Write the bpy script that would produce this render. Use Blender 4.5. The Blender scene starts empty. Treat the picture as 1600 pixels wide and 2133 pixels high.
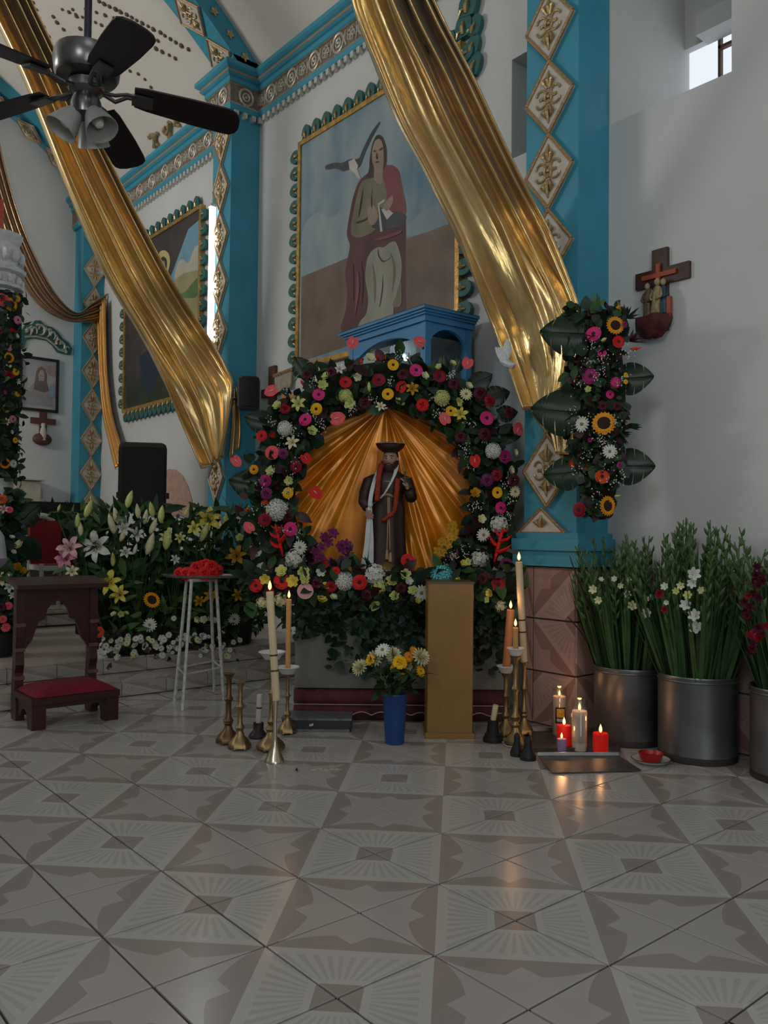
import bpy, math, random
from mathutils import Vector, Matrix, Quaternion
import numpy as np

SC = bpy.context.scene
COL = SC.collection
R = random.Random(7)
pi, cos, sin = math.pi, math.cos, math.sin

# ------------------------------------------------------------------ camera
CF, PITCH, ROLL, YAW = 1731.95, 0.0274656, 0.01067197, -0.874067846
CAM = Vector((2.32443, -0.92871, 1.14272))
FW = Vector((sin(YAW) * cos(PITCH), cos(YAW) * cos(PITCH), sin(PITCH)))
RT0 = Vector((cos(YAW), -sin(YAW), 0))
UP0 = RT0.cross(FW)
RT = cos(ROLL) * RT0 + sin(ROLL) * UP0
UP = -sin(ROLL) * RT0 + cos(ROLL) * UP0
cd = bpy.data.cameras.new('camera')
cam = bpy.data.objects.new('camera', cd)
COL.objects.link(cam)
cd.sensor_fit = 'HORIZONTAL'
cd.sensor_width = 36.0
cd.lens = 36.0 * CF / 1600.0
cd.clip_start = 0.05
cam.matrix_world = Matrix(((RT.x, UP.x, -FW.x, CAM.x), (RT.y, UP.y, -FW.y, CAM.y), (RT.z, UP.z, -FW.z, CAM.z), (0, 0, 0, 1)))
SC.camera = cam
SC.view_settings.view_transform = 'Standard'
SC.view_settings.look = 'None'
SC.view_settings.gamma = 1.0
SC.view_settings.use_curve_mapping = False
SC.view_settings.exposure = 0.0

SC.cycles.max_bounces = 8
SC.cycles.diffuse_bounces = 3
SC.cycles.glossy_bounces = 3
SC.cycles.transmission_bounces = 4
SC.cycles.caustics_reflective = False
SC.cycles.caustics_refractive = False

# ------------------------------------------------------------------ world, daylight
W = bpy.data.worlds.new('overcast_sky')
SC.world = W
W.use_nodes = True
bg = W.node_tree.nodes['Background']
bg.inputs['Color'].default_value = (0.86, 0.93, 1.0, 1)
bg.inputs['Strength'].default_value = 1.1


def area(name, loc, aim, sx, sy, power, color):
    l = bpy.data.lights.new(name, 'AREA')
    l.shape = 'RECTANGLE'
    l.size, l.size_y = sx, sy
    l.energy = power
    l.color = color
    o = bpy.data.objects.new(name, l)
    COL.objects.link(o)
    o.location = loc
    o.rotation_euler = (Vector(aim) - Vector(loc)).to_track_quat('-Z', 'Y').to_euler()
    return o


# area lights for assumed openings, none built: a door behind the camera and windows
area('assumed_door_daylight', (6.05, -1.4, 2.6), (-2, 1.0, 4.0), 2.4, 3.6, 105, (0.94, 0.98, 1.0))
area('added_overhead_fill', (3.4, -0.9, 7.2), (3.2, -0.7, 0), 2.0, 2.0, 25, (0.97, 0.99, 1.0))  # added overhead light to brighten the near floor; no lantern opening is built
area('assumed_window_daylight_nave', (3.3, -4.45, 4.3), (0.2, 3.0, 4.0), 1.8, 1.7, 92, (0.93, 0.97, 1.0))
area('assumed_window_daylight_chancel', (-6.6, -4.45, 4.5), (-6.6, 2.0, 9.0), 1.6, 1.8, 275, (1.0, 0.965, 0.92))


# pixel -> point: on a depth, a floor height, or one of the two wall directions
def ray(x, y):
    return FW + RT * ((x - 800) / CF) - UP * ((y - 1066.5) / CF)


def D(x, y, d):
    return CAM + ray(x, y) * d


def onZ(x, y, z):
    r = ray(x, y)
    return CAM + r * ((z - CAM.z) / r.z)


def onY(x, y, c):
    r = ray(x, y)
    return CAM + r * ((c - CAM.y) / r.y)


def onX(x, y, c):
    r = ray(x, y)
    return CAM + r * ((c - CAM.x) / r.x)


# ------------------------------------------------------------------ materials
MATS = {}


def M(name, col, rough=0.6, metal=0.0, var=0.12, scale=18.0, bump=0.0, bscale=60.0, spec=0.4, col2=None, trans=0.0, sheen=0.0, coat=0.0, stretch=None, emis=None, estr=0.0, sss=0.0):
    if name in MATS:
        return MATS[name]
    m = bpy.data.materials.new(name)
    m.use_nodes = True
    nt = m.node_tree
    b = nt.nodes['Principled BSDF']
    b.inputs['Roughness'].default_value = rough
    b.inputs['Metallic'].default_value = metal
    b.inputs['Specular IOR Level'].default_value = spec
    if trans:
        b.inputs['Transmission Weight'].default_value = trans
    if sheen:
        b.inputs['Sheen Weight'].default_value = sheen
    if coat:
        b.inputs['Coat Weight'].default_value = coat
        b.inputs['Coat Roughness'].default_value = 0.12
    if sss:
        b.inputs['Subsurface Weight'].default_value = sss
        b.inputs['Subsurface Radius'].default_value = (1.0, .42, .16)
        b.inputs['Subsurface Scale'].default_value = .035
    if emis:
        b.inputs['Emission Color'].default_value = (*emis, 1)
        b.inputs['Emission Strength'].default_value = estr
    tc = nt.nodes.new('ShaderNodeTexCoord')
    src = tc.outputs['Object']
    if stretch:
        mp = nt.nodes.new('ShaderNodeMapping')
        mp.inputs['Scale'].default_value = stretch
        nt.links.new(src, mp.inputs['Vector'])
        src = mp.outputs['Vector']
    n = nt.nodes.new('ShaderNodeTexNoise')
    n.inputs['Scale'].default_value = scale
    n.inputs['Detail'].default_value = 3
    nt.links.new(src, n.inputs['Vector'])
    mx = nt.nodes.new('ShaderNodeMix')
    mx.data_type = 'RGBA'
    a = tuple(c * (1 - var) for c in col)
    bb = col2 if col2 else tuple(min(1, c * (1 + var)) for c in col)
    mx.inputs[6].default_value = (*a, 1)
    mx.inputs[7].default_value = (*bb, 1)
    rp = nt.nodes.new('ShaderNodeMapRange')
    rp.inputs[1].default_value = 0.3
    rp.inputs[2].default_value = 0.7
    nt.links.new(n.outputs['Fac'], rp.inputs[0])
    nt.links.new(rp.outputs[0], mx.inputs[0])
    nt.links.new(mx.outputs[2], b.inputs['Base Color'])
    if bump:
        n2 = nt.nodes.new('ShaderNodeTexNoise')
        n2.inputs['Scale'].default_value = bscale
        n2.inputs['Detail'].default_value = 4
        nt.links.new(src, n2.inputs['Vector'])
        bp = nt.nodes.new('ShaderNodeBump')
        bp.inputs['Strength'].default_value = bump
        bp.inputs['Distance'].default_value = 0.01
        nt.links.new(n2.outputs['Fac'], bp.inputs['Height'])
        nt.links.new(bp.outputs['Normal'], b.inputs['Normal'])
    m.diffuse_color = (*col, 1)
    MATS[name] = m
    return m


def emit(name, col, s):
    if name in MATS:
        return MATS[name]
    m = bpy.data.materials.new(name)
    m.use_nodes = True
    nt = m.node_tree
    nt.nodes.remove(nt.nodes['Principled BSDF'])
    e = nt.nodes.new('ShaderNodeEmission')
    e.inputs[0].default_value = (*col, 1)
    e.inputs[1].default_value = s
    nt.links.new(e.outputs[0], nt.nodes['Material Output'].inputs[0])
    MATS[name] = m
    return m


def glass(name, col=(1, 1, 1), mix=0.85, rough=0.05):
    """thin clear pane: mostly transparent with a glossy film"""
    if name in MATS:
        return MATS[name]
    m = bpy.data.materials.new(name)
    m.use_nodes = True
    nt = m.node_tree
    nt.nodes.remove(nt.nodes['Principled BSDF'])
    t = nt.nodes.new('ShaderNodeBsdfTransparent')
    t.inputs[0].default_value = (*col, 1)
    g = nt.nodes.new('ShaderNodeBsdfGlossy')
    g.inputs['Roughness'].default_value = rough
    mx = nt.nodes.new('ShaderNodeMixShader')
    mx.inputs[0].default_value = 1 - mix
    nt.links.new(t.outputs[0], mx.inputs[1])
    nt.links.new(g.outputs[0], mx.inputs[2])
    nt.links.new(mx.outputs[0], nt.nodes['Material Output'].inputs[0])
    MATS[name] = m
    return m


class NG:
    """tiny math-node writer"""

    def __init__(s, nt):
        s.nt = nt

    def m(s, op, a, b=None, c=None):
        n = s.nt.nodes.new('ShaderNodeMath')
        n.operation = op
        for i, v in enumerate((a, b, c)):
            if v is None:
                continue
            if isinstance(v, (int, float)):
                n.inputs[i].default_value = v
            else:
                s.nt.links.new(v, n.inputs[i])
        return n.outputs[0]

    def mix(s, f, a, b):
        n = s.nt.nodes.new('ShaderNodeMix')
        n.data_type = 'RGBA'
        for i, v in ((0, f), (6, a), (7, b)):
            if isinstance(v, tuple):
                n.inputs[i].default_value = (*v, 1)
            elif isinstance(v, (int, float)):
                n.inputs[i].default_value = v
            else:
                s.nt.links.new(v, n.inputs[i])
        return n.outputs[2]


def tile_mat(name, light, dark, star, rough=0.2, ray_dark=0.86):
    """printed ceramic tile: half a sunburst, half a star; UV 0..1 over one tile, sun at (0,0), star at (1,1)"""
    m = bpy.data.materials.new(name)
    m.use_nodes = True
    nt = m.node_tree
    b = nt.nodes['Principled BSDF']
    g = NG(nt)
    uv = nt.nodes.new('ShaderNodeUVMap')
    sp = nt.nodes.new('ShaderNodeSeparateXYZ')
    nt.links.new(uv.outputs[0], sp.inputs[0])
    x, y = sp.outputs[0], sp.outputs[1]
    r2 = 0.70710678
    # sun frame (pattern square has side 1.414, half .707)
    qx = g.m('MULTIPLY', g.m('ADD', x, y), r2)
    qy = g.m('ABSOLUTE', g.m('MULTIPLY', g.m('SUBTRACT', y, x), r2))
    mx = g.m('MAXIMUM', qx, qy)
    ang = g.m('ARCTAN2', y, x)
    rays = g.m('GREATER_THAN', g.m('SINE', g.m('MULTIPLY', ang, 38.0)), 0.1)
    inring = g.m('MULTIPLY', g.m('GREATER_THAN', mx, 0.25), g.m('LESS_THAN', mx, 0.61))
    rr = g.m('MULTIPLY', rays, inring)
    core = g.m('LESS_THAN', mx, 0.185)
    lray = tuple(c * ray_dark for c in light)
    suncol = g.mix(core, g.mix(rr, light, lray), dark)
    # star frame
    x1 = g.m('SUBTRACT', 1.0, x)
    y1 = g.m('SUBTRACT', 1.0, y)
    px = g.m('MULTIPLY', g.m('ADD', x1, y1), r2)
    py = g.m('ABSOLUTE', g.m('MULTIPLY', g.m('SUBTRACT', y1, x1), r2))
    # two-point stars: blunt points to the sides, thin curved ones along the joints
    dia = g.m('LESS_THAN', g.m('ADD', px, py), 0.60)
    a1 = g.m('POWER', g.m('MAXIMUM', x1, 0.0001), 0.62)
    a2 = g.m('POWER', g.m('MAXIMUM', y1, 0.0001), 0.62)
    ast = g.m('LESS_THAN', g.m('ADD', a1, a2), 0.98)
    stf = g.m('MAXIMUM', dia, ast)
    n0 = nt.nodes.new('ShaderNodeTexNoise')
    n0.inputs['Scale'].default_value = 2.2
    nt.links.new(uv.outputs[0], n0.inputs['Vector'])
    starcol = g.mix(stf, dark, g.mix(n0.outputs['Fac'], star, tuple(c * .9 for c in star)))
    half = g.m('GREATER_THAN', g.m('ADD', x, y), 1.0)
    colr = g.mix(half, suncol, starcol)
    # a fine mottling and scuffs
    tc = nt.nodes.new('ShaderNodeNewGeometry')
    nz = nt.nodes.new('ShaderNodeTexNoise')
    nz.inputs['Scale'].default_value = 1.7
    nz.inputs['Detail'].default_value = 6
    nt.links.new(tc.outputs['Position'], nz.inputs['Vector'])
    f = nt.nodes.new('ShaderNodeMapRange')
    f.inputs[1].default_value = 0.25
    f.inputs[2].default_value = 0.75
    f.inputs[3].default_value = 0.90
    f.inputs[4].default_value = 1.04
    nt.links.new(nz.outputs['Fac'], f.inputs[0])
    vm = nt.nodes.new('ShaderNodeVectorMath')
    vm.operation = 'SCALE'
    nt.links.new(colr, vm.inputs[0])
    nt.links.new(f.outputs[0], vm.inputs['Scale'])
    nt.links.new(vm.outputs[0], b.inputs['Base Color'])
    b.inputs['Roughness'].default_value = rough
    b.inputs['Specular IOR Level'].default_value = 0.42
    return m


# ------------------------------------------------------------------ objects
ORG = {}


def tag(o, label=None, cat=None, group=None, kind=None):
    if label:
        o['label'] = label
    if cat:
        o['category'] = cat
    if group:
        o['group'] = group
    if kind:
        o['kind'] = kind
    return o


def thing(name, loc, label, cat, group=None, kind=None):
    o = bpy.data.objects.new(name, None)
    COL.objects.link(o)
    o.location = loc
    o.empty_display_size = 0.05
    ORG[o.name] = Vector(loc)
    return tag(o, label, cat, group, kind)


class MB:
    """collects geometry in world coordinates; build() links it as one mesh object"""

    def __init__(s):
        s.v, s.f, s.mi, s.uv = [], [], [], {}
        s.cur = 0

    def add(s, vs, fs):
        o = len(s.v)
        s.v.extend([tuple(p) for p in vs])
        for f in fs:
            s.f.append(tuple(i + o for i in f))
            s.mi.append(s.cur)
        return s

    def mat(s, i):
        s.cur = i
        return s

    def box(s, lo, hi):
        x0, y0, z0 = lo
        x1, y1, z1 = hi
        return s.add([(x0, y0, z0), (x1, y0, z0), (x1, y1, z0), (x0, y1, z0), (x0, y0, z1), (x1, y0, z1), (x1, y1, z1), (x0, y1, z1)],
                     [(0, 3, 2, 1), (4, 5, 6, 7), (0, 1, 5, 4), (1, 2, 6, 5), (2, 3, 7, 6), (3, 0, 4, 7)])

    def obox(s, c, ax, ay, az, hx, hy, hz, bev=0.0):
        """oriented box; axes as vectors; bev chamfers the four long edges in x/y"""
        c, ax, ay, az = Vector(c), Vector(ax).normalized(), Vector(ay).normalized(), Vector(az).normalized()
        if bev:
            ring = [(hx - bev, -hy), (hx, -hy + bev), (hx, hy - bev), (hx - bev, hy), (-hx + bev, hy), (-hx, hy - bev), (-hx, -hy + bev), (-hx + bev, -hy)]
        else:
            ring = [(hx, -hy), (hx, hy), (-hx, hy), (-hx, -hy)]
        n = len(ring)
        vs = [c + ax * p[0] + ay * p[1] - az * hz for p in ring] + [c + ax * p[0] + ay * p[1] + az * hz for p in ring]
        fs = [(i, (i + 1) % n, n + (i + 1) % n, n + i) for i in range(n)] + [tuple(range(n))[::-1], tuple(range(n, 2 * n))]
        return s.add(vs, fs)

    def lathe(s, prof, c=(0, 0, 0), n=16, axis=None, wob=None, cap=True):
        """prof: (r, h) list from bottom to top"""
        c = Vector(c)
        q = Vector((0, 0, 1)).rotation_difference(Vector(axis)) if axis is not None else Quaternion()
        vs, fs = [], []
        for (r, h) in prof:
            for i in range(n):
                a = 2 * pi * i / n
                k = r * (wob(a, h) if wob else 1)
                vs.append(c + q @ Vector((k * cos(a), k * sin(a), h)))
        for j in range(len(prof) - 1):
            for i in range(n):
                fs.append((j * n + i, j * n + (i + 1) % n, (j + 1) * n + (i + 1) % n, (j + 1) * n + i))
        if cap and prof[0][0] > 1e-6:
            fs.append(tuple(range(n))[::-1])
        if cap and prof[-1][0] > 1e-6:
            fs.append(tuple(range((len(prof) - 1) * n, len(prof) * n)))
        return s.add(vs, fs)

    def tube(s, pts, r, n=8, cap=True, flat=1.0):
        pts = [Vector(p) for p in pts]
        rs = r if isinstance(r, (list, tuple)) else [r] * len(pts)
        vs, fs = [], []
        t0 = (pts[1] - pts[0]).normalized()
        ref = Vector((0, 0, 1)) if abs(t0.z) < 0.9 else Vector((1, 0, 0))
        a = t0.cross(ref).normalized()
        for k, p in enumerate(pts):
            t = (pts[min(k + 1, len(pts) - 1)] - pts[max(k - 1, 0)]).normalized()
            a = (a - t * a.dot(t)).normalized()
            b = t.cross(a)
            for i in range(n):
                w = 2 * pi * i / n
                vs.append(p + a * (cos(w) * rs[k]) + b * (sin(w) * rs[k] * flat))
        for k in range(len(pts) - 1):
            for i in range(n):
                fs.append((k * n + i, k * n + (i + 1) % n, (k + 1) * n + (i + 1) % n, (k + 1) * n + i))
        if cap:
            fs.append(tuple(range(n))[::-1])
            fs.append(tuple(range((len(pts) - 1) * n, len(pts) * n)))
        return s.add(vs, fs)

    def ball(s, c, r, n=8, m=6, sc=(1, 1, 1), q=None):
        c = Vector(c)
        vs, fs = [], []
        for j in range(m + 1):
            th = pi * j / m
            for i in range(n):
                a = 2 * pi * i / n
                p = Vector((r * sc[0] * sin(th) * cos(a), r * sc[1] * sin(th) * sin(a), r * sc[2] * cos(th)))
                vs.append(c + (q @ p if q else p))
        for j in range(m):
            for i in range(n):
                fs.append((j * n + i, (j + 1) * n + i, (j + 1) * n + (i + 1) % n, j * n + (i + 1) % n))
        return s.add(vs, fs)

    def prism(s, pts, d):
        """polygon (3D points, planar) extruded by vector d"""
        pts = [Vector(p) for p in pts]
        d = Vector(d)
        n = len(pts)
        vs = pts + [p + d for p in pts]
        fs = [tuple(range(n)), tuple(range(n, 2 * n))[::-1]] + [(i, n + i, n + (i + 1) % n, (i + 1) % n) for i in range(n)]
        return s.add(vs, fs)

    def grid(s, fn, nu, nv, close_u=False):
        vs = [fn(i / nu, j / nv) for j in range(nv + 1) for i in range(nu + (0 if close_u else 1))]
        w = nu if close_u else nu + 1
        fs = []
        for j in range(nv):
            for i in range(nu):
                i1 = (i + 1) % w if close_u else i + 1
                fs.append((j * w + i, j * w + i1, (j + 1) * w + i1, (j + 1) * w + i))
        return s.add(vs, fs)

    def mesh(s, name, mats, org=(0, 0, 0), smooth=True):
        me = bpy.data.meshes.new(name)
        ox, oy, oz = org
        me.from_pydata([(x - ox, y - oy, z - oz) for x, y, z in s.v], [], s.f)
        if not isinstance(mats, (list, tuple)):
            mats = [mats]
        for m in mats:
            me.materials.append(m)
        if len(mats) > 1:
            me.polygons.foreach_set('material_index', s.mi)
        if smooth:
            try:
                me.shade_auto_smooth if False else None
                me.polygons.foreach_set('use_smooth', [True] * len(me.polygons))
                if smooth != 'full':
                    me.set_sharp_from_angle(angle=math.radians(38))
            except Exception:
                pass
        me.update()
        return me

    def build(s, name, mats, parent=None, org=None, smooth=True):
        if parent is not None:
            po = ORG[parent.name]
        else:
            po = Vector((0, 0, 0))
        og = Vector(org) if org is not None else (po if parent is not None else Vector((0, 0, 0)))
        me = s.mesh(name, mats, og, smooth)
        o = bpy.data.objects.new(name, me)
        COL.objects.link(o)
        if parent is not None:
            o.parent = parent
            o.location = og - po
        else:
            o.location = og
        ORG[o.name] = og
        return o


def inst(me, name, parent, loc, rot=None, scale=1.0):
    """another object on shared mesh data; loc in world coordinates"""
    o = bpy.data.objects.new(name, me)
    COL.objects.link(o)
    loc = Vector(loc)
    o.rotation_mode = 'QUATERNION'
    if rot is not None:
        o.rotation_quaternion = rot
    o.scale = (scale,) * 3 if isinstance(scale, (int, float)) else scale
    if parent is not None:
        o.parent = parent
        o.location = loc - ORG[parent.name]
    else:
        o.location = loc
    ORG[o.name] = loc
    return o


def sub(me, name, par):
    """a sub-part that shares its parent's transform"""
    o = bpy.data.objects.new(name, me)
    COL.objects.link(o)
    o.parent = par
    ORG[o.name] = ORG[par.name]
    return o


def aim(n, spin=0.0):
    return Vector(n).normalized().to_track_quat('Z', 'Y') @ Quaternion((0, 0, 1), spin)


def hexc(h, k=1.0):
    """sRGB hex -> linear"""
    h = h.lstrip('#')
    out = []
    for i in (0, 2, 4):
        c = int(h[i:i + 2], 16) / 255
        c = c / 12.92 if c <= 0.04045 else ((c + 0.055) / 1.055) ** 2.4
        out.append(c * k)
    return tuple(out)
# ------------------------------------------------------------------ the room
YW, YP = 3.39, 3.08          # main wall face, pilaster face
XB, XF, YL = 6.2, -9.2, -4.6  # back wall, far wall, opposite wall
VC, VR = (-0.6, 2.1), 5.46   # vault axis (y, z) and radius
T = 0.33                      # floor tile

m_wall = M('white_plaster', (0.60, 0.61, 0.60), 0.85, var=0.05, scale=1.3, bump=0.12, bscale=14)
m_vault = M('cream_vault_plaster', (0.66, 0.62, 0.56), 0.85, var=0.05, scale=1.0, bump=0.1, bscale=10)
m_teal = M('teal_paint', hexc('3f95ae', 0.97), 0.55, var=0.10, scale=3.0, bump=0.05, bscale=30)
m_teal2 = M('green_teal_paint', hexc('38756f', 0.7), 0.55, var=0.2, scale=20)
m_cream = M('cream_stucco', (0.56, 0.50, 0.43), 0.7, var=0.12, scale=20, bump=0.15, bscale=80)
m_gilt = M('gilt_paint', (0.46, 0.33, 0.16), 0.34, metal=0.65, var=0.35, scale=45, bump=0.3, bscale=90)
m_rope = M('gilt_rope', (0.42, 0.27, 0.13), 0.4, metal=0.55, var=0.3, scale=60, bump=0.4, bscale=140)
m_orange_line = M('orange_line_paint', (0.62, 0.20, 0.03), 0.6)
m_grout = M('dark_grout', (0.055, 0.045, 0.04), 0.9, var=0.2)
m_floor = tile_mat('floor_tile_print', (0.49, 0.485, 0.462), (0.325, 0.288, 0.268), (0.455, 0.43, 0.408), rough=0.20)
m_dado = tile_mat('pink_wall_tile_print', (0.47, 0.32, 0.27), (0.30, 0.18, 0.15), (0.44, 0.29, 0.24), rough=0.25)
m_step = tile_mat('step_tile_print', (0.44, 0.41, 0.37), (0.32, 0.27, 0.24), (0.40, 0.36, 0.32), rough=0.25)
m_streak = M('streaky_platform_tile', (0.42, 0.36, 0.30), 0.3, var=0.18, scale=3.0, stretch=(2.0, 14.0, 1.0))


def structure(o):
    o['kind'] = 'structure'
    return o


def tile_mesh(name, mat, w=T, h=T, th=0.012, gap=0.0040, vertical=False):
    """one tile, centred, top face up (or facing -Y when vertical); UV over the tile"""
    a, b = w / 2 - gap, h / 2 - gap
    mb = MB()
    e = 0.001
    mb.add([(-a, -b, -th), (a, -b, -th), (a, b, -th), (-a, b, -th), (-a, -b, -e), (a, -b, -e), (a, b, -e), (-a, b, -e), (-a + e, -b + e, 0), (a - e, -b + e, 0), (a - e, b - e, 0), (-a + e, b - e, 0)],
           [(8, 9, 10, 11), (4, 5, 9, 8), (5, 6, 10, 9), (6, 7, 11, 10), (7, 4, 8, 11), (0, 1, 5, 4), (1, 2, 6, 5), (2, 3, 7, 6), (3, 0, 4, 7)])
    me = mb.mesh(name, mat, smooth=False)
    uvl = me.uv_layers.new(name='UVMap')
    for l in me.loops:
        co = me.vertices[l.vertex_index].co
        uvl.data[l.index].uv = (co.x / w + 0.5, co.y / h + 0.5)
    if vertical:
        me.transform(Matrix.Rotation(pi / 2, 4, 'X'))
    return me


def sun_turn(m, n):
    """quarter turns that bring the sunburst corner of cell (m, n) to its place in the repeat"""
    if (m + n) % 2 == 0:
        return 3 if m % 2 == 0 else 1       # sun at upper-left or lower-right
    return 0 if m % 2 == 0 else 2           # lower-left or upper-right


# floor: grout bed, then every tile one object
fl = MB().box((-3.28, YL, -0.12), (XB, YW, -0.006))
floor = structure(fl.build('floor', m_grout, smooth=False))
tm = tile_mesh('floor_tile', m_floor)
cells = []
for m_ in range(-10, 19):
    for n_ in range(-14, 11):
        x0, y0 = m_ * T, n_ * T
        if x0 < -3.28 - T * 0.99 or x0 + T > XB or y0 < YL or y0 + T > YW + T * .99:
            continue
        c = Vector((x0 + T / 2, y0 + T / 2, 0))
        d = c - CAM
        z = d.dot(FW)
        seen = z > 0.3 and abs(d.dot(RT) / z) < 0.52 and d.dot(UP) / z > -0.70
        cells.append((0 if seen else 1, d.length, m_, n_, c))
cells.sort(key=lambda c: c[:4])
rest = []
k = 0
for s_, dd, m_, n_, c in cells:
    clipped = c.x - T / 2 < -3.285 or c.y + T / 2 > YW
    q = Quaternion((0, 0, 1), sun_turn(m_, n_) * pi / 2)
    if not s_ and k < 300 and not clipped:
        inst(tm, 'floor_tile', floor, c + Vector((R.uniform(-.0006, .0006), R.uniform(-.0006, .0006), R.uniform(-.0007, 0.0))), q)
        k += 1
    else:
        rest.append((c, q))
mb = MB()
uvs = []
for c, q in rest:
    a = T / 2 - 0.0035
    cor = [Vector((-a, -a, 0)), Vector((a, -a, 0)), Vector((a, a, 0)), Vector((-a, a, 0))]
    ps = [q @ p + c for p in cor]
    ps = [Vector((max(p.x, -3.28), min(p.y, YW), -0.0005)) for p in ps]
    if abs((ps[1] - ps[0]).cross(ps[3] - ps[0]).z) < 1e-5:
        continue
    mb.add(ps, [(0, 1, 2, 3)])
    loc = [q.inverted() @ (p - c) for p in ps]
    uvs += [(p.x / T + .5, p.y / T + .5) for p in loc]
far_tiles = mb.build('floor_tiles_beyond', m_floor, floor, smooth=False)
far_tiles['kind'] = 'stuff'
ul = far_tiles.data.uv_layers.new(name='UVMap')
for l in far_tiles.data.loops:
    ul.data[l.index].uv = uvs[l.index]

# chancel steps
st = MB().box((-3.62, YL, -0.12), (-3.286, YW, 0.098)).box((-5.9, YL, -0.12), (-3.626, YW, 0.208)).box((XF, YL, -0.12), (-5.906, YW, 0.348))
steps = structure(st.build('floor_platform', m_grout, smooth=False))
MB().box((XF, YL, .345), (-5.906, YW, .350)).box((-5.9, YL, .205), (-3.626, -.25, .2185)).build('platform_slab', m_streak, steps, smooth=False)
rise = tile_mesh('riser_tile', m_step, T, 0.098, vertical=True, gap=0.002)
tread = tile_mesh('tread_tile', m_step, 0.33, T)
plat = tile_mesh('platform_tile', m_streak, T, T)
for n_ in range(-3, 11):
    y = n_ * T - 0.08
    qx = Quaternion((0, 0, 1), pi / 2)
    inst(rise, 'riser_tile', steps, (-3.274, y, 0.052), qx)
    inst(rise, 'riser_tile', steps, (-3.614, y, 0.160), qx)
    inst(tread, 'tread_tile', steps, (-3.45, y, 0.110), Quaternion((0, 0, 1), (n_ % 2) * pi))
    for m_ in range(7):
        if n_ >= 0:
            inst(plat, 'platform_tile', steps, (-3.79 - m_ * T, y, 0.220))
    if n_ >= 0:
        inst(rise, 'riser_tile', steps, (-5.894, y, 0.285), qx)

# main wall with a deep window niche and a shallow slit niche beside the pilaster
ZT = 5.95
wb = MB()


def wblock(x0, x1, z0, z1, y0=YW, y1=YW + 0.92):
    wb.box((x0, y0, -.3 if z0 == 0 else z0), (x1, y1, z1))


N1 = (-0.69, 0.09, 3.70, 5.15)
N2 = (-1.50, -0.80, 3.76, 4.46)
wblock(XF - .4, N2[0], 0, ZT)
wblock(N2[0], N2[1], 0, N2[2])
wblock(N2[0], N2[1], N2[3], ZT)
wblock(N2[0], N2[1], N2[2], N2[3], YW + 0.22)
wblock(N2[1], N1[0], 0, ZT)
wblock(N1[0], N1[1], 0, N1[2])
wblock(N1[0], N1[1], N1[3], ZT)
wblock(N1[1], XB + .3, 0, ZT)
# rear of the deep niche: outer wall skin with the daylight opening
wb.box((N1[0], YW + .86, 4.50), (N1[1], YW + .92, N1[3]))
wb.box((N1[0] + .17, YW + .70, 4.46), (N1[1], YW + .86, 4.60))
wall_right = structure(wb.build('wall_right', m_wall, smooth=False))
gp = MB().box((N1[0], YW + .88, 3.70), (N1[1], YW + .885, 4.50))
w1 = structure(gp.build('window_1', glass('window_glass', mix=0.93), smooth=False))
fr = MB()
fr.box((N1[0] + .24, YW + .86, 3.70), (N1[0] + .258, YW + .895, 4.50)).box((N1[0] + .24, YW + .86, 4.40), (N1[1], YW + .895, 4.42))
fr.build('window_frame', M('brown_window_frame', (0.10, 0.05, 0.035), 0.6), w1)

fb = MB().box((XF - .4, YL - .4, -.3), (XF, YW, 9.0))
wall_far = structure(fb.build('wall_far', m_wall, smooth=False))
structure(MB().box((XF, YL - .4, -.3), (XB, YL, 5.9)).build('wall_left', m_wall, smooth=False))
structure(MB().box((XB, YL - .4, -.3), (XB + .3, YW, 9.0)).build('wall_back', m_wall, smooth=False))


def vault_pt(a, x, r=VR):
    return Vector((x, VC[0] + r * cos(a), VC[1] + r * sin(a)))


A0 = math.acos((YW + 0.02 - VC[0]) / VR)
vb = MB().grid(lambda u, v: vault_pt(A0 + (pi - 2 * A0) * u, XF + (XB - XF) * v), 48, 2)
vb.grid(lambda u, v: vault_pt(A0 + (pi - 2 * A0) * u, XF + (XB - XF) * v, VR + .25), 48, 2)
ceiling = structure(vb.build('ceiling', m_vault, smooth='full'))


def onVault(x, y, r=VR - 0.008):
    d = ray(x, y)
    oy, oz = CAM.y - VC[0], CAM.z - VC[1]
    a = d.y ** 2 + d.z ** 2
    b = 2 * (oy * d.y + oz * d.z)
    c = oy * oy + oz * oz - r * r
    t = (-b + math.sqrt(b * b - 4 * a * c)) / (2 * a)
    return CAM + d * t


# plaster bosses in dotted lines over the chancel vault
m_boss = M('dark_gilt_boss', (0.14, 0.10, 0.06), 0.45, metal=0.4)
bm_ = MB().ball((0, 0, 0), 0.035, 7, 4, (1, 1, .6)).mesh('plaster_boss', m_boss)
rows = [((205, 3), (425, 125), 20), ((130, 20), (420, 150), 22), ((66, 5), (108, 98), 6), ((110, 35), (152, 100), 5), ((152, 20), (168, 60), 3),
        ((330, 190), (432, 146), 9), ((272, 148), (316, 182), 4), ((205, 300), (228, 348), 4), ((266, 262), (288, 222), 4), ((30, 30), (86, 150), 7), ((180, 20), (330, 85), 9)]
for a, b, n in rows:
    for i in range(n):
        f = i / (n - 1)
        p = onVault(a[0] + (b[0] - a[0]) * f + R.uniform(-2, 2), a[1] + (b[1] - a[1]) * f + sin(f * pi) * -6)
        if p.y > 3.0 or p.x > -5.25:
            continue
        nn = Vector((0, VC[0] - p.y, VC[1] - p.z))
        inst(bm_, 'plaster_boss', ceiling, p, aim(nn), R.uniform(.55, .85))
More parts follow.
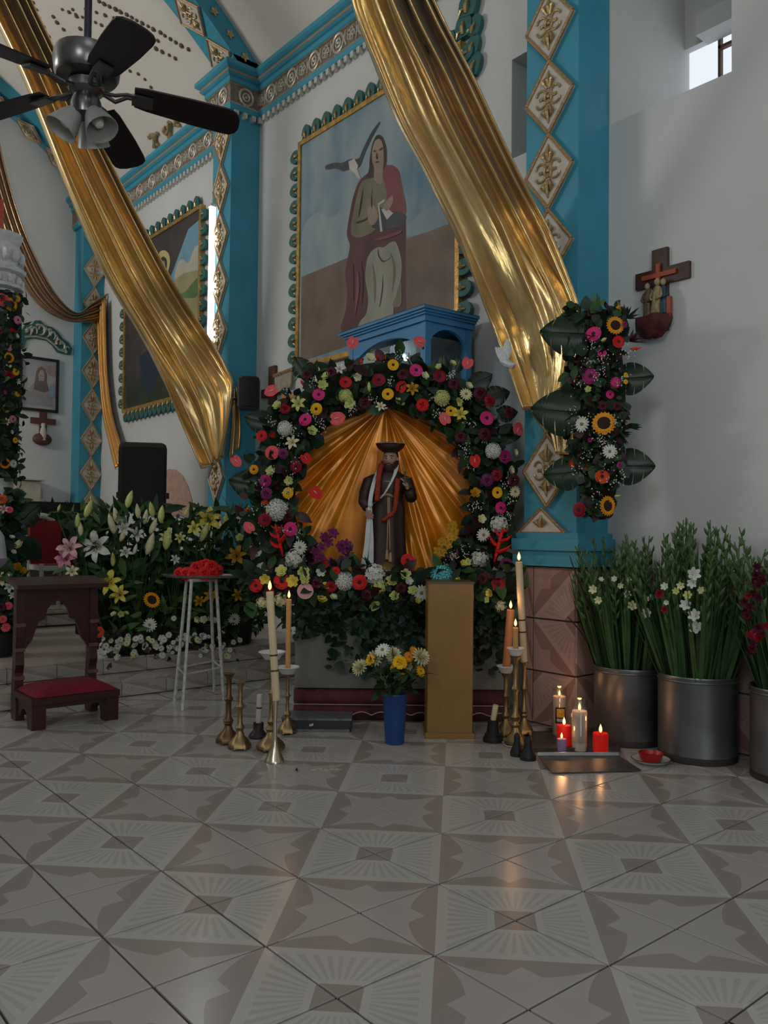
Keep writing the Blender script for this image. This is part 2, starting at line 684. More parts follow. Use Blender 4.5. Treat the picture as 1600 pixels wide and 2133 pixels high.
# gilt scrolls above the cornice
sc_ = MB()
for (cx, cy, s) in ((318, 300, 1), (328, 285, .8), (345, 265, 1), (362, 255, .9), (350, 280, .7), (372, 245, .8)):
    pts = []
    for i in range(12):
        a = i / 11 * 4.2 + cx
        rr = (13 - i * .9) * s
        pts.append(onVault(cx + rr * cos(a) * .7, cy + rr * sin(a) * 1.6, VR - .02))
    sc_.tube(pts, [0.03 * s] * 9 + [.02, .014, .008], 6)
sc_.build('gilt_scroll', m_gilt, ceiling)


# transverse ribs
def rib(name, x0, x1, r0, a1, n=30):
    mb = MB()
    prof = [(x0, VR + .05), (x0, r0), (x1, r0), (x1, VR + .05)]
    mb.grid(lambda u, v: vault_pt(A0 - .05 + (a1 - A0 + .05) * v, prof[min(3, int(u * 3 + .5))][0], prof[min(3, int(u * 3 + .5))][1]), 3, n)
    return structure(mb.build(name, m_teal))


rib1 = rib('trim_1', -5.22, -4.85, 5.26, pi - A0 + .03, 60)
rib2 = rib('trim_2', -9.19, -8.85, 5.30, pi - A0 + .03, 60)
star = MB()
pts = [Vector((cos(i * pi / 5 + pi / 2) * (.05 if i % 2 == 0 else .028), sin(i * pi / 5 + pi / 2) * (.05 if i % 2 == 0 else .028), 0)) for i in range(10)]
star.prism(pts, (0, 0, 0.012))
star_me = star.mesh('gilt_star', m_gilt, smooth=False)


# diamond plaques with gilt relief (shared meshes: width x height)
def plaque_meshes(w, h, cut=None):
    mb = MB()
    pl = [(0, -h / 2), (w / 2, 0), (0, h / 2), (-w / 2, 0)]
    if cut is not None:          # lower part cut away straight
        k = (1 + cut / (h / 2)) * w / 2
        pl = [(-k, cut), (k, cut), (w / 2, 0), (0, h / 2), (-w / 2, 0)] if cut < 0 else [(-(h / 2 - cut) / (h / 2) * w / 2, cut), ((h / 2 - cut) / (h / 2) * w / 2, cut), (0, h / 2)]
    mb.prism([(x, 0, z) for x, z in pl], (0, -0.022, 0))
    plate = mb.mesh('diamond_plaque', m_cream, smooth=False)
    bd = MB()
    n = len(pl)
    for i in range(n):
        a, b = Vector((pl[i][0], -0.024, pl[i][1])), Vector((pl[(i + 1) % n][0], -0.024, pl[(i + 1) % n][1]))
        bd.tube([a * .985, b * .985], 0.011, 6)
    border = bd.mesh('rope_border', m_rope)
    g = MB()
    k = h / 0.46
    kw = w / 0.37
    for sg in (1, -1):
        if cut is not None and sg < 0 and cut > -.1:
            continue
        for dx in (-.035, 0, .035):  # palmette leaves
            g.tube([Vector((dx * .3 * kw, -.024, sg * .055 * k)), Vector((dx * kw, -.036, sg * .10 * k)), Vector((dx * .45 * kw, -.024, sg * (.165 - abs(dx)) * k))], [.008, .017 * kw, .004], 6)
    if cut is None:
        for sg in (1, -1):
            for up in (1, -1):
                p = []
                for i in range(11):
                    a = i / 10 * 5.0
                    p.append(Vector((sg * (.055 + .036 * cos(a)) * kw, -.027, up * (.026 + .030 * sin(a)) * k)))
                g.tube(p, .0075, 6)
        ring = [Vector((.026 * cos(i * pi / 6) * kw, -.027, .034 * sin(i * pi / 6) * k)) for i in range(13)]
        g.tube(ring, .009, 6, cap=False)
        g.ball((0, -.026, 0), .014, 8, 5)
    orn = g.mesh('gilt_ornament', m_gilt)
    return plate, border, orn


PL = plaque_meshes(0.365, 0.458)
PL_CUT = plaque_meshes(0.365, 0.458, cut=0.0)


def place_plaque(par, loc, q, meshes=PL, sc=1.0):
    p = inst(meshes[0], 'diamond_plaque', par, loc, q, sc)
    sub(meshes[1], 'rope_border', p)
    sub(meshes[2], 'gilt_ornament', p)
    return p


for i in range(9):
    a = A0 + .015 + (i + .5) * 0.0875
    ctr = vault_pt(a, -5.035, 5.262)
    nin = Vector((0, -cos(a), -sin(a)))
    tang = Vector((0, -sin(a), cos(a)))
    mat3 = Matrix((Vector((1, 0, 0)) if False else tang.cross(-nin) * -1, -nin, tang)).transposed()
    place_plaque(rib1, ctr, mat3.to_quaternion(), PL, 0.95)
    for j in (0, 1):
        aj = a + (j - .5) * .044
        ps = vault_pt(aj, -4.848, 5.36)
        inst(star_me, 'gilt_star', rib1, ps, aim((1, 0, 0), aj))
for i in range(10):
    a = A0 + (i + .5) * 0.0875
    ctr = vault_pt(a, -9.02, 5.262)
    nin = Vector((0, -cos(a), -sin(a)))
    tang = Vector((0, -sin(a), cos(a)))
    place_plaque(rib2, ctr, Matrix((tang.cross(-nin) * -1, -nin, tang)).transposed().to_quaternion(), PL, 0.9)


# pilasters
def box_piece(name, lo, hi, mat, par=None):
    return MB().box(lo, hi).build(name, mat, par, smooth=False)


p3 = structure(MB().box((-1.10, YP, 1.16), (-0.70, YW + .01, 5.95)).build('trim_3', m_teal, smooth=False))
nodes3 = [4.987, 4.528, 4.07, 3.613, 3.148, 2.69, 2.228, 1.769, 1.321]
for a, b in zip(nodes3, nodes3[1:]):
    place_plaque(p3, (-0.905, YP - .001, (a + b) / 2), None, PL, (1.0, 1.0, (a - b) / .458))
place_plaque(p3, (-0.945, YP - .001, 1.165), None, PL_CUT, (1.0, 1.0, .66))
bs = MB()
for (o_, z0, z1) in ((.035, 1.13, 1.165), (.055, 1.06, 1.13), (.03, 1.03, 1.06), (.05, 0.965, 1.03)):
    bs.box((-1.10 - o_, YP - o_, z0), (-0.70 + o_, YW, z1))
bs.build('base_moulding', m_teal, p3, smooth=False)
box_piece('plinth', (-1.085, YP + .012, 0), (-0.712, YW, 0.965), m_grout, p3)
vt = tile_mesh('dado_tile', m_dado, 0.318, 0.318, vertical=True)
vt2 = tile_mesh('dado_side_tile', m_dado, 0.295, 0.318, vertical=True)
vt3 = tile_mesh('dado_edge_tile', m_dado, 0.074, 0.318, vertical=True)
for r_ in range(3):
    z = 0.162 + r_ * .3195
    inst(vt, 'dado_tile', p3, (-0.866, YP, z), Quaternion((0, 1, 0), (r_ + 1) * pi / 2))
    inst(vt3, 'dado_tile', p3, (-1.064, YP, z))
    inst(vt2, 'dado_tile', p3, (-0.700, YP + .152, z), Quaternion((0, 0, 1), pi / 2))
# tiled dado of the main wall right of the pilaster
dd = structure(MB().box((-0.70, YW - .004, 0), (XB, YW + .005, 0.965)).build('baseboard_right', m_grout, smooth=False))
for c_ in range(8):
    for r_ in range(3):
        inst(vt, 'dado_tile', dd, (-0.53 + c_ * .3195, YW - .010, 0.162 + r_ * .3195), Quaternion((0, 1, 0), ((c_ + r_) % 4) * pi / 2))

p2_ = structure(MB().box((-5.22, 3.07, 0.2), (-4.85, YW + .01, 5.87)).build('trim_4', m_teal, smooth=False))
for i in range(9):
    place_plaque(p2_, (-5.020, 3.069, 5.055 - i * .481), None, PL, (.82, 1, 1.05))
p1_ = structure(MB().box((XF - .01, 3.09, 0.2), (-8.90, YW, 5.87)).build('trim_5', m_teal, smooth=False))
qx = Quaternion((0, 0, 1), pi / 2)
for i in range(9):
    place_plaque(p1_, (-8.899, 3.245, 5.18 - i * .464), qx, PL, (.80, 1, 1.01))


# cornice swept round the pilasters
def sweep(path, prof):
    path = [Vector(p) for p in path]
    n = len(path)
    offs = []
    for i in range(n):
        ds = []
        if i > 0:
            ds.append((path[i] - path[i - 1]).normalized())
        if i < n - 1:
            ds.append((path[i + 1] - path[i]).normalized())
        ns = [Vector((-d.y, d.x)) for d in ds]
        if len(ns) == 2:
            b = (ns[0] + ns[1])
            b = b / (1 + ns[0].dot(ns[1]))
        else:
            b = ns[0]
        offs.append(b)
    mb = MB()
    vs = []
    for p, b in zip(path, offs):
        for (o_, z) in prof:
            vs.append((p.x + b.x * o_, p.y + b.y * o_, z))
    k = len(prof)
    fs = [(i * k + j, i * k + j + 1, (i + 1) * k + j + 1, (i + 1) * k + j) for i in range(n - 1) for j in range(k - 1)]
    return mb.add(vs, fs)


CP = [(XB, YW), (-.70, YW), (-.70, YP), (-1.10, YP), (-1.10, YW), (-4.85, YW), (-4.85, 3.07), (-5.22, 3.07), (-5.22, YW), (-8.90, YW), (-8.90, 3.09), (XF, 3.09)]
cornice = structure(sweep(CP, [(0, 5.295), (.035, 5.30), (.045, 5.315), (.055, 5.352), (.045, 5.354), (.045, 5.543), (.058, 5.545), (.072, 5.557), (.072, 5.600), (.090, 5.608), (.108, 5.625), (.108, 5.652), (.128, 5.664), (.148, 5.682), (.148, 5.722), (0, 5.728)]).build('trim_6', m_teal, smooth=False))
m_band = M('dark_scroll_ground', (.20, .165, .125), .7, var=.3, scale=30)
m_sgilt = M('pale_silver_gilt', (.52, .47, .39), .42, metal=.35, var=.25, scale=40, bump=.2, bscale=80)
sweep(CP, [(.046, 5.358), (.051, 5.360), (.051, 5.538), (.046, 5.540)]).build('scroll_band', m_band, cornice, smooth=False)
sweep(CP, [(.055, 5.349), (.065, 5.356), (.055, 5.363)]).build('gilt_bead', m_sgilt, cornice)
sweep(CP, [(.055, 5.535), (.065, 5.542), (.055, 5.549)]).build('gilt_bead', m_gilt, cornice)
sweep(CP, [(.107, 5.630), (.112, 5.633), (.112, 5.643), (.107, 5.646)]).build('painted_line', m_orange_line, cornice)
md = MB()
ring = [Vector((.055 * cos(i * pi / 8), 0, .058 * sin(i * pi / 8))) for i in range(17)]
md.tube(ring, .010, 6, cap=False)
ring = [Vector((.026 * cos(i * pi / 6), 0, .028 * sin(i * pi / 6))) for i in range(13)]
md.tube(ring, .008, 6, cap=False)
md.ball((0, 0, 0), .013, 6, 4)
med_a = md.mesh('scroll_medallion', m_sgilt)
md = MB()
for i in range(5):
    a = i * 2 * pi / 5
    md.tube([Vector((.022 * cos(a) + .017 * cos(b), 0, .024 * sin(a) + .017 * sin(b))) for b in [j * pi / 3 for j in range(7)]], .007, 5, cap=False)
for sg in (1, -1):
    md.tube([Vector((sg * .05, 0, -.05)), Vector((sg * .068, 0, 0)), Vector((sg * .055, 0, .05))], [.004, .012, .004], 5)
med_b = md.mesh('scroll_medallion', m_sgilt)
dn = MB().prism([(-.022, 0, .055), (.022, 0, .055), (.022, 0, .012), (.012, 0, 0), (-.012, 0, 0), (-.022, 0, .012)], (0, -.05, 0)).mesh('dentil', M('silver_dentil_paint', (.5, .5, .46), .45, var=.3, scale=30), smooth=False)


def run_orn(a, b, nrm, pitch_m=.175, pitch_d=.088, wall_q=None):
    a, b, nrm = Vector((*a, 0)), Vector((*b, 0)), Vector((*nrm, 0))
    L = (b - a).length
    q = Vector((0, -1, 0)).rotation_difference(nrm)
    n = max(1, int(L / pitch_m))
    for i in range(n):
        p = a + (b - a) * ((i + .5) / n) + nrm * .056
        inst(med_a if i % 2 == 0 else med_b, 'scroll_medallion', cornice, (p.x, p.y, 5.448), q, 1.38)
    n = max(1, int(L / pitch_d))
    for i in range(n):
        p = a + (b - a) * ((i + .5) / n)
        inst(dn, 'dentil', cornice, (p.x, p.y, 5.242), q)


run_orn((-1.9, YW), (-4.84, YW), (0, -1))
run_orn((-4.85, YW - .05), (-4.85, 3.05), (1, 0))
run_orn((-4.83, 3.07), (-5.24, 3.07), (0, -1), .18, .08)
run_orn((-5.4, YW), (-8.8, YW), (0, -1))
# round-headed niche low on the chancel wall
nb = MB()
o_ = [onY(x, y, YW - .004) for x, y in ((340, 1075), (340, 985), (352, 977), (366, 978), (380, 990), (392, 1012), (400, 1040), (404, 1075))]
nb.prism(o_, (0, -.006, 0))
nb.build('arched_recess', M('peach_niche_paint', (.50, .31, .24), .8), wall_right, smooth=False)
# ------------------------------------------------------------------ gold drapes
def lame(name, base, dark):
    m = bpy.data.materials.new(name)
    m.use_nodes = True
    nt = m.node_tree
    b = nt.nodes['Principled BSDF']
    b.inputs['Metallic'].default_value = 0.82
    b.inputs['Roughness'].default_value = 0.25
    b.inputs['Sheen Weight'].default_value = 0.15
    uv = nt.nodes.new('ShaderNodeUVMap')
    mp = nt.nodes.new('ShaderNodeMapping')
    mp.inputs['Scale'].default_value = (9, 3.2, 1)
    nt.links.new(uv.outputs[0], mp.inputs[0])
    n = nt.nodes.new('ShaderNodeTexNoise')
    n.inputs['Scale'].default_value = 3.0
    n.inputs['Detail'].default_value = 5
    n.inputs['Distortion'].default_value = 0.8
    nt.links.new(mp.outputs[0], n.inputs[0])
    bp = nt.nodes.new('ShaderNodeBump')
    bp.inputs['Strength'].default_value = 0.22
    bp.inputs['Distance'].default_value = 0.012
    nt.links.new(n.outputs['Fac'], bp.inputs['Height'])
    nt.links.new(bp.outputs[0], b.inputs['Normal'])
    g = NG(nt)
    nt.links.new(g.mix(n.outputs['Fac'], dark, base), b.inputs['Base Color'])
    return m


m_gold = lame('gold_lame_cloth', (0.90, 0.68, 0.34), (0.58, 0.37, 0.12))
m_amber = lame('amber_lame_cloth', (0.72, 0.36, 0.10), (0.50, 0.22, 0.05))
m_bronze = lame('bronze_lame_cloth', (0.42, 0.27, 0.16), (0.27, 0.16, 0.09))


def smoothpath(ps, n):
    """Catmull-Rom through ps, n samples"""
    out = []
    m = len(ps) - 1
    for k in range(n + 1):
        t = k / n * m
        i = min(int(t), m - 1)
        f = t - i
        p0, p1, p2, p3_ = ps[max(i - 1, 0)], ps[i], ps[i + 1], ps[min(i + 2, m)]
        out.append(0.5 * ((2 * p1) + (p2 - p0) * f + (2 * p0 - 5 * p1 + 4 * p2 - p3_) * f * f + (3 * p1 - p0 - 3 * p2 + p3_) * f ** 3))
    return out


def drape(name, Ls, Rs, mat, folds, amp, parent, nu=72, nv=60, back=0.004, up=None):
    """cloth between two edge lines, folds running lengthwise; folds: (centre, width, height) bumps"""
    L, Rr = smoothpath(Ls, nv), smoothpath(Rs, nv)
    extra = 0
    if up is not None:               # the cloth goes on to its hook at the crown of the vault
        up = Vector(up)
        extra = 24
        d0 = (L[0] + Rr[0] - L[3] - Rr[3]) / 2
        c0, w0 = (L[0] + Rr[0]) / 2, (Rr[0] - L[0]) / 2
        m = c0 + d0.normalized() * (up - c0).length * .45
        pl, pr_ = [], []
        for k in range(extra):
            t = k / extra
            c = up * (1 - t) ** 2 + m * 2 * t * (1 - t) + c0 * t * t
            pl.append(c - w0 * (.25 + .75 * t))
            pr_.append(c + w0 * (.25 + .75 * t))
        L, Rr = pl + L, pr_ + Rr
    nv0, nv = nv, nv + extra
    cols = []
    for j in range(nv + 1):
        w = Rr[j] - L[j]
        t = (L[min(j + 1, nv)] + Rr[min(j + 1, nv)] - L[max(j - 1, 0)] - Rr[max(j - 1, 0)])
        nn = w.cross(t).normalized()
        if nn.dot(CAM - L[j]) < 0:
            nn = -nn
        f = max(0, (j - extra) / nv0)
        row = []
        for i in range(nu + 1):
            s = i / nu
            h = 0
            for (c, wd, hh, drift, fade) in folds:
                x = (s - c - drift * f) / wd
                h += hh * math.exp(-x * x) * max(0.0, 1 - fade * f * 1.7 if fade > .35 else 1 - fade * f)
            h += 0.12 * sin(s * 13 + f * 4) * sin(pi * s)
            row.append(L[j] + w * s + nn * (h * amp))
        cols.append(row)
    mb = MB()
    mb.grid(lambda u, v: cols[round(v * nv)][round(u * nu)], nu, nv)
    o = mb.build(name, mat, parent, smooth='full')
    ul = o.data.uv_layers.new(name='UVMap')
    w_ = nu + 1
    for l in o.data.loops:
        ul.data[l.index].uv = ((l.vertex_index % w_) / nu, (l.vertex_index // w_) / nv * 4)
    sm = o.modifiers.new('thickness', 'SOLIDIFY')
    sm.thickness = back
    return o


def hang(x, y, xc):
    """a point of a swag hanging in the plane X = xc, in front of the pilaster face where it arrives there"""
    p = onX(x, y, xc)
    if p.y > 2.93:
        q = onY(x, y, 2.93 + min(.05, (p.y - 2.93) * .2))
        return q
    return p


A_L = [(722, -60), (742, 30), (778, 130), (826, 250), (880, 350), (935, 465), (985, 570), (1035, 680), (1068, 765), (1103, 856)]
A_R = [(880, -60), (925, 40), (975, 140), (1022, 240), (1075, 350), (1125, 450), (1175, 545), (1215, 635), (1218, 720), (1185, 800)]
dA = thing('gold_drape', (-0.9, 3.05, 2.1), 'wide gold lame drape slung across the large painting down to the teal pilaster', 'drape')
Fo = [(.04, .03, 1.0, 0, 0), (.30, .10, .8, -.02, .55), (.50, .035, 1.5, .05, .55), (.63, .04, -1.0, .08, .6), (.70, .03, 1.2, .08, .6), (.82, .05, -1.3, .06, .5), (.90, .03, 1.1, .03, .4), (.99, .03, .9, 0, .3)]
drape('cloth', [hang(*p, -1.20) for p in A_L], [hang(*p, -.86) for p in A_R], m_gold, Fo, 0.078, dA, 120, 70, up=(-1.0, -.5, 7.52))
tl = [(1128, 845), (1140, 880), (1150, 915), (1158, 945)]
tr = [(1190, 800), (1196, 850), (1200, 900), (1190, 948)]
drape('tail', [onY(*p, 3.03) for p in tl], [onY(*p, 3.03) for p in tr], m_gold, [(.3, .1, 1, 0, 0), (.7, .1, 1, 0, 0)], .02, dA, 20, 12)

B_L = [(-75, -80), (-15, 40), (45, 165), (95, 290), (150, 430), (215, 575), (285, 695), (345, 800), (392, 890), (438, 974)]
B_R = [(20, -80), (72, 30), (128, 145), (190, 270), (270, 430), (350, 580), (418, 690), (475, 768), (492, 815), (470, 950)]
dB = thing('gold_drape', (-5.0, 3.0, 1.8), 'gold lame drape falling from the vault across the chancel to the small wall speaker', 'drape')
Fo = [(.03, .03, 1.2, 0, 0), (.22, .07, -.8, 0, .4), (.36, .03, 1.4, .0, .5), (.50, .07, -1.0, .02, .5), (.64, .03, 1.4, .05, .5), (.78, .06, -.9, .05, .5), (.88, .03, 1.0, .02, .4), (.98, .03, 1.1, 0, .2)]
drape('cloth', [hang(*p, -5.02) for p in B_L], [hang(*p, -4.96) for p in B_R], m_gold, Fo, 0.10, dB, 120, 70, up=(-4.4, -.5, 7.52))
drape('tail', [onX(*p, -4.84) for p in ((486, 812), (484, 870), (480, 920), (477, 955))], [onX(*p, -4.83) for p in ((492, 806), (499, 860), (501, 900), (498, 930))], m_gold, [(.2, .1, 1, 0, 0), (.5, .1, -1, 0, 0), (.8, .1, 1, 0, 0)], .03, dB, 24, 12)

C_L = [(-60, 240), (-30, 360), (2, 470), (40, 580), (85, 640), (135, 668), (178, 672), (210, 668)]
C_R = [(-12, 240), (8, 345), (45, 470), (90, 570), (125, 625), (160, 652), (190, 632), (222, 612)]
dC = thing('bronze_drape', (-8.8, 3.2, 2.0), 'bronze and amber drape looped onto the far teal pilaster with its end hanging', 'drape')
Fo = [(.15, .06, .8, 0, 0), (.45, .06, 1.0, 0, 0), (.75, .06, 1, 0, 0), (.97, .04, 1, 0, 0)]
drape('swag', [onX(*p, -8.80) for p in C_L], [onX(*p, -8.78) for p in C_R], m_bronze, Fo, .05, dC, 40, 40, up=(-8.3, -.5, 7.52))
drape('hanging_end', [onY(*p, 3.30) for p in ((203, 640), (205, 700), (209, 780), (215, 860), (228, 925), (241, 978))], [onY(*p, 3.32) for p in ((223, 622), (224, 700), (227, 780), (237, 860), (254, 920), (264, 958))], m_amber, Fo, .04, dC, 30, 30)
ob = M('oxblood_velvet', (.02, .015, .012), .9)

# ------------------------------------------------------------------ paintings
FLAT = {0, 7}


def poly(mb, pts, Yc, mi):
    """flat painted shape on the canvas plane"""
    if mi not in FLAT:              # brushed outlines: corners rounded
        for _ in range(2):
            q = []
            for i in range(len(pts)):
                (x0, y0), (x1, y1) = pts[i], pts[(i + 1) % len(pts)]
                q += [(x0 * .8 + x1 * .2, y0 * .8 + y1 * .2), (x0 * .2 + x1 * .8, y0 * .2 + y1 * .8)]
            pts = q
    vs = [onY(x, y, Yc) for x, y in pts]
    mb.mat(mi).add(vs, [tuple(range(len(vs)))])


def paint(name, c1, c2, scale=4.0, stretch=None, rough=.45):
    return M(name, c1, rough, col2=c2, scale=scale, stretch=stretch, var=0.0, bump=.12, bscale=25, spec=.35)


scal = MB()
prof = [(-.050, 0), (-.060, .035), (-.062, .07), (-.050, .105), (-.028, .13), (0, .14), (.028, .13), (.050, .105), (.062, .07), (.060, .035), (.050, 0)]
scal.prism([(x, 0, z) for x, z in prof], (0, -.03, 0))
scal_me = scal.mesh('leaf_scallop', m_teal2)
sg_ = MB().tube([Vector((0, -.034, .012)), Vector((0, -.040, .05)), Vector((0, -.032, .085))], [.010, .016, .005], 6).tube([Vector((-.05, -.03, .008)), Vector((-.035, -.036, .03)), Vector((-.02, -.03, .04))], [.005, .009, .004], 5)
scal_g = sg_.mesh('gilt_leaf', m_gilt)


def frame(par, x0, x1, z0, z1, sides, wd=.042, pitch=.155):
    fb = MB()
    y0, y1 = YW - .060, YW
    fb.box((x0 - wd, y0, z0 - wd), (x0, y1, z1 + wd)).box((x1, y0, z0 - wd), (x1 + wd, y1, z1 + wd)).box((x0, y0, z0 - wd), (x1, y1, z0)).box((x0, y0, z1), (x1, y1, z1 + wd))
    fb.build('gilt_frame', M('painting_gilt_frame', (.46, .27, .07), .38, metal=.6, var=.35, scale=25, bump=.35, bscale=60), par, smooth=False)

    def put(x, z, ang, s=0.98):
        o = inst(scal_me, 'leaf_scallop', par, (x, YW - .030, z), Quaternion((0, 1, 0), ang), s)
        sub(scal_g, 'gilt_leaf', o)
    if 't' in sides:
        n = int((x1 - x0) / pitch)
        for i in range(n):
            put(x0 + (i + .5) * (x1 - x0) / n, z1 + wd - .01, 0)
    if 'b' in sides:
        n = int((x1 - x0) / (pitch * .75))
        for i in range(n):
            put(x0 + (i + .5) * (x1 - x0) / n, z0 - wd + .01, pi)
    n = int((z1 - z0) / pitch)
    for i in range(n):
        z = z0 + (i + .5) * (z1 - z0) / n
        if 'l' in sides:
            put(x0 - wd + .01, z, -pi / 2)
        if 'r' in sides:
            put(x1 + wd - .01, z, pi / 2)


P1 = thing('framed_painting', (-3.0, YW, 2.6), 'large painting of a seated robed figure with a bird, gilt and teal leaf frame', 'painting')
cx0, cx1, cz0, cz1 = -4.03, -1.99, 2.70, 4.74
cv = MB().box((cx0, YW - .045, cz0), (cx1, YW - .002, cz1))
cv.build('canvas', paint('painted_sky', (.10, .21, .30), (.34, .40, .40), 2.2, (1.2, 1, .55)), P1, smooth=False)
frame(P1, cx0, cx1, cz0, cz1, 'tlr')
cr = MB()   # crest at the upper right corner
for k_, (dx, dz, s) in enumerate(((0, 0, 1), (.12, -.02, .8), (0.05, .14, 1.1), (.10, -.16, .8), (.12, -.30, .8), (-.12, -.03, .8))):
    o = inst(scal_me, 'leaf_scallop', P1, (cx1 + .06 + dx * .6, YW - .012, cz1 + .06 + dz), Quaternion((0, 1, 0), dx * 4), s * 1.35)
    sub(scal_g, 'gilt_leaf', o)
pm = [paint('painted_earth', (.125, .085, .062), (.215, .15, .112), 3.0), paint('painted_plum', (.085, .028, .036), (.13, .045, .055), 5, (1, 1, .3)),
      paint('painted_olive', (.13, .125, .075), (.21, .20, .13), 6, (1, 1, .3)), paint('painted_stone', (.22, .22, .17), (.36, .36, .29), 5, (1, 1, .4)),
      paint('painted_skin', (.26, .18, .14), (.36, .27, .21), 7), paint('painted_hair', (.035, .022, .02), (.06, .04, .035), 8),
      paint('painted_slate', (.03, .038, .045), (.07, .08, .09), 6), paint('painted_paper', (.42, .42, .40), (.55, .54, .50), 9), paint('painted_rose', (.16, .04, .055), (.25, .075, .085), 5, (1, 1, .4)), paint('painted_pale_sky', (.20, .28, .32), (.36, .41, .41), 3, (1, 1, .5)), paint('painted_bright_blue', (.10, .20, .31), (.17, .27, .36), 3, (1, 1, .5))]
layers = [
    (9, [(628, 470), (660, 440), (690, 455), (722, 430), (725, 540), (628, 580)]), (9, [(846, 470), (880, 440), (930, 420), (955, 440), (952, 462), (846, 498)]), 
    (0, [(628, 577), (722, 538), (800, 512), (890, 483), (952, 460), (952, 640), (890, 664), (626, 754), (628, 580)]),
    (1, [(748, 375), (735, 410), (724, 470), (722, 492), (730, 510), (724, 540), (718, 570), (724, 610), (720, 650), (706, 690), (745, 700), (850, 690), (846, 640), (845, 540), (846, 470), (842, 420), (830, 370), (820, 345), (800, 343), (780, 350)]),
    (5, [(783, 282), (775, 300), (770, 330), (769, 355), (760, 372), (785, 370), (806, 345), (806, 310), (799, 286), (791, 280)]),
    (8, [(800, 345), (818, 343), (832, 355), (838, 390), (845, 420), (847, 445), (835, 448), (815, 440), (800, 430), (796, 390)]),
    (2, [(755, 376), (748, 390), (738, 430), (731, 470), (731, 490), (745, 496), (770, 488), (790, 470), (806, 430), (806, 400), (797, 366), (780, 370), (768, 372)]),
    (4, [(781, 292), (775, 312), (775, 335), (780, 352), (778, 372), (788, 384), (797, 382), (798, 352), (800, 330), (798, 300), (791, 288)]),
    (6, [(770, 475), (789, 440), (788, 428), (812, 445), (828, 440), (847, 447), (844, 468), (826, 474), (800, 478)]),
    (7, [(787, 424), (800, 415), (802, 419), (790, 427), (797, 482), (792, 483)]),
    (7, [(794, 436), (806, 432), (819, 444), (806, 458)]),
    (4, [(798, 430), (808, 414), (818, 406), (820, 418), (812, 436), (803, 440)]),
    (4, [(764, 432), (778, 424), (790, 452), (778, 470), (768, 468)]),
    (3, [(764, 540), (774, 522), (788, 514), (800, 516), (812, 505), (824, 502), (830, 515), (838, 545), (836, 580), (826, 620), (818, 650), (824, 675), (790, 690), (742, 690), (750, 668), (764, 655), (768, 620), (760, 580)]),
    (2, [(836, 575), (838, 640), (815, 640), (826, 612)]),
    (6, [(676, 345), (678, 354), (700, 350), (716, 358), (736, 348), (748, 350), (754, 336), (760, 318), (775, 286), (792, 256), (791, 252), (775, 272), (755, 312), (748, 332), (730, 330), (712, 340), (698, 338)]),
    (7, [(726, 336), (738, 330), (746, 345), (744, 352), (752, 372), (746, 372), (738, 360), (728, 352)]),
    (5, [(788, 514), (786, 530), (796, 548), (812, 540), (816, 528), (810, 540), (798, 544), (790, 532)]),
    (5, [(797, 565), (796, 600), (790, 640), (792, 640), (799, 600)]),
    (5, [(735, 540), (738, 580), (736, 640), (734, 580)]), (5, [(752, 530), (758, 590), (752, 650), (755, 590)]), (8, [(745, 555), (750, 600), (738, 670), (742, 600)]), (8, [(775, 500), (800, 492), (838, 478), (836, 486), (800, 500)]), (2, [(812, 520), (826, 560), (815, 620), (820, 560)]), (2, [(775, 540), (784, 590), (780, 640), (778, 590)]), (5, [(757, 385), (752, 430), (745, 460), (749, 430)]), (5, [(776, 380), (772, 420), (775, 440), (774, 410)]),
    (5, [(741, 462), (762, 456), (768, 449), (762, 459), (742, 466)]),
    (5, [(790, 311), (797, 306), (797, 309), (790, 314)]), (5, [(778, 314), (782, 312), (783, 315), (778, 317)]), (5, [(781, 337), (789, 335), (788, 338), (782, 339)]), (5, [(784, 315), (787, 330), (783, 332)]),
]
pf = MB()
for i, (mi, pts) in enumerate(layers):
    poly(pf, pts, YW - .0456 - i * .00025, mi)
pf.build('painted_figure', pm, P1, smooth=False)

P2 = thing('framed_painting', (-7.0, YW, 2.6), 'chancel painting of a haloed figure before hills, half hidden by a gold drape', 'painting')
frame(P2, -8.03, -6.02, 2.72, 4.74, 'tlrb', pitch=.165)
MB().box((-8.03, YW - .045, 2.72), (-6.02, YW - .002, 4.74)).build('canvas', paint('painted_dusk', (.03, .026, .03), (.07, .055, .05), 3), P2, smooth=False)
pm2 = [paint('painted_blue_sky', (.10, .28, .42), (.20, .36, .45), 3), paint('painted_ochre_hill', (.26, .23, .10), (.38, .34, .17), 3), paint('painted_green_hill', (.08, .15, .05), (.11, .19, .07), 4),
       paint('painted_cave', (.05, .035, .04), (.08, .06, .06), 4), paint('painted_halo', (.48, .40, .14), (.55, .48, .2), 5), pm[4], pm[5], paint('painted_deep_blue', (.012, .02, .045), (.02, .035, .065), 4), paint('painted_moss', (.018, .024, .014), (.035, .045, .02), 5), paint('painted_cloud', (.40, .38, .28), (.5, .48, .4), 3)]
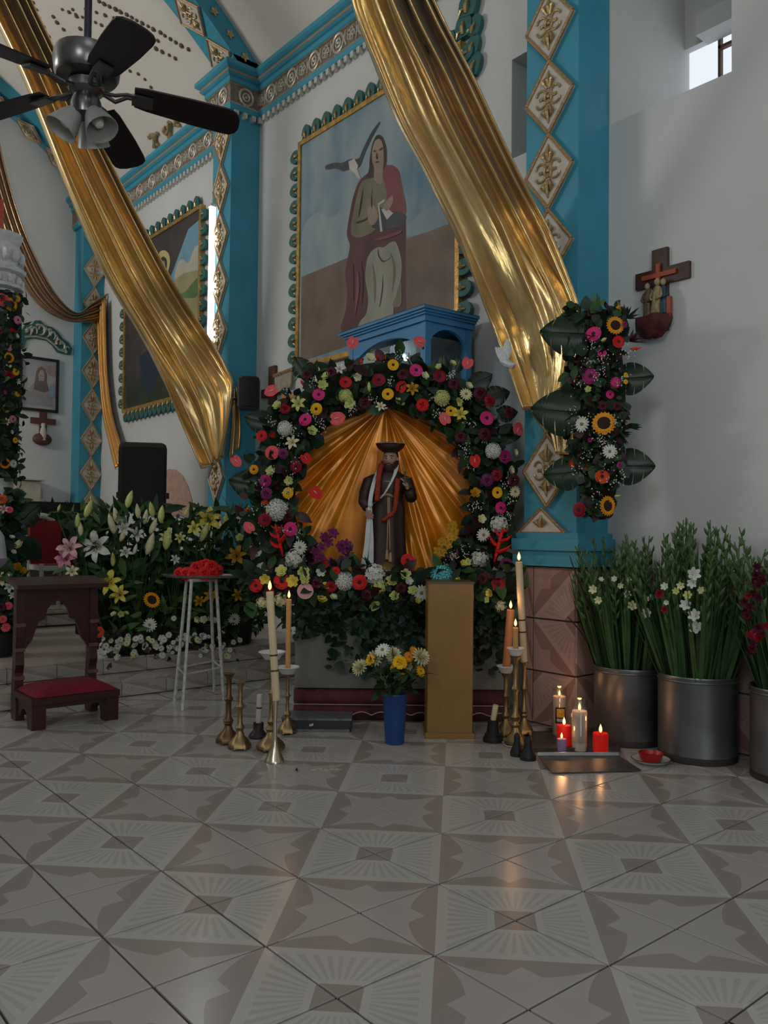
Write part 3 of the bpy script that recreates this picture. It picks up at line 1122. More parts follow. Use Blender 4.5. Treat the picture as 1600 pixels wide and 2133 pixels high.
lay2 = [(0, [(392, 478), (418, 455), (414, 640), (330, 640), (362, 560)]),
        (9, [(370, 545), (382, 538), (392, 552), (405, 515), (416, 508), (415, 580), (360, 590)]),
        (1, [(352, 595), (380, 570), (400, 565), (415, 560), (413, 690), (330, 690), (340, 640)]),
        (2, [(366, 612), (385, 610), (400, 590), (414, 575), (413, 620), (385, 622)]),
        (8, [(265, 790), (330, 780), (410, 760), (412, 850), (262, 860)]),
        (7, [(290, 730), (318, 715), (330, 780), (312, 830), (292, 800)]),
        (3, [(268, 640), (300, 610), (322, 700), (300, 740), (270, 740)]),
        (4, [(330, 530), (335, 522), (344, 521), (352, 528), (355, 545), (350, 568), (341, 582), (330, 575), (326, 556)]),
        (6, [(333, 540), (340, 533), (348, 540), (348, 560), (340, 575), (331, 568)]),
        (5, [(336, 545), (342, 542), (345, 555), (341, 566), (335, 560)])]
pf = MB()
for i, (mi, pts) in enumerate(lay2):
    poly(pf, pts, YW - .0456 - i * .00025, mi)
pf.build('painted_figure', pm2, P2, smooth=False)

# ------------------------------------------------------------------ fluorescent tube on the pilaster
T0, T1 = onY(437, 718, 3.02), onY(440, 432, 3.02)
tx_, ty_ = (T0.x + T1.x) / 2, 3.02
tb = thing('fluorescent_tube', (tx_, ty_, T0.z), 'lit white fluorescent tube standing upright beside the chancel painting', 'lamp')
MB().tube([(tx_, ty_, T0.z), (tx_, ty_, T1.z)], .022, 10).build('tube', emit('tube_light', (.92, .97, 1.0), 13.0), tb)
m_lampw = M('lamp_white_plastic', (.6, .6, .6), .4)
for z in (T0.z - .03, T1.z):
    MB().box((tx_ - .03, ty_ - .025, z), (tx_ + .03, ty_ + .08, z + .03)).build('end_cap', m_lampw, tb)
MB().box((tx_ - .02, ty_ + .04, T0.z), (tx_ + .02, ty_ + .10, T1.z)).build('batten', m_lampw, tb)

# ------------------------------------------------------------------ ceiling fan
m_steel = M('fan_pewter', (.16, .16, .165), .28, metal=.9, var=.1)
m_blade = M('fan_blade_dark_walnut', (.014, .009, .012), .38, var=.2, scale=12, stretch=(1, 6, 1), spec=.4)
m_frost = M('frosted_glass', (.50, .51, .49), .35, var=.08, trans=.35)
FH = D(180, 200, 3.6)
fan = thing('ceiling_fan', (FH.x, FH.y, FH.z), 'dark five-blade ceiling fan with glass lamp shades on a long rod', 'ceiling fan')
b = MB()
b.lathe([(.02, .055), (.06, .06), (.125, .075), (.135, .09), (.142, .15), (.133, .185), (.09, .20), (.045, .205), (.03, .215), (.022, .24)], FH, 28)
b.build('motor_housing', m_steel, fan)
MB().tube([FH + Vector((0, 0, .235)), FH + Vector((0, 0, 4.42))], .0165, 10).build('down_rod', M('fan_rod', (.02, .015, .04), .4), fan)
MB().lathe([(.03, -.10), (.062, -.09), (.068, -.05), (.06, -.02), (.05, 0), (.075, .02), (.075, .055)], FH, 24).build('switch_housing', m_steel, fan)
for k_ in range(5):
    a = math.radians(68 + 72 * k_)
    u = Vector((cos(a), sin(a), -.10)).normalized()
    v = Vector((-sin(a), cos(a), 0))
    tw = math.radians(-13)
    w = (v * cos(tw) + Vector((0, 0, 1)) * sin(tw))
    up = u.cross(w).normalized()
    base = FH + Vector((0, 0, .045))
    outl = []
    for (l, h) in ((.20, .058), (.25, .068), (.45, .080), (.59, .082), (.625, .078), (.648, .060), (.66, .030), (.661, 0)):
        outl.append((l, h))
    ring = [base + u * l + w * h for l, h in outl] + [base + u * l - w * h for l, h in outl[::-1][1:]]
    bl = MB().prism(ring, up * .008).build('blade', m_blade, fan, smooth=False)
    ar = MB()
    ar.tube([FH + Vector((0, 0, .03)) + u * .06, FH + Vector((0, 0, .02)) + u * .12 + w * .02, base + u * .17 - up * .008, base + u * .24 - up * .008], [.014, .013, .012, .010], 8, flat=.6)
    ar.tube([FH + Vector((0, 0, .03)) + u * .06, FH + Vector((0, 0, .02)) + u * .12 - w * .02, base + u * .17 - w * .02 - up * .008, base + u * .26 - w * .02 - up * .008], [.012, .011, .010, .009], 8, flat=.6)
    ar.obox(base + u * .235 - up * .010, u, w, up, .045, .032, .005)
    ar.build('blade_bracket', m_steel, bl)
for k_ in range(3):
    a = math.radians(20 + 120 * k_)
    d = Vector((cos(a) * .75, sin(a) * .75, -1.15)).normalized()
    o_ = FH + Vector((0, 0, -.06)) + Vector((cos(a), sin(a), 0)) * .03
    sh = MB().lathe([(.022, 0), (.030, .02), (.045, .05), (.062, .10), (.070, .135), (.067, .135), (.059, .10), (.042, .05), (.026, .02)], o_, 20, axis=d)
    so = sh.build('lamp_shade', m_frost, fan)
    MB().lathe([(.008, 0.02), (.022, .05), (.028, .08), (.018, .105), (.0, .112)], o_, 12, axis=d).build('bulb', M('unlit_bulb', (.75, .75, .72), .2), so)
# ------------------------------------------------------------------ flowers (shared meshes, flower faces +Z, unit radius)
def petal(mb, ang, L, W, r0=0.1, lift=(0, 0, 0), cup=.15, n=3, tip=0.3, tilt=0.0, z0=0.0):
    """one petal: a cupped strip from r0 to L; lift = z at base, middle, tip"""
    ca, sa = cos(ang), sin(ang)
    vs = []
    for i in range(n + 1):
        t = i / n
        r = r0 + (L - r0) * t
        w = W * (sin(pi * min(1, (t * .8 + .12))) ** .7) if i < n else W * tip
        z = z0 + (lift[0] * (1 - t) ** 2 + 2 * lift[1] * t * (1 - t) + lift[2] * t * t)
        for s in (-1, 0, 1):
            y = s * w
            zz = z + (cup * w if s else 0) + tilt * s * w
            vs.append((r * ca - y * sa, r * sa + y * ca, zz))
    fs = []
    for i in range(n):
        for s in (0, 1):
            a = i * 3 + s
            fs.append((a, a + 3, a + 4, a + 1))
    mb.add(vs, fs)


def two_tone(name, c, edge=None, rough=.55):
    return M('petal_' + name, hexc(c), rough, var=.14, scale=6, col2=hexc(edge) if edge else None, spec=.25)


FM = {}


def fmesh(key, fn, mat):
    if key not in FM:
        mb = MB()
        fn(mb)
        FM[key] = mb.mesh(key.split('|')[0], mat, smooth='full')
    return FM[key]


def g_gerbera(mb):
    for i in range(18):
        petal(mb, i * 2 * pi / 18, 1.0, .205, .2, (.02, .10, .0), .12, 3, .72, tilt=.12)
    for i in range(14):
        petal(mb, i * 2 * pi / 14 + .2, .74, .19, .2, (.08, .18, .14), .15, 3, .7, tilt=.12)


def g_daisy(mb):
    for i in range(15):
        petal(mb, i * 2 * pi / 15, 1.0, .15, .18, (0, .08, -.02), .2, 2, .5)
    for i in range(12):
        petal(mb, i * 2 * pi / 12 + .1, .85, .13, .18, (.06, .16, .10), .2, 2, .5)


def g_disc(r, h):
    return lambda mb: mb.lathe([(r, .02), (r * .95, h), (r * .55, h * 1.35), (r * .2, h * 1.1), (0, h)], (0, 0, 0), 12)


def g_sun(mb):
    for i in range(20):
        petal(mb, i * 2 * pi / 20, 1.0, .14, .45, (.0, .06, .03), .25, 3, .02)
    for i in range(20):
        petal(mb, i * 2 * pi / 20 + .16, .88, .13, .45, (.06, .12, .09), .25, 2, .02)


def g_lily(mb):
    for i in range(6):
        petal(mb, i * pi / 3, 1.0 if i % 2 else .94, .24 if i % 2 else .19, .03, (-.45, .30, -.05), .28, 5, .06, z0=0)


def g_stamen(mb):
    for i in range(6):
        a = i * pi / 3 + .3
        mb.tube([(0, 0, -.3), (.12 * cos(a), .12 * sin(a), .1), (.3 * cos(a), .3 * sin(a), .30)], .014, 4)
        mb.ball((.3 * cos(a), .3 * sin(a), .31), .05, 5, 3, (1, 1, .5))


def g_rose(mb):
    for k in range(5):
        n = (3, 4, 5, 5, 6)[k]
        for i in range(n):
            r = .18 + k * .16
            petal(mb, i * 2 * pi / n + k * .8, r + .22, .30 + k * .05, r * .55, (.10, .75 - k * .10, .62 - k * .16), -.25 if k < 3 else .1, 3, .7)
    mb.ball((0, 0, .3), .22, 6, 4)


def g_lisi(mb):
    """open cup of broad ruffled petals"""
    for k in range(2):
        for i in range(5):
            petal(mb, i * 2 * pi / 5 + k * .63, .98 - .25 * k, .46 - .08 * k, .05, (-.25, .20 + .2 * k, .42 + .15 * k), -.12, 4, .62, tilt=.18 * (1 if i % 2 else -1))
    mb.ball((0, 0, 0), .16, 6, 4)


def g_dome(seed, n, pet=4, R0=1.0, fl=.26):
    def fn(mb):
        rr = random.Random(seed)
        for i in range(n):
            t = (i + .5) / n
            th = math.acos(1 - t * 1.15)
            ph = i * 2.39996
            d = Vector((sin(th) * cos(ph), sin(th) * sin(ph), cos(th)))
            q = d.to_track_quat('Z', 'Y') @ Quaternion((0, 0, 1), rr.uniform(0, 3))
            c = d * R0 * rr.uniform(.9, 1.05)
            vs, fs = [c], []
            for k in range(pet):
                a = k * 2 * pi / pet
                for da, l in ((-.32, .8), (0, 1.05), (.32, .8)):
                    vs.append(c + q @ Vector((fl * l * cos(a + da * 1.6), fl * l * sin(a + da * 1.6), .05)))
                b = 1 + k * 3
                fs.append((0, b, b + 1, b + 2))
            mb.add(vs, fs)
        mb.ball((0, 0, -.05), .82, 8, 5)
    return fn


def g_pompon(mb):
    for j, (n, L, h) in enumerate(((14, 1.0, .05), (14, .95, .35), (12, .8, .62), (9, .58, .85), (6, .32, 1.0))):
        for i in range(n):
            petal(mb, i * 2 * pi / n + j * .3, L, .13, .1, (.0, h * .8, h), .35, 2, .4)


def g_anth(mb):
    n = 16
    out = []
    for i in range(n):
        a = i / n * 2 * pi
        r = 1.0 - .42 * math.exp(-((a - pi) / .33) ** 2) + .10 * math.exp(-(min(a, 2 * pi - a) / .35) ** 2)
        x, y = .80 * r * sin(a), 1.0 * r * cos(a)
        out.append(Vector((x, y, .16 * abs(x) + .18 * max(0, y) ** 2 + .04 * sin(a * 5))))
    c = Vector((0, -.30, -.02))
    mb.add([c] + out, [(0, 1 + (i + 1) % n, 1 + i) for i in range(n)])


def g_spadix(mb):
    mb.tube([(0, -.30, .0), (0, -.05, .18), (0, .35, .32)], [.075, .07, .03], 6)


def g_bud(mb):
    mb.lathe([(.06, 0), (.21, .2), (.30, .55), (.27, .95), (.15, 1.35), (.02, 1.6)], (0, 0, 0), 6, wob=lambda a, h: 1 + .12 * cos(3 * a))


def g_heliconia(mb):
    for k, (z, s) in enumerate(((0, 1), (.45, .95), (.85, .85), (1.25, .7), (1.6, .5))):
        sg = 1 if k % 2 else -1
        mb.tube([(0, 0, z), (sg * .30 * s, 0, z + .10), (sg * .80 * s, 0, z + .45 * s), (sg * 1.10 * s, 0, z + .85 * s)], [.20 * s, .34 * s, .22 * s, .01], 8, flat=.45)
    mb.tube([(0, 0, -.8), (0, 0, 0), (0, 0, 1.7), (0, 0, 2.1)], [.06, .14, .12, .01], 6)


def g_strel(mb):
    for k in range(5):
        a = -.7 + k * .35
        mb.tube([(0, 0, 0), (sin(a) * .5, .05 * k, cos(a) * .6), (sin(a) * .9, .02 * k, cos(a) * 1.1)], [.05, .12, .01], 5, flat=.45)


def g_orchid(mb):
    for i in range(5):
        petal(mb, i * 2 * pi / 5 + .3, 1.0, .42 if i % 2 else .30, .05, (0, .18, .05), .2, 3, .4)
    mb.ball((0, -.1, .15), .2, 6, 4)


def g_glad(mb):
    for i in range(6):
        petal(mb, i * pi / 3, .95, .34, .06, (-.5, .25, .42), -.2, 3, .45)


def g_spike(mb):
    mb.lathe([(.05, 0), (.16, .15), (.20, .6), (.17, 1.2), (.08, 1.7), (.01, 1.9)], (0, 0, 0), 8, wob=lambda a, h: 1 + .15 * sin(5 * a + h * 20))


def leaf_geo(mb, c, d, n, L, W, seg=3, bend=.2, fold=.2):
    """lanceolate or oval leaf from c along d, upper face n"""
    c, d, n = Vector(c), Vector(d).normalized(), Vector(n)
    s = d.cross(n)
    if s.length < 1e-4:
        s = d.cross(Vector((.3, .5, .8)))
    s.normalize()
    n = s.cross(d)
    vs, fs = [], []
    for i in range(seg + 1):
        t = i / seg
        w = W * (sin(pi * min(.995, .03 + t * .965)) ** .85) * (1.12 - .3 * t)
        p = c + d * (L * t) - n * (bend * L * t * t)
        vs += [p - s * w + n * (fold * w), p, p + s * w + n * (fold * w)]
    for i in range(seg):
        for k in (0, 1):
            a = i * 3 + k
            fs.append((a, a + 1, a + 4, a + 3))
    mb.add(vs, fs)


m_leaf = [M('leaf_deep_green', (.010, .030, .011), .5, var=.35, scale=9, spec=.22), M('leaf_mid_green', (.026, .068, .020), .48, var=.35, scale=9, spec=.25),
          M('leaf_blue_green', (.032, .056, .042), .55, var=.25, scale=9, spec=.2), M('leaf_fresh_green', (.07, .135, .035), .45, var=.3, scale=9), M('leaf_burgundy', (.040, .008, .014), .5, var=.4, scale=9)]
m_stem = M('stem_green', (.04, .085, .025), .5, var=.2)
m_breath = M('gypsophila_white', (.62, .63, .58), .6)
m_brown = M('seed_disc_brown', (.035, .014, .008), .8, var=.3, bump=.5, bscale=200)
m_yc = M('daisy_centre_olive', (.22, .19, .05), .8)
m_dk = M('gerbera_eye_dark', (.03, .010, .012), .8)
m_spad = M('spadix_cream', (.75, .55, .45), .5)
m_pollen = M('pollen_rust', (.20, .07, .02), .8)
PET = dict(red=('c01018', 'd62018'), hotpink=('d02272', 'e23a88'), magenta=('90165c', 'a82470'), yellow=('e8a800', 'f2c020'), orange=('e08a10', 'eda020'), white=('c9ccc2', 'e2e4da'), cream=('d2cfa0', 'e6e2b8'),
           lime=('b9c465', 'd5da8e'), coral=('dd4a52', 'ea666a'), crimson=('7d0c1c', '941428'), wine=('3d0b1c', '521226'), redorange=('cc3a12', 'dc5020'), pink=('c9708f', 'dc90aa'), blush=('c8949c', 'ddb0b4'), plum=('5e1c4a', '7a2a60'),
           violet=('4a2470', '62348a'), aqua=('4fb4bd', '74cdd2'), lemon=('d6c642', 'e6da6a'), gold=('b07c14', 'c89628'), rust=('b2461a', 'c65c26'))


def col(c):
    return two_tone(c, *PET[c])


def flower(kind, c, par, pos, nrm, r, spin=None, label=None):
    """one bloom: petals as the part, its eye as a sub-part"""
    spin = R.uniform(0, 6.28) if spin is None else spin
    if kind == 'rose' and c in ('lime', 'cream', 'lemon', 'white', 'gold') and r < .05:
        kind = 'lisianthus'
        nrm = Vector(nrm).normalized() + Vector((R.uniform(-.6, .6), R.uniform(-.6, .6), R.uniform(-.4, .5)))
        r *= R.uniform(.95, 1.3)
    q = aim(nrm, spin)

    def mk(fn, nm, eye=None):
        o = inst(fmesh(nm + '|' + c, fn, col(c)), nm, par, pos, q, r)
        if eye:
            sub(fmesh(*eye), eye[0].split('|')[0], o)
        return o
    if kind == 'gerbera':
        return mk(g_gerbera, 'gerbera', ('flower_eye|g' + ('w' if c in ('white', 'blush') else ''), g_disc(.27, .14), m_yc if c in ('white', 'blush') else m_dk))
    if kind == 'daisy':
        return mk(g_daisy, 'daisy', ('flower_eye|d', g_disc(.22, .16), m_yc))
    if kind == 'sunflower':
        return mk(g_sun, 'sunflower', ('seed_disc', g_disc(.56, .10), m_brown))
    if kind == 'lily':
        return mk(g_lily, 'lily', ('stamens', g_stamen, m_pollen))
    if kind == 'rose':
        return mk(g_rose, 'rose')
    if kind == 'lisianthus':
        return mk(g_lisi, 'lisianthus')
    if kind == 'hydrangea':
        return mk(g_dome(3, 62, 4, 1.0, .31), 'hydrangea')
    if kind == 'cluster':
        return mk(g_dome(5, 26, 5, 1.0, .3), 'blossom_cluster')
    if kind == 'pompon':
        return mk(g_pompon, 'chrysanthemum')
    if kind == 'anthurium':
        return mk(g_anth, 'anthurium', ('spadix', g_spadix, m_spad))
    if kind == 'bud':
        return mk(g_bud, 'lily_bud')
    if kind == 'heliconia':
        return mk(g_heliconia, 'heliconia')
    if kind == 'strelitzia':
        return mk(g_strel, 'bird_of_paradise')
    if kind == 'orchid':
        return mk(g_orchid, 'orchid_bloom')
    if kind == 'gladiolus':
        return mk(g_glad, 'gladiolus_bloom')
    if kind == 'spike':
        return mk(g_spike, 'statice_spike')


def monstera_mesh():
    """split leaf, unit length, lying in XY, stem end at the origin, tip at +Y; slits only in the outer half"""
    mb = MB()
    n = 16

    def w(t):
        return .50 * (sin(pi * min(1, .20 + t * .79)) ** .75)

    def q(sg, t, k, dy=0.0):
        x = w(t) * k
        return Vector((sg * x, t + .10 * k * (1 - t) - .20 * x + dy, .05 * sin(pi * k) - .22 * x * x * 2))
    for sg in (1, -1):
        for i in range(n):
            t0, t1 = i / n, (i + 1) / n
            gap = .45 if i % 4 == 3 and i < n - 1 else 0
            te = t1 - gap / n
            vs = [q(sg, t0, 0), q(sg, t1, 0), q(sg, t0, .42), q(sg, t1, .42), q(sg, t0, 1), q(sg, te, 1)]
            fs = [(0, 2, 3, 1), (2, 4, 5, 3)]
            mb.add(vs, fs if sg > 0 else [f[::-1] for f in fs])
        lobe = [Vector((0, 0, 0)), q(sg, 0, .42), q(sg, 0, 1), Vector((sg * .30, -.13, -.04)), Vector((sg * .12, -.12, -.02))]
        mb.add(lobe, [(0, 4, 3, 2, 1)] if sg > 0 else [(1, 2, 3, 4, 0)])
    mb.tube([(0, -.35, -.1), (0, 0, .012), (0, .95, .004)], [.014, .014, .004], 4)
    return mb.mesh('monstera_leaf', M('monstera_dark_green', (.008, .026, .012), .35, var=.3, scale=4, spec=.35), smooth='full')


MONST = monstera_mesh()


def monstera(par, base, d, nrm, L):
    """big leaf from base toward d, upper face toward nrm"""
    d, nrm = Vector(d).normalized(), Vector(nrm)
    x = d.cross(nrm).normalized()
    z = x.cross(d)
    q = Matrix((x, d, z)).transposed().to_quaternion()
    return inst(MONST, 'monstera_leaf', par, base, q, L)


def foliage(par, name, pts, mats, sizes=(.05, .10), round_=.45, face=None, spread=1.0, seg=4):
    """uncountable small leaves: one mesh per arrangement"""
    mb = MB()
    for (p, n) in pts:
        d = Vector((R.gauss(0, 1), R.gauss(0, 1), R.gauss(0, 1))) * spread + Vector(n) * .6
        L = R.uniform(*sizes)
        mb.mat(R.randrange(len(mats)))
        leaf_geo(mb, p, d, Vector(n) + Vector((R.gauss(0, .4), R.gauss(0, .4), R.gauss(0, .4))), L, L * round_ * R.uniform(.7, 1.1), seg, R.uniform(-.1, .4))
    o = mb.build(name, mats, par, smooth='full')
    o['kind'] = 'stuff'
    return o


def breath(par, pts, r=.006):
    mb = MB()
    for p in pts:
        mb.ball(p, r * R.uniform(.7, 1.3), 4, 3)
    o = mb.build('gypsophila', m_breath, par, smooth=False)
    o['kind'] = 'stuff'
    return o


def toward_cam(p, up=0.0, side=0.0):
    d = (CAM - Vector(p))
    d.z *= .4
    d.normalize()
    return d + Vector((0, 0, up)) + RT0 * side
# ------------------------------------------------------------------ side altar facing the nave
NF = Vector((0.7670, -0.6416, 0))     # the altar's front
UA = Vector((0.6416, 0.7670, 0))      # its width, left to right
ZU = Vector((0, 0, 1))
AC = Vector((-1.807, 2.55, 0))        # middle of the arch, on the floor


def AL(u, f, z):
    """u along the altar, f toward the nave, z up"""
    return AC + UA * u + NF * f + ZU * z


alt = thing('side_altar', AL(.1, 0, 0), 'altar table with pale cloth over burgundy velvet beneath the saint', 'altar')
m_cloth = M('pale_altar_cloth', (.16, .165, .14), .85, var=.10, scale=5, bump=.2, bscale=18)
m_velvet = M('burgundy_velvet', (.085, .012, .02), .8, var=.45, scale=14, bump=.2, bscale=40, sheen=.1)
mb = MB()
mb.obox(AL(.10, .01, .50), UA, NF, ZU, .655, .26, .30, bev=.01)
mb.build('cloth_front', m_cloth, alt, smooth=False)
MB().obox(AL(.10, .01, .815), UA, NF, ZU, .67, .275, .016).build('table_top', m_cloth, alt, smooth=False)
# velvet foot with a quilted roll and scalloped hem
vb = MB()
nn_ = 44


def roll(u, v):
    s = u * 2 - 1
    prof = [(.24, .005), (.285, .03), (.295, .075), (.275, .10), (.30, .125), (.285, .175), (.24, .20)]
    k = v * 6
    i = min(5, int(k))
    f = k - i
    a = prof[i][0] + (prof[i + 1][0] - prof[i][0]) * f
    z = prof[i][1] + (prof[i + 1][1] - prof[i][1]) * f
    return AL(.10 + s * .66, a + .006 * sin(u * 60) - (.03 if abs(s) > .98 else 0), z)


vb.grid(roll, nn_, 12)
vb.obox(AL(.10, .0, .10), UA, NF, ZU, .655, .24, .10)
vf = vb.build('velvet_foot', m_velvet, alt, smooth='full')
tr = MB()
pts = [AL(.10 - .66 + 1.32 * i / 80, .300, .062 + .020 * abs(sin(i / 80 * pi * 11)) - .02) for i in range(81)]
tr.tube(pts, .004, 5)
pts = [AL(.10 - .66 + 1.32 * i / 20, .298, .105) for i in range(21)]
tr.tube(pts, .003, 5)
tr.build('trim_cord', M('silver_cord', (.35, .30, .30), .4, metal=.4), vf)

# ---- satin fan behind the saint
satin = M('orange_satin', (.85, .29, .022), .30, metal=.25, var=.25, scale=4, spec=.6, bump=.08, bscale=10)
fanb = thing('satin_backdrop', AL(0, -.12, .82), 'pleated orange satin fan spread behind the saint statue', 'backdrop')
sb = MB()
APX = (803, 846)


def sat(u, v):
    # u across the fan, v from the apex outward; pleats loosen and curl toward the rim
    uu = u + .010 * v * sin(u * 31) + .006 * v * sin(u * 57 + 2)
    a = math.radians(-12 + 204 * uu)
    rim = 205 + (150 * max(0, sin(a)) ** 2.2 + 30 * abs(sin(2 * a)))
    r = 6 + (rim - 6) * v
    x = APX[0] - cos(a) * r * 1.02
    y = APX[1] + sin(a) * r + 18 * v * (1 - abs(sin(a)))
    ph = u * 2 * pi * 15 + 1.1 * sin(u * 19) + v * 1.2 * sin(u * 11)
    amp = (.008 + .052 * v) * (.55 + .45 * sin(u * 23 + 1))
    h = amp * (abs(sin(ph * .5)) ** .5 * 2 - 1 + .45 * v * sin(ph * 1.3 + v * 6) + .25 * v * sin(ph * 2.7 - v * 4))
    return D(x, y, 5.53 - h)


sb.grid(sat, 300, 30)
sb.build('pleated_satin', satin, fanb, smooth='full')

# ---- flower arch
arch = thing('flower_arch', AL(0, .05, .82), 'broad arch of mixed gerberas, lilies, anthuriums and greenery framing the saint', 'flower arch')
foam = MB()
CXA, CYA = 800, 1032


def ringpt(th, rr, d):
    return D(CXA + cos(th) * rr, CYA - sin(th) * rr, d)


def fo(u, v):
    th = math.radians(-62 + 304 * u)
    bot = max(0, -sin(th))
    ri, ro = 184 + 22 * bot, 278 + 4 * cos(th) + 8 * bot - 22 * max(0, cos(th)) ** 3
    ph = v * 2 * pi
    rm, rw = (ri + ro) / 2, (ro - ri) / 2
    return ringpt(th, rm + rw * cos(ph), 5.42 - .11 * sin(ph))


foam.grid(fo, 70, 14)
# flower bank along the table's front edge
foam.grid(lambda u, v: D(520 + 555 * u, 1218 + 30 * sin(v * 2 * pi), 5.12 + .09 * cos(v * 2 * pi)), 20, 10)
foam.build('moss_frame', M('dark_moss_and_shade', (.008, .014, .007), .95, var=.5, scale=30), arch, smooth='full')


def rp(lo=-.02, hi=.10, sides=True):
    """random point on the arch's front, with its outward direction"""
    th = math.radians(R.uniform(-60, 240))
    ro = 292 - 22 * max(0, cos(th)) ** 3
    rr = R.uniform(182, ro)
    p = ringpt(th, rr, 5.32 - R.uniform(lo, hi))
    o = UA * cos(th) + ZU * sin(th)
    return p, NF + o * R.uniform(-.6, .9) * (1 if rr > 235 else -.4)


lv = [rp() for _ in range(1250)]
lv += [(D(R.uniform(505, 1080), R.uniform(1180, 1268), R.uniform(5.0, 5.12)), NF + Vector((0, 0, R.uniform(-.8, .8)))) for _ in range(330)]
foliage(arch, 'mixed_greenery', lv, [m_leaf[0], m_leaf[0], m_leaf[1], m_leaf[2], m_leaf[4]], (.05, .12), .34)
# eucalyptus trailing over the cloth
ev = []
for k_ in range(85):
    x = R.uniform(600, 1050)
    y0 = R.uniform(1238, 1265)
    ln = R.uniform(30, 165) * (.55 if x < 700 else 1) * (1 if x < 880 or x > 990 else .5)
    for j in range(int(ln / 7)):
        ev.append((D(x + R.gauss(0, 9), y0 + j * 7, R.uniform(5.03, 5.11)), NF + Vector((0, 0, -.5))))
foliage(arch, 'trailing_eucalyptus', ev, [m_leaf[0], m_leaf[0], m_leaf[2]], (.04, .07), .50)
br = []
for k_ in range(58):
    p, n = rp(.06, .12)
    for j in range(16):
        br.append(p + Vector((R.gauss(0, .018), R.gauss(0, .018), R.gauss(0, .018))) + NF * .04)
breath(arch, br, .0042)

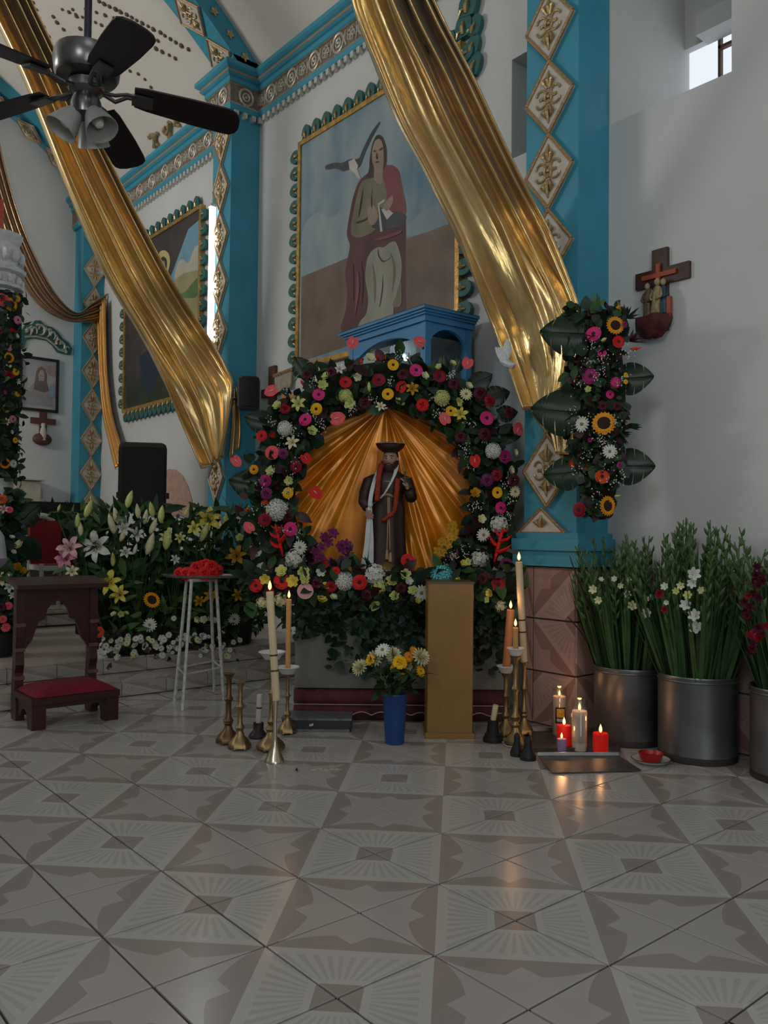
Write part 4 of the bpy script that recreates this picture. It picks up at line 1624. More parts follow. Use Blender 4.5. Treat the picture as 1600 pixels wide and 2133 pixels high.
FL = [  # x, y, kind, colour, radius in px
    (720, 796, 'gerbera', 'red', 13), (789, 791, 'gerbera', 'crimson', 14), (819, 760, 'gerbera', 'yellow', 12), (808, 821, 'gerbera', 'yellow', 12.5), (664, 822, 'gerbera', 'hotpink', 13), (659, 852, 'gerbera', 'yellow', 13),
    (636, 874, 'gerbera', 'hotpink', 14), (545, 908, 'gerbera', 'red', 12), (567, 943, 'gerbera', 'coral', 15), (617, 972, 'gerbera', 'crimson', 12.5), (529, 978, 'gerbera', 'orange', 10), (553, 1001, 'gerbera', 'magenta', 13),
    (600, 1027, 'gerbera', 'yellow', 12), (867, 771, 'gerbera', 'hotpink', 14), (916, 783, 'gerbera', 'crimson', 14), (1014, 871, 'gerbera', 'hotpink', 15), (1052, 951, 'gerbera', 'magenta', 14), (1036, 1026, 'gerbera', 'yellow', 12), (939, 856, 'gerbera', 'yellow', 11),
    (551, 1083, 'gerbera', 'crimson', 14), (605, 1102, 'gerbera', 'hotpink', 15), (668, 1175, 'gerbera', 'red', 14), (1043, 1058, 'gerbera', 'hotpink', 13), (594, 851, 'rose', 'crimson', 11), (880, 844, 'rose', 'red', 13),
    (971, 821, 'daisy', 'cream', 14), (625, 1140, 'daisy', 'white', 15), (1007, 1114, 'daisy', 'white', 15), (1073, 1024, 'daisy', 'cream', 13),
    (720, 824, 'hydrangea', 'lime', 14), (593, 892, 'hydrangea', 'white', 15), (921, 828, 'hydrangea', 'lime', 16), (1028, 939, 'hydrangea', 'white', 16), (576, 1062, 'hydrangea', 'white', 22), (1040, 1092, 'cluster', 'white', 18), (613, 1165, 'cluster', 'white', 20), (999, 1166, 'cluster', 'white', 20),
    (621, 840, 'lily', 'lime', 18), (608, 921, 'lily', 'cream', 17), (859, 809, 'lily', 'gold', 16), (959, 862, 'lily', 'lemon', 18), (707, 768, 'lily', 'white', 13), (793, 846, 'lily', 'cream', 12),
    (735, 713, 'anthurium', 'coral', 15), (566, 814, 'anthurium', 'coral', 15), (702, 872, 'anthurium', 'coral', 18), (637, 955, 'anthurium', 'red', 14), (491, 960, 'anthurium', 'coral', 14), (657, 1026, 'anthurium', 'red', 16), (875, 712, 'anthurium', 'coral', 14), (974, 756, 'anthurium', 'coral', 15),
    (1078, 895, 'anthurium', 'coral', 15), (835, 807, 'anthurium', 'red', 14), (927, 874, 'anthurium', 'coral', 15), (990, 959, 'anthurium', 'red', 15), (519, 1100, 'anthurium', 'coral', 14),
    (578, 845, 'rose', 'lime', 10), (729, 840, 'rose', 'lime', 10), (650, 898, 'rose', 'lime', 10), (565, 982, 'rose', 'lime', 10), (602, 1002, 'rose', 'lime', 9), (672, 802, 'rose', 'lime', 9), (680, 784, 'rose', 'lime', 9), (746, 786, 'rose', 'cream', 9), (771, 747, 'rose', 'cream', 11), (770, 816, 'bud', 'lime', 13),
    (885, 783, 'rose', 'cream', 9), (914, 764, 'rose', 'lime', 7), (943, 757, 'rose', 'lime', 6), (976, 804, 'rose', 'cream', 8), (831, 839, 'rose', 'lime', 9), (955, 837, 'rose', 'lime', 9), (1073, 943, 'rose', 'cream', 8), (1064, 980, 'rose', 'cream', 9), (1003, 1081, 'rose', 'cream', 10), (990, 1027, 'rose', 'gold', 11),
    (633, 804, 'strelitzia', 'redorange', 14), (573, 912, 'strelitzia', 'red', 14), (788, 752, 'strelitzia', 'red', 14), (753, 759, 'strelitzia', 'redorange', 11), (804, 751, 'strelitzia', 'redorange', 12),
    (560, 1050, 'strelitzia', 'redorange', 16), (522, 1063, 'strelitzia', 'rust', 13), (690, 775, 'rose', 'wine', 11), (640, 780, 'rose', 'wine', 11), (760, 840, 'rose', 'wine', 13), (1000, 820, 'rose', 'wine', 14), (1010, 905, 'rose', 'wine', 14), (1060, 860, 'rose', 'wine', 12), (960, 910, 'rose', 'wine', 12), (590, 945, 'rose', 'plum', 11), (600, 1075, 'rose', 'wine', 12), (1015, 1000, 'rose', 'plum', 13), (840, 780, 'rose', 'wine', 12), (555, 1028, 'rose', 'plum', 13), (1020, 835, 'rose', 'crimson', 12), (1070, 1000, 'rose', 'wine', 12), (1035, 990, 'rose', 'crimson', 12), (945, 800, 'rose', 'wine', 12),
]
for (x, y, kd, c, r) in FL:
    dpt = 5.20 - R.uniform(0, .05)
    p = D(x, y, dpt)
    ox, oy = (x - CXA) / 280, (CYA - y) / 280
    n = NF * 1.5 + UA * (ox * .45 + R.uniform(-.25, .25)) + ZU * (oy * .35 + R.uniform(-.2, .25))
    rr = r * dpt / CF
    if kd in ('strelitzia', 'bud'):
        n = UA * ox * .8 + ZU * (oy + .3) + NF * .4
    if kd == 'hydrangea' or kd == 'cluster':
        p = p - NF * rr * .4
    if kd == 'anthurium':
        n = NF * 1.2 + UA * R.uniform(-.6, .6) + ZU * R.uniform(-.1, .5)
    flower(kd, c, arch, p, n, rr)
FL2 = [  # bank along the table edge
    (533, 1220, 'gerbera', 'red', 14), (587, 1211, 'gerbera', 'red', 17), (636, 1231, 'gerbera', 'blush', 17), (749, 1213, 'gerbera', 'red', 16), (716, 1211, 'hydrangea', 'white', 19), (920, 1200, 'hydrangea', 'aqua', 22), (878, 1235, 'daisy', 'white', 17), (849, 1167, 'gerbera', 'red', 14), (1038, 1218, 'gerbera', 'crimson', 16),
    (782, 1197, 'cluster', 'white', 22), (790, 1222, 'cluster', 'lime', 16), (585, 1250, 'cluster', 'cream', 15), (545, 1256, 'cluster', 'cream', 12), (1045, 1265, 'cluster', 'cream', 14), (552, 1206, 'rose', 'lemon', 9), (610, 1210, 'rose', 'lemon', 11), (587, 1190, 'rose', 'lime', 11), (631, 1192, 'rose', 'lime', 11), (636, 1208, 'rose', 'lime', 9), (678, 1222, 'rose', 'lemon', 10), (670, 1250, 'rose', 'lemon', 11), (668, 1192, 'rose', 'white', 10),
    (818, 1210, 'rose', 'lime', 12), (779, 1260, 'rose', 'lime', 10), (822, 1242, 'rose', 'lime', 10), (845, 1196, 'rose', 'lime', 10), (852, 1211, 'rose', 'white', 8), (860, 1230, 'rose', 'lime', 10), (695, 1245, 'rose', 'cream', 8), (1020, 1236, 'rose', 'lemon', 10), (964, 1173, 'rose', 'lemon', 7), (975, 1171, 'rose', 'lime', 7), (1013, 1250, 'rose', 'lime', 6), (955, 1208, 'rose', 'lemon', 6),
    (690, 1222, 'rose', 'crimson', 12), (765, 1240, 'rose', 'wine', 12), (835, 1225, 'rose', 'wine', 12), (660, 1215, 'rose', 'wine', 11), (1005, 1205, 'rose', 'wine', 12), (560, 1235, 'rose', 'crimson', 12), (795, 1270, 'spike', 'violet', 7), (818, 1258, 'spike', 'violet', 7), (733, 1148, 'spike', 'violet', 9), (953, 1160, 'spike', 'plum', 10), (946, 1172, 'spike', 'violet', 8), (1055, 1175, 'rose', 'plum', 13), (700, 1190, 'rose', 'red', 9), (870, 1252, 'rose', 'lemon', 7),
]
for (x, y, kd, c, r) in FL2:
    dpt = 5.0 if y > 1180 else 5.12
    p = D(x, y, dpt)
    n = NF * 1.4 + UA * R.uniform(-.3, .3) + ZU * R.uniform(-.1, .5)
    if kd == 'spike':
        n = ZU + UA * R.uniform(-.2, .2) + NF * .1
    rr = r * dpt / CF
    if kd in ('hydrangea', 'cluster'):
        p = p - NF * rr * .4
    flower(kd, c, arch, p, n, rr)
for (x, y, s, sg) in ((585, 1140, 26, -1), (1035, 1150, 28, 1)):   # upright heliconias flanking
    flower('heliconia', 'red', arch, D(x, y, 5.05), ZU + UA * .25 * sg, s * 5.05 / CF * .95, spin=.9)
for k_ in range(24):   # orchid sprays either side of the statue
    x, y = 655 + R.random() * 75, 1108 + R.random() * 70
    if (x - 655) * .6 > y - 1085:
        y += 25
    flower('orchid', 'plum', arch, D(x, y, 5.12 + R.uniform(0, .08)), NF + UA * R.uniform(-.5, .5) + ZU * R.uniform(-.3, .4), 11 * 5.15 / CF)
for k_ in range(20):
    t = R.random()
    x, y = 948 - t * 40 + R.uniform(-10, 10), 1095 + t * 75 + R.uniform(-10, 10)
    flower('orchid', 'gold', arch, D(x, y, 5.12 + R.uniform(0, .08)), NF + UA * R.uniform(-.5, .5) + ZU * R.uniform(-.3, .4), 10 * 5.15 / CF)
for (x, y, dx, dy, L) in ((985, 800, 1, .5, .14), (1015, 828, 1, .25, .15), (1040, 862, 1, .1, .12), (922, 768, .0, 1, .09), (948, 772, .3, 1, .09), (540, 1010, -1, .15, .20), (560, 880, -1, .2, .16), (640, 780, -.6, .8, .14), (1040, 900, 1, -.2, .14), (690, 1260, -.3, -1, .18), (820, 1275, .2, -1, .2)):
    monstera(arch, D(x, y, 5.34), UA * dx + ZU * dy, NF + ZU * .2, L)

# ---- the saint
st_ = thing('saint_statue', D(806, 1192, 5.30), 'bearded saint statue in a dark brown habit and hat with white ribbon sash', 'statue')
m_habit = M('dark_brown_habit', (.030, .014, .011), .5, var=.25, scale=20, spec=.4)
m_skin = M('painted_statue_skin', (.44, .27, .18), .45, var=.1)
m_hair = M('statue_beard', (.045, .022, .014), .6)
m_rib = M('white_satin_ribbon', (.58, .63, .64), .5, var=.06)
m_garl = M('rust_garland', (.30, .035, .012), .7, var=.4, scale=120, bump=.6, bscale=150)
m_cord = M('gold_cord', (.42, .26, .12), .5, var=.2)
SD = 5.30
K = SD / CF


def S(x, y, f=0.0):
    """a point of the statue: picture column and row at the statue's distance, f toward the nave"""
    return D(x, y, SD) + NF * f


rb = MB()
rings = [(1192, 806, 44, 30), (1186, 806, 43, 30), (1150, 806, 40, 28), (1100, 807, 37, 26), (1060, 808, 36, 25), (1038, 808, 33, 23), (1030, 808, 34, 24), (1012, 808, 39, 25), (997, 808, 41, 23), (989, 809, 33, 20), (982, 811, 20, 16), (976, 812, 13, 12)]
N_ = 28
vs, fs = [], []
for (y, xc, hw, hd) in rings:
    for i in range(N_):
        a = 2 * pi * i / N_
        fold = 1 + (.09 * sin(a * 7 + y * .01) if y > 1045 else 0)
        vs.append(S(xc, y) + UA * (cos(a) * hw * K * fold) + NF * (sin(a) * hd * K * fold))
for j in range(len(rings) - 1):
    for i in range(N_):
        fs.append((j * N_ + i, j * N_ + (i + 1) % N_, (j + 1) * N_ + (i + 1) % N_, (j + 1) * N_ + i))
fs.append(tuple(range(N_)))
rb.add(vs, fs)
# sleeves grow from the shoulders
rb.tube([S(782, 998, .0), S(768, 1004, .01), S(761, 1028, .025), S(759, 1046, .05), S(766, 1058, .085)], [.036, .040, .040, .038, .032], 12)
rb.tube([S(834, 998, .0), S(848, 1004, .01), S(854, 1026, .03), S(856, 1036, .06), S(851, 1024, .10)], [.036, .040, .040, .038, .030], 12)
robe = rb.build('habit', m_habit, st_, smooth='full')
MB().tube([S(776 + 64 * i / 10, 1034 + 3 * sin(i), .072 * sin(pi * i / 10) + .005) for i in range(11)], .008, 6).build('rope_belt', m_cord, robe)
MB().tube([S(790 + 40 * i / 10, 999 + 6 * sin(pi * i / 10), .066 * sin(pi * i / 10) + .02) for i in range(11)], .004, 6).build('collar_trim', m_cord, robe)
# head, turned a little to its left and bowed
hd = MB()
hc = S(813, 957, .012)
HQ = Matrix((-UA, NF, ZU)).transposed().to_quaternion() @ Quaternion((0, 0, 1), -.20) @ Quaternion((1, 0, 0), -.10)


def H(x, y, z):
    return hc + HQ @ Vector((x, y, z))


def headf(u, v):
    th, ph = pi * v, 2 * pi * u
    x, y, z = sin(th) * cos(ph), sin(th) * sin(ph), cos(th)
    k = 1 - .18 * max(0, -z) ** 1.5
    yy = y * .060 * k
    if y > 0:
        yy += .012 * max(0, 1 - (x / .25) ** 2) * max(0, 1 - ((z + .05) / .35) ** 2)          # nose
        yy -= .006 * (math.exp(-((abs(x) - .38) / .2) ** 2 - ((z - .12) / .13) ** 2))           # eye sockets
        yy += .004 * math.exp(-((z - .32) / .12) ** 2)                                          # brow
    return H(x * .047 * k, yy, z * .066)


hd.grid(headf, 28, 20, close_u=True)
hd.lathe([(.026, -.09), (.025, -.04)], hc, 12)
for sx in (-1, 1):
    hd.ball(H(sx * .048, .004, -.002), .012, 8, 6, (.5, .8, 1.2))
head = hd.build('head', m_skin, st_, smooth='full')
ey = MB()
for sx in (-1, 1):
    ey.ball(H(sx * .018, .0515, .008), .0058, 8, 5, (1.4, .7, .7))
    ey.tube([H(sx * .008, .060, .020), H(sx * .018, .060, .024), H(sx * .030, .052, .020)], .002, 5)
ey.build('eyes', M('statue_eye_dark', (.02, .012, .01), .3), head)
be = MB()


def beard(u, v):
    a = -1.45 + 2.9 * u
    e = min(1, max(0, (abs(a) - .35) / .5))
    z = (-.038 + .030 * e) - (.050 + .022 * e) * v
    r = .060 * (1 - .42 * v ** 2) + .006
    return H(sin(a) * r * .88, cos(a) * r * 1.02 + .004, z)


be.grid(beard, 18, 7)
be.grid(lambda u, v: H((u - .5) * .05, .062 + .006 * sin(pi * u) - .003 * v, -.022 - .008 * v - .008 * abs(u - .5) * 2), 10, 2)
be.ball(H(0, -.020, .018), .056, 14, 8, (.92, .90, .95))
be.build('beard_and_hair', m_hair, head, smooth='full')
MB().tube([H(-.010, .064, -.0335), H(0, .067, -.0325), H(.010, .064, -.0335)], .003, 5).build('lips', M('statue_lips', (.28, .10, .08), .5), head)
ht = MB().lathe([(.0, .046), (.050, .044), (.056, .050), (.080, .068), (.094, .094), (.091, .100), (.076, .084), (.058, .086), (.050, .104), (.02, .112), (0, .112)], hc, 24, axis=ZU + NF * .12)
hat = ht.build('brimmed_hat', m_habit, st_, smooth='full')
pts = [hc + (ZU + NF * .12).normalized() * .097 + (UA * cos(a) + NF * sin(a)) * .093 for a in [i * 2 * pi / 24 for i in range(25)]]
MB().tube(pts, .003, 5, cap=False).build('hat_braid', m_cord, hat)


def hand(wr, dirv, pal, side, curl=.5, name='hand'):
    """wrist, pointing direction, palm normal, thumb side"""
    d, n = Vector(dirv).normalized(), Vector(pal).normalized()
    s = Vector(side).normalized()
    mb = MB()
    mb.tube([wr, wr + d * .014, wr + d * .030, wr + d * .042], [.012, .014, .016, .014], 10, flat=.62)
    for k_, (o, L) in enumerate(((.011, .034), (.004, .039), (-.004, .036), (-.011, .028))):
        b0 = wr + d * .040 + s * o
        mb.tube([b0, b0 + d * L * .45 + n * L * .1 * curl, b0 + d * L * .8 + n * L * .45 * curl, b0 + d * L * .85 + n * L * .8 * curl], [.0052, .005, .0046, .0036], 6)
    t0 = wr + d * .016 + s * .013
    mb.tube([t0, t0 + d * .012 + s * .010 + n * .004, t0 + d * .026 + s * .012 + n * .012], [.006, .0056, .004], 6)
    return mb.build(name, m_skin, st_, smooth='full')


hand(S(849, 1021, .105), UA * -.35 + ZU * .85 + NF * .15, UA * -.6 - NF * .5, UA * -.3 + NF * .8, .8)
hand(S(765, 1059, .09), UA * .30 - ZU * .8 + NF * .3, UA * .9, NF, .6)
MB().obox(S(846, 998, .135), UA, NF, ZU, .026, .005, .004).obox(S(843, 996, .135), UA, NF, ZU, .005, .005, .036).build('hand_cross', M('dark_cross_wood', (.03, .018, .012), .5), st_)
rbn = MB()


def ribbon(mb, pts, w, wv):
    pts = smoothpath([Vector(p) for p in pts], 24)
    mb.grid(lambda u, v: pts[round(v * 24)] + wv(v) * (w * (u - .5)) + NF * (.004 * sin(v * 9 + u * 3)), 3, 24)


ribbon(rbn, [S(826, 972, .03), S(822, 990, .075), S(806, 1022, .098), S(790, 1042, .10), S(772, 1053, .105)], .034, lambda v: (UA * .75 + ZU * .5).normalized() * (1 - .45 * v))
ribbon(rbn, [S(789, 980, .03), S(780, 1005, .075), S(774, 1030, .10), S(771, 1053, .108)], .026, lambda v: UA)
ribbon(rbn, [S(771, 1053, .112), S(768, 1090, .115), S(764, 1140, .112), S(757, 1183, .11)], .036, lambda v: UA * (.6 + .4 * v))
ribbon(rbn, [S(772, 1053, .108), S(773, 1090, .105), S(774, 1130, .10), S(773, 1172, .095)], .034, lambda v: UA * (.6 + .4 * v))
rbn.ball(S(772, 1053, .115), .017, 8, 6)
rib_o = rbn.build('white_ribbon', m_rib, st_, smooth='full')
MB().obox(S(770, 1073, .125), UA * .8 + ZU * .5, NF, ZU * .8 - UA * .5, .022, .004, .022).build('medallion', M('pink_medallion', (.30, .14, .13), .5, var=.3, scale=90), st_)
gl = MB()
gl.tube(smoothpath([S(795, 968, .045), S(790, 990, .085), S(787, 1020, .10), S(786, 1045, .10)], 12), [.016 + .004 * (i % 2) for i in range(13)], 8)
gl.tube(smoothpath([S(828, 1000, .08), S(826, 1025, .10), S(823, 1055, .098), S(819, 1070, .098)], 12), [.018 + .004 * (i % 2) - .0006 * i for i in range(13)], 8)
gl.tube(smoothpath([S(819, 1070, .098), S(811, 1075, .10), S(800, 1083, .10), S(795, 1084, .098)], 8), [.014, .017, .014, .017, .013, .015, .012, .012, .010], 8)
gl.build('rust_garland', m_garl, st_, smooth='full')
cdm = MB()
for dx in (0, 1):
    cdm.tube(smoothpath([S(808 + dx * 3, 1037, .085), S(808 + dx * 3, 1080, .090), S(806 + dx * 6, 1145, .092)], 10), .004, 6)
    cdm.lathe([(.006, 0), (.010, -.012), (.008, -.02), (.011, -.03), (.013, -.055), (.010, -.06)][::-1], S(806 + dx * 7, 1145 + dx * 5, .092), 10)
cdm.build('tasselled_cord', m_cord, st_)
MB().lathe([(.085, -.02), (.09, .0), (.07, .03), (.02, .055), (0, .06)], S(803, 1188, .08), 14, wob=lambda a, h: 1 + .1 * sin(a * 6)).build('gilt_base', M('gilt_statue_base', (.28, .17, .05), .45, metal=.5), st_)

# ------------------------------------------------------------------ blue display cabinet behind the arch
m_blue = M('blue_cabinet_paint', hexc('4a8cba', .95), .5, var=.1, scale=5, bump=.1, bscale=30)
c0 = Vector((-1.75, 2.82, 0))
CX_, CY_ = Vector((-.998, .06, 0)).normalized(), Vector((.06, .998, 0)).normalized()
CW, CDp, ZB, ZT_ = .98, .47, 1.35, 2.70
cab = thing('display_cabinet', c0 + CX_ * .5 + CY_ * .25 + ZU * ZB, 'blue painted glass display cabinet with pitched cornice behind the flower arch', 'cabinet')


def cp(a, b, z):
    return c0 + CX_ * a + CY_ * b + ZU * z


def cbar(mb, a0, a1, b0, b1, z0, z1):
    c = cp((a0 + a1) / 2, (b0 + b1) / 2, (z0 + z1) / 2)
    mb.obox(c, CX_, CY_, ZU, abs(a1 - a0) / 2, abs(b1 - b0) / 2, (z1 - z0) / 2)


for a in (.03, CW - .03 - .05):
    for b_ in (.03, CDp - .07):
        mb = MB()
        cbar(mb, a, a + .05, b_, b_ + .05, ZB, ZT_ - .10)
        mb.build('corner_post', m_blue, cab, smooth=False)
mb = MB()
for (o, z0, z1) in ((0.015, ZT_ - .11, ZT_ - .07), (0.0, ZT_ - .07, ZT_ - .055), (-.015, ZT_ - .055, ZT_ - .04), (-.03, ZT_ - .04, ZT_ - .02)):
    cbar(mb, o, CW - o, o, CDp, z0, z1)
p = [cp(-.035, -.035, ZT_ - .02), cp(CW + .035, -.035, ZT_ - .02), cp(CW + .035, CDp, ZT_ - .02), cp(-.035, CDp, ZT_ - .02), cp(.12, .20, ZT_ + .025), cp(CW - .12, .20, ZT_ + .025)]
mb.add(p, [(0, 1, 5, 4), (2, 3, 4, 5), (1, 2, 5), (3, 0, 4), (3, 2, 1, 0)])
mb.build('cornice', m_blue, cab, smooth=False)


def arched(mb, horiz, z0, z1, fix, depth, is_front):
    """spandrel board with an ogee-arched lower edge"""
    n = 16
    top = z1
    pts = []
    for i in range(n + 1):
        t = i / n
        x = horiz[0] + (horiz[1] - horiz[0]) * t
        e = abs(t - .5) * 2
        low = z0 + (z1 - z0) * (.72 * (1 - e ** 2.2)) if e < .88 else z0 - .02
        pts.append((x, low))
    pts += [(horiz[1], top), (horiz[0], top)]
    P = [cp(x, fix, z) if is_front else cp(fix, x, z) for x, z in pts]
    mb.prism(P, (CY_ if is_front else -CX_ * -1) * depth)


mb = MB()
arched(mb, (.08, CW - .08), ZT_ - .27, ZT_ - .11, .035, .03, True)
arched(mb, (.08, CDp - .07), ZT_ - .22, ZT_ - .11, .035, .03, False)
mb.build('arched_spandrels', m_blue, cab, smooth=False)
mb = MB()
cbar(mb, .05, CW - .05, CDp - .03, CDp - .01, ZB, ZT_ - .12)
cbar(mb, .03, CW - .03, .03, CDp - .02, ZB, 1.5)
mb.build('back_panel', M('cabinet_inside_dark_blue', (.02, .05, .085), .6), cab, smooth=False)
mb = MB()
cbar(mb, .055, .060, .08, CDp - .07, 1.5, ZT_ - .2)
cbar(mb, .08, CW - .08, .055, .060, 1.5, ZT_ - .2)
mb.build('glass_panes', glass('cabinet_glass', (.8, .9, .95), .90), cab, smooth=False)
MB().obox(cp(.05, .026, ZT_ - .27), CX_, CY_, ZU, .005, .004, .03).build('hinge', M('black_iron', (.01, .01, .01), .5), cab)
# white lace valance and figure inside the cabinet
lace = thing('lace_canopy', cp(.50, .17, 1.5), 'white lace canopy with a small figure inside the blue cabinet', 'canopy')
mb = MB()
m_lace = M('white_lace', (.85, .88, .9), .7, var=.1)
mb.grid(lambda u, v: cp(.22 + .30 * u, .10 + .010 * sin(u * 60), 2.505 + .012 * sin(u * pi) - .085 * v - (.02 * (sin(u * 45) > 0) * v)), 100, 4)
mb.build('pleated_valance', m_lace, lace)
mb = MB()
mb.lathe([(.10, 1.5), (.12, 2.0), (.06, 2.25), (.02, 2.3)], (cp(.40, .26, 0).x, cp(.40, .26, 0).y, 0), 16, wob=lambda a, h: 1 + .08 * sin(a * 8))
mb.ball(cp(.40, .26, 2.33), .045, 12, 8)
mb.build('veiled_figure', m_lace, lace)
mb = MB()
for sx in (-.03, .03):
    mb.ball(cp(.36 + sx, .09, 2.415), .028, 8, 5, (1.2, .5, .7))
mb.build('white_bow', m_lace, lace)

bl_ = MB().ball(cp(.36, .12, 2.40), .018, 8, 6)
bl_.build('lit_bulb', emit('cabinet_bulb_light', (1.0, .97, .9), 3.0), lace)
lp = bpy.data.lights.new('cabinet_bulb', 'POINT')
lp.energy, lp.color, lp.shadow_soft_size = .22, (1, .96, .9), .02
lo_ = bpy.data.objects.new('cabinet_bulb', lp)
COL.objects.link(lo_)
lo_.parent = lace
lo_.location = cp(.33, .07, 2.40) - ORG[lace.name]
# ------------------------------------------------------------------ on the floor before the altar
m_brass = M('aged_brass', (.29, .205, .095), .42, metal=.8, var=.3, scale=30, bump=.15, bscale=60)
m_brass_dk = M('dull_brown_brass', (.15, .085, .04), .42, metal=.7, var=.3, scale=30)
m_silver = M('worn_silver', (.55, .49, .36), .25, metal=.9, var=.15, scale=20)
m_wax = M('ivory_wax', (.62, .52, .34), .45, var=.06, scale=10, sss=.7)
m_wax_am = M('amber_wax', (.58, .33, .12), .45, var=.08, scale=10, sss=.7)
m_wax_w = M('white_wax', (.62, .60, .55), .45, var=.05, sss=.7)
m_bowl = M('white_drip_bowl', (.66, .66, .64), .4, var=.04)
m_black = M('black_iron_matt', (.012, .011, .012), .6)
def flame_mat():
    """bluish-orange root, bright yellow body, orange tip (height in the flame's own box)"""
    m = bpy.data.materials.new('candle_flame')
    m.use_nodes = True
    nt = m.node_tree
    nt.nodes.remove(nt.nodes['Principled BSDF'])
    tc = nt.nodes.new('ShaderNodeTexCoord')
    sp_ = nt.nodes.new('ShaderNodeSeparateXYZ')
    nt.links.new(tc.outputs['Generated'], sp_.inputs[0])
    cr_ = nt.nodes.new('ShaderNodeValToRGB')
    e = cr_.color_ramp.elements
    e[0].position, e[0].color = 0.0, (1.0, .22, .04, 1)
    e[1].position, e[1].color = 1.0, (1.0, .30, .05, 1)
    for p, c in ((.22, (1.0, .62, .25, 1)), (.6, (1.0, .72, .35, 1)), (.85, (1.0, .50, .14, 1))):
        x = e.new(p)
        x.color = c
    nt.links.new(sp_.outputs[2], cr_.inputs[0])
    em = nt.nodes.new('ShaderNodeEmission')
    em.inputs[1].default_value = 2.3
    nt.links.new(cr_.outputs[0], em.inputs[0])
    nt.links.new(em.outputs[0], nt.nodes['Material Output'].inputs[0])
    return m


m_flame = flame_mat()
m_wick = M('burnt_wick', (.01, .008, .008), .9)


def flame_at(par, p, s=1.0, power=.20):
    """flame mesh built at its own origin so that it scales about the wick"""
    p = Vector(p)
    MB().tube([p, p + ZU * .010 * s], .0012, 5).build('wick', m_wick, par)
    MB().lathe([(0.001, 0), (.0065 * s, .007 * s), (.0085 * s, .016 * s), (.0065 * s, .028 * s), (.003 * s, .038 * s), (0, .046 * s)], p + ZU * .006, 10).build('flame', m_flame, par, smooth='full')
    l = bpy.data.lights.new('candle_light', 'POINT')
    l.energy = power
    l.color = (1.0, .46, .17)
    l.shadow_soft_size = .012
    l.specular_factor = .03
    o = bpy.data.objects.new('candle_light', l)
    COL.objects.link(o)
    o.parent = par
    o.location = p + ZU * .062 * s - ORG[par.name]


def hz(px, py_base, py):
    """height above the floor of picture row py over the floor point (px, py_base)"""
    b = onZ(px, py_base, 0)
    d = (b - CAM).dot(FW)
    return D(px, py, d).z, d


def turned(h, rb, knots=(.30, .62), slim=.016):
    """profile of a turned church candlestick"""
    return [(rb, 0), (rb, .012), (rb * .92, .02), (rb * .8, .035), (rb * .42, .06), (rb * .30, .085), (rb * .42, .10), (rb * .28, .115), (slim, h * knots[0] - .02), (slim * 1.7, h * knots[0]), (slim * .9, h * knots[0] + .022), (slim * .85, h * knots[1] - .02), (slim * 1.5, h * knots[1]), (slim * .8, h * knots[1] + .02), (slim * .85, h - .03), (slim * 1.6, h - .012), (slim * 1.9, h - .004), (slim * 1.2, h)]


def stick(label, px, pb, ptop, rb, mat=None, feet=True, group=None, slim=.014, bowl=None):
    h, d = hz(px, pb, ptop)
    b = onZ(px, pb, 0) - NF * -0.0
    t = thing('candlestick', b, label, 'candlestick', group)
    lift = .012 if feet else 0
    MB().lathe([(r, z + lift) for r, z in turned(h - lift, rb, slim=slim)], b, 18, wob=lambda a, z: 1 + (.06 * cos(6 * a) if z < .05 else 0)).build('stem_and_base', mat or m_brass, t)
    if feet:
        for k_ in range(6):
            a = k_ * pi / 3
            MB().ball(b + Vector((cos(a) * rb * .9, sin(a) * rb * .9, .010)), .010, 6, 4).build('foot', mat or m_brass, t)
    if bowl:
        MB().lathe([(.012, h - .004), (bowl * .52, h), (bowl * .60, h + .006), (bowl * .85, h + .030), (bowl, h + .038), (bowl * .98, h + .042), (bowl * .80, h + .032), (bowl * .5, h + .010), (.005, h + .008)], b, 22).build('drip_bowl', m_bowl, t)
    return t, b, h, d


def candle(label, base, top, r, mat, lit=True, bands=(), fs=1.0, group=None, power=.2):
    base, top = Vector(base), Vector(top)
    t = thing('candle', base, label, 'candle', group)
    ax = (top - base)
    L = ax.length
    MB().lathe([(r * .97, 0), (r, .003), (r, L - .006), (r * .93, L - .001), (r * .6, L - .003), (0, L - .004)], base, 16, axis=ax).build('wax', mat, t)
    for f in bands:
        MB().lathe([(r * 1.03, -.004), (r * 1.04, 0), (r * 1.03, .004)], base + ax * f, 16, axis=ax).build('band', M('gilt_black_band', (.10, .03, .02), .4, metal=.3, var=.6, scale=300), t)
    if lit:
        flame_at(t, top, fs, power)
    return t


# left group
stick('dull brown brass candlestick, empty, beside the white stand', 475, 1548, 1402, .062, m_brass_dk, slim=.017)
stick('empty yellow brass candlestick between the brown one and a stub candle', 499, 1560, 1420, .058, m_brass, slim=.015)
h, d = hz(538, 1536, 1505)
b = onZ(538, 1536, 0)
t = thing('candle_holder', b, 'low dark plum block holder with flared foot left of the silver stick', 'candle holder')
MB().lathe([(.055, 0), (.055, .012), (.040, .03), (.030, .042), (.030, h), (.022, h), (.018, h - .01)], b, 8).build('block', M('plum_wood', (.035, .012, .022), .5), t)
candle('short white stub candle with a small picture band in plum holder', b + ZU * (h - .008), D(541, 1446, d), .0155, m_wax_w, False, (.55,))
t, b, h, d = stick('brass candlestick with white drip bowl, behind the silver stick', 564, 1562, 1374, .072, m_brass, slim=.013, bowl=.072)
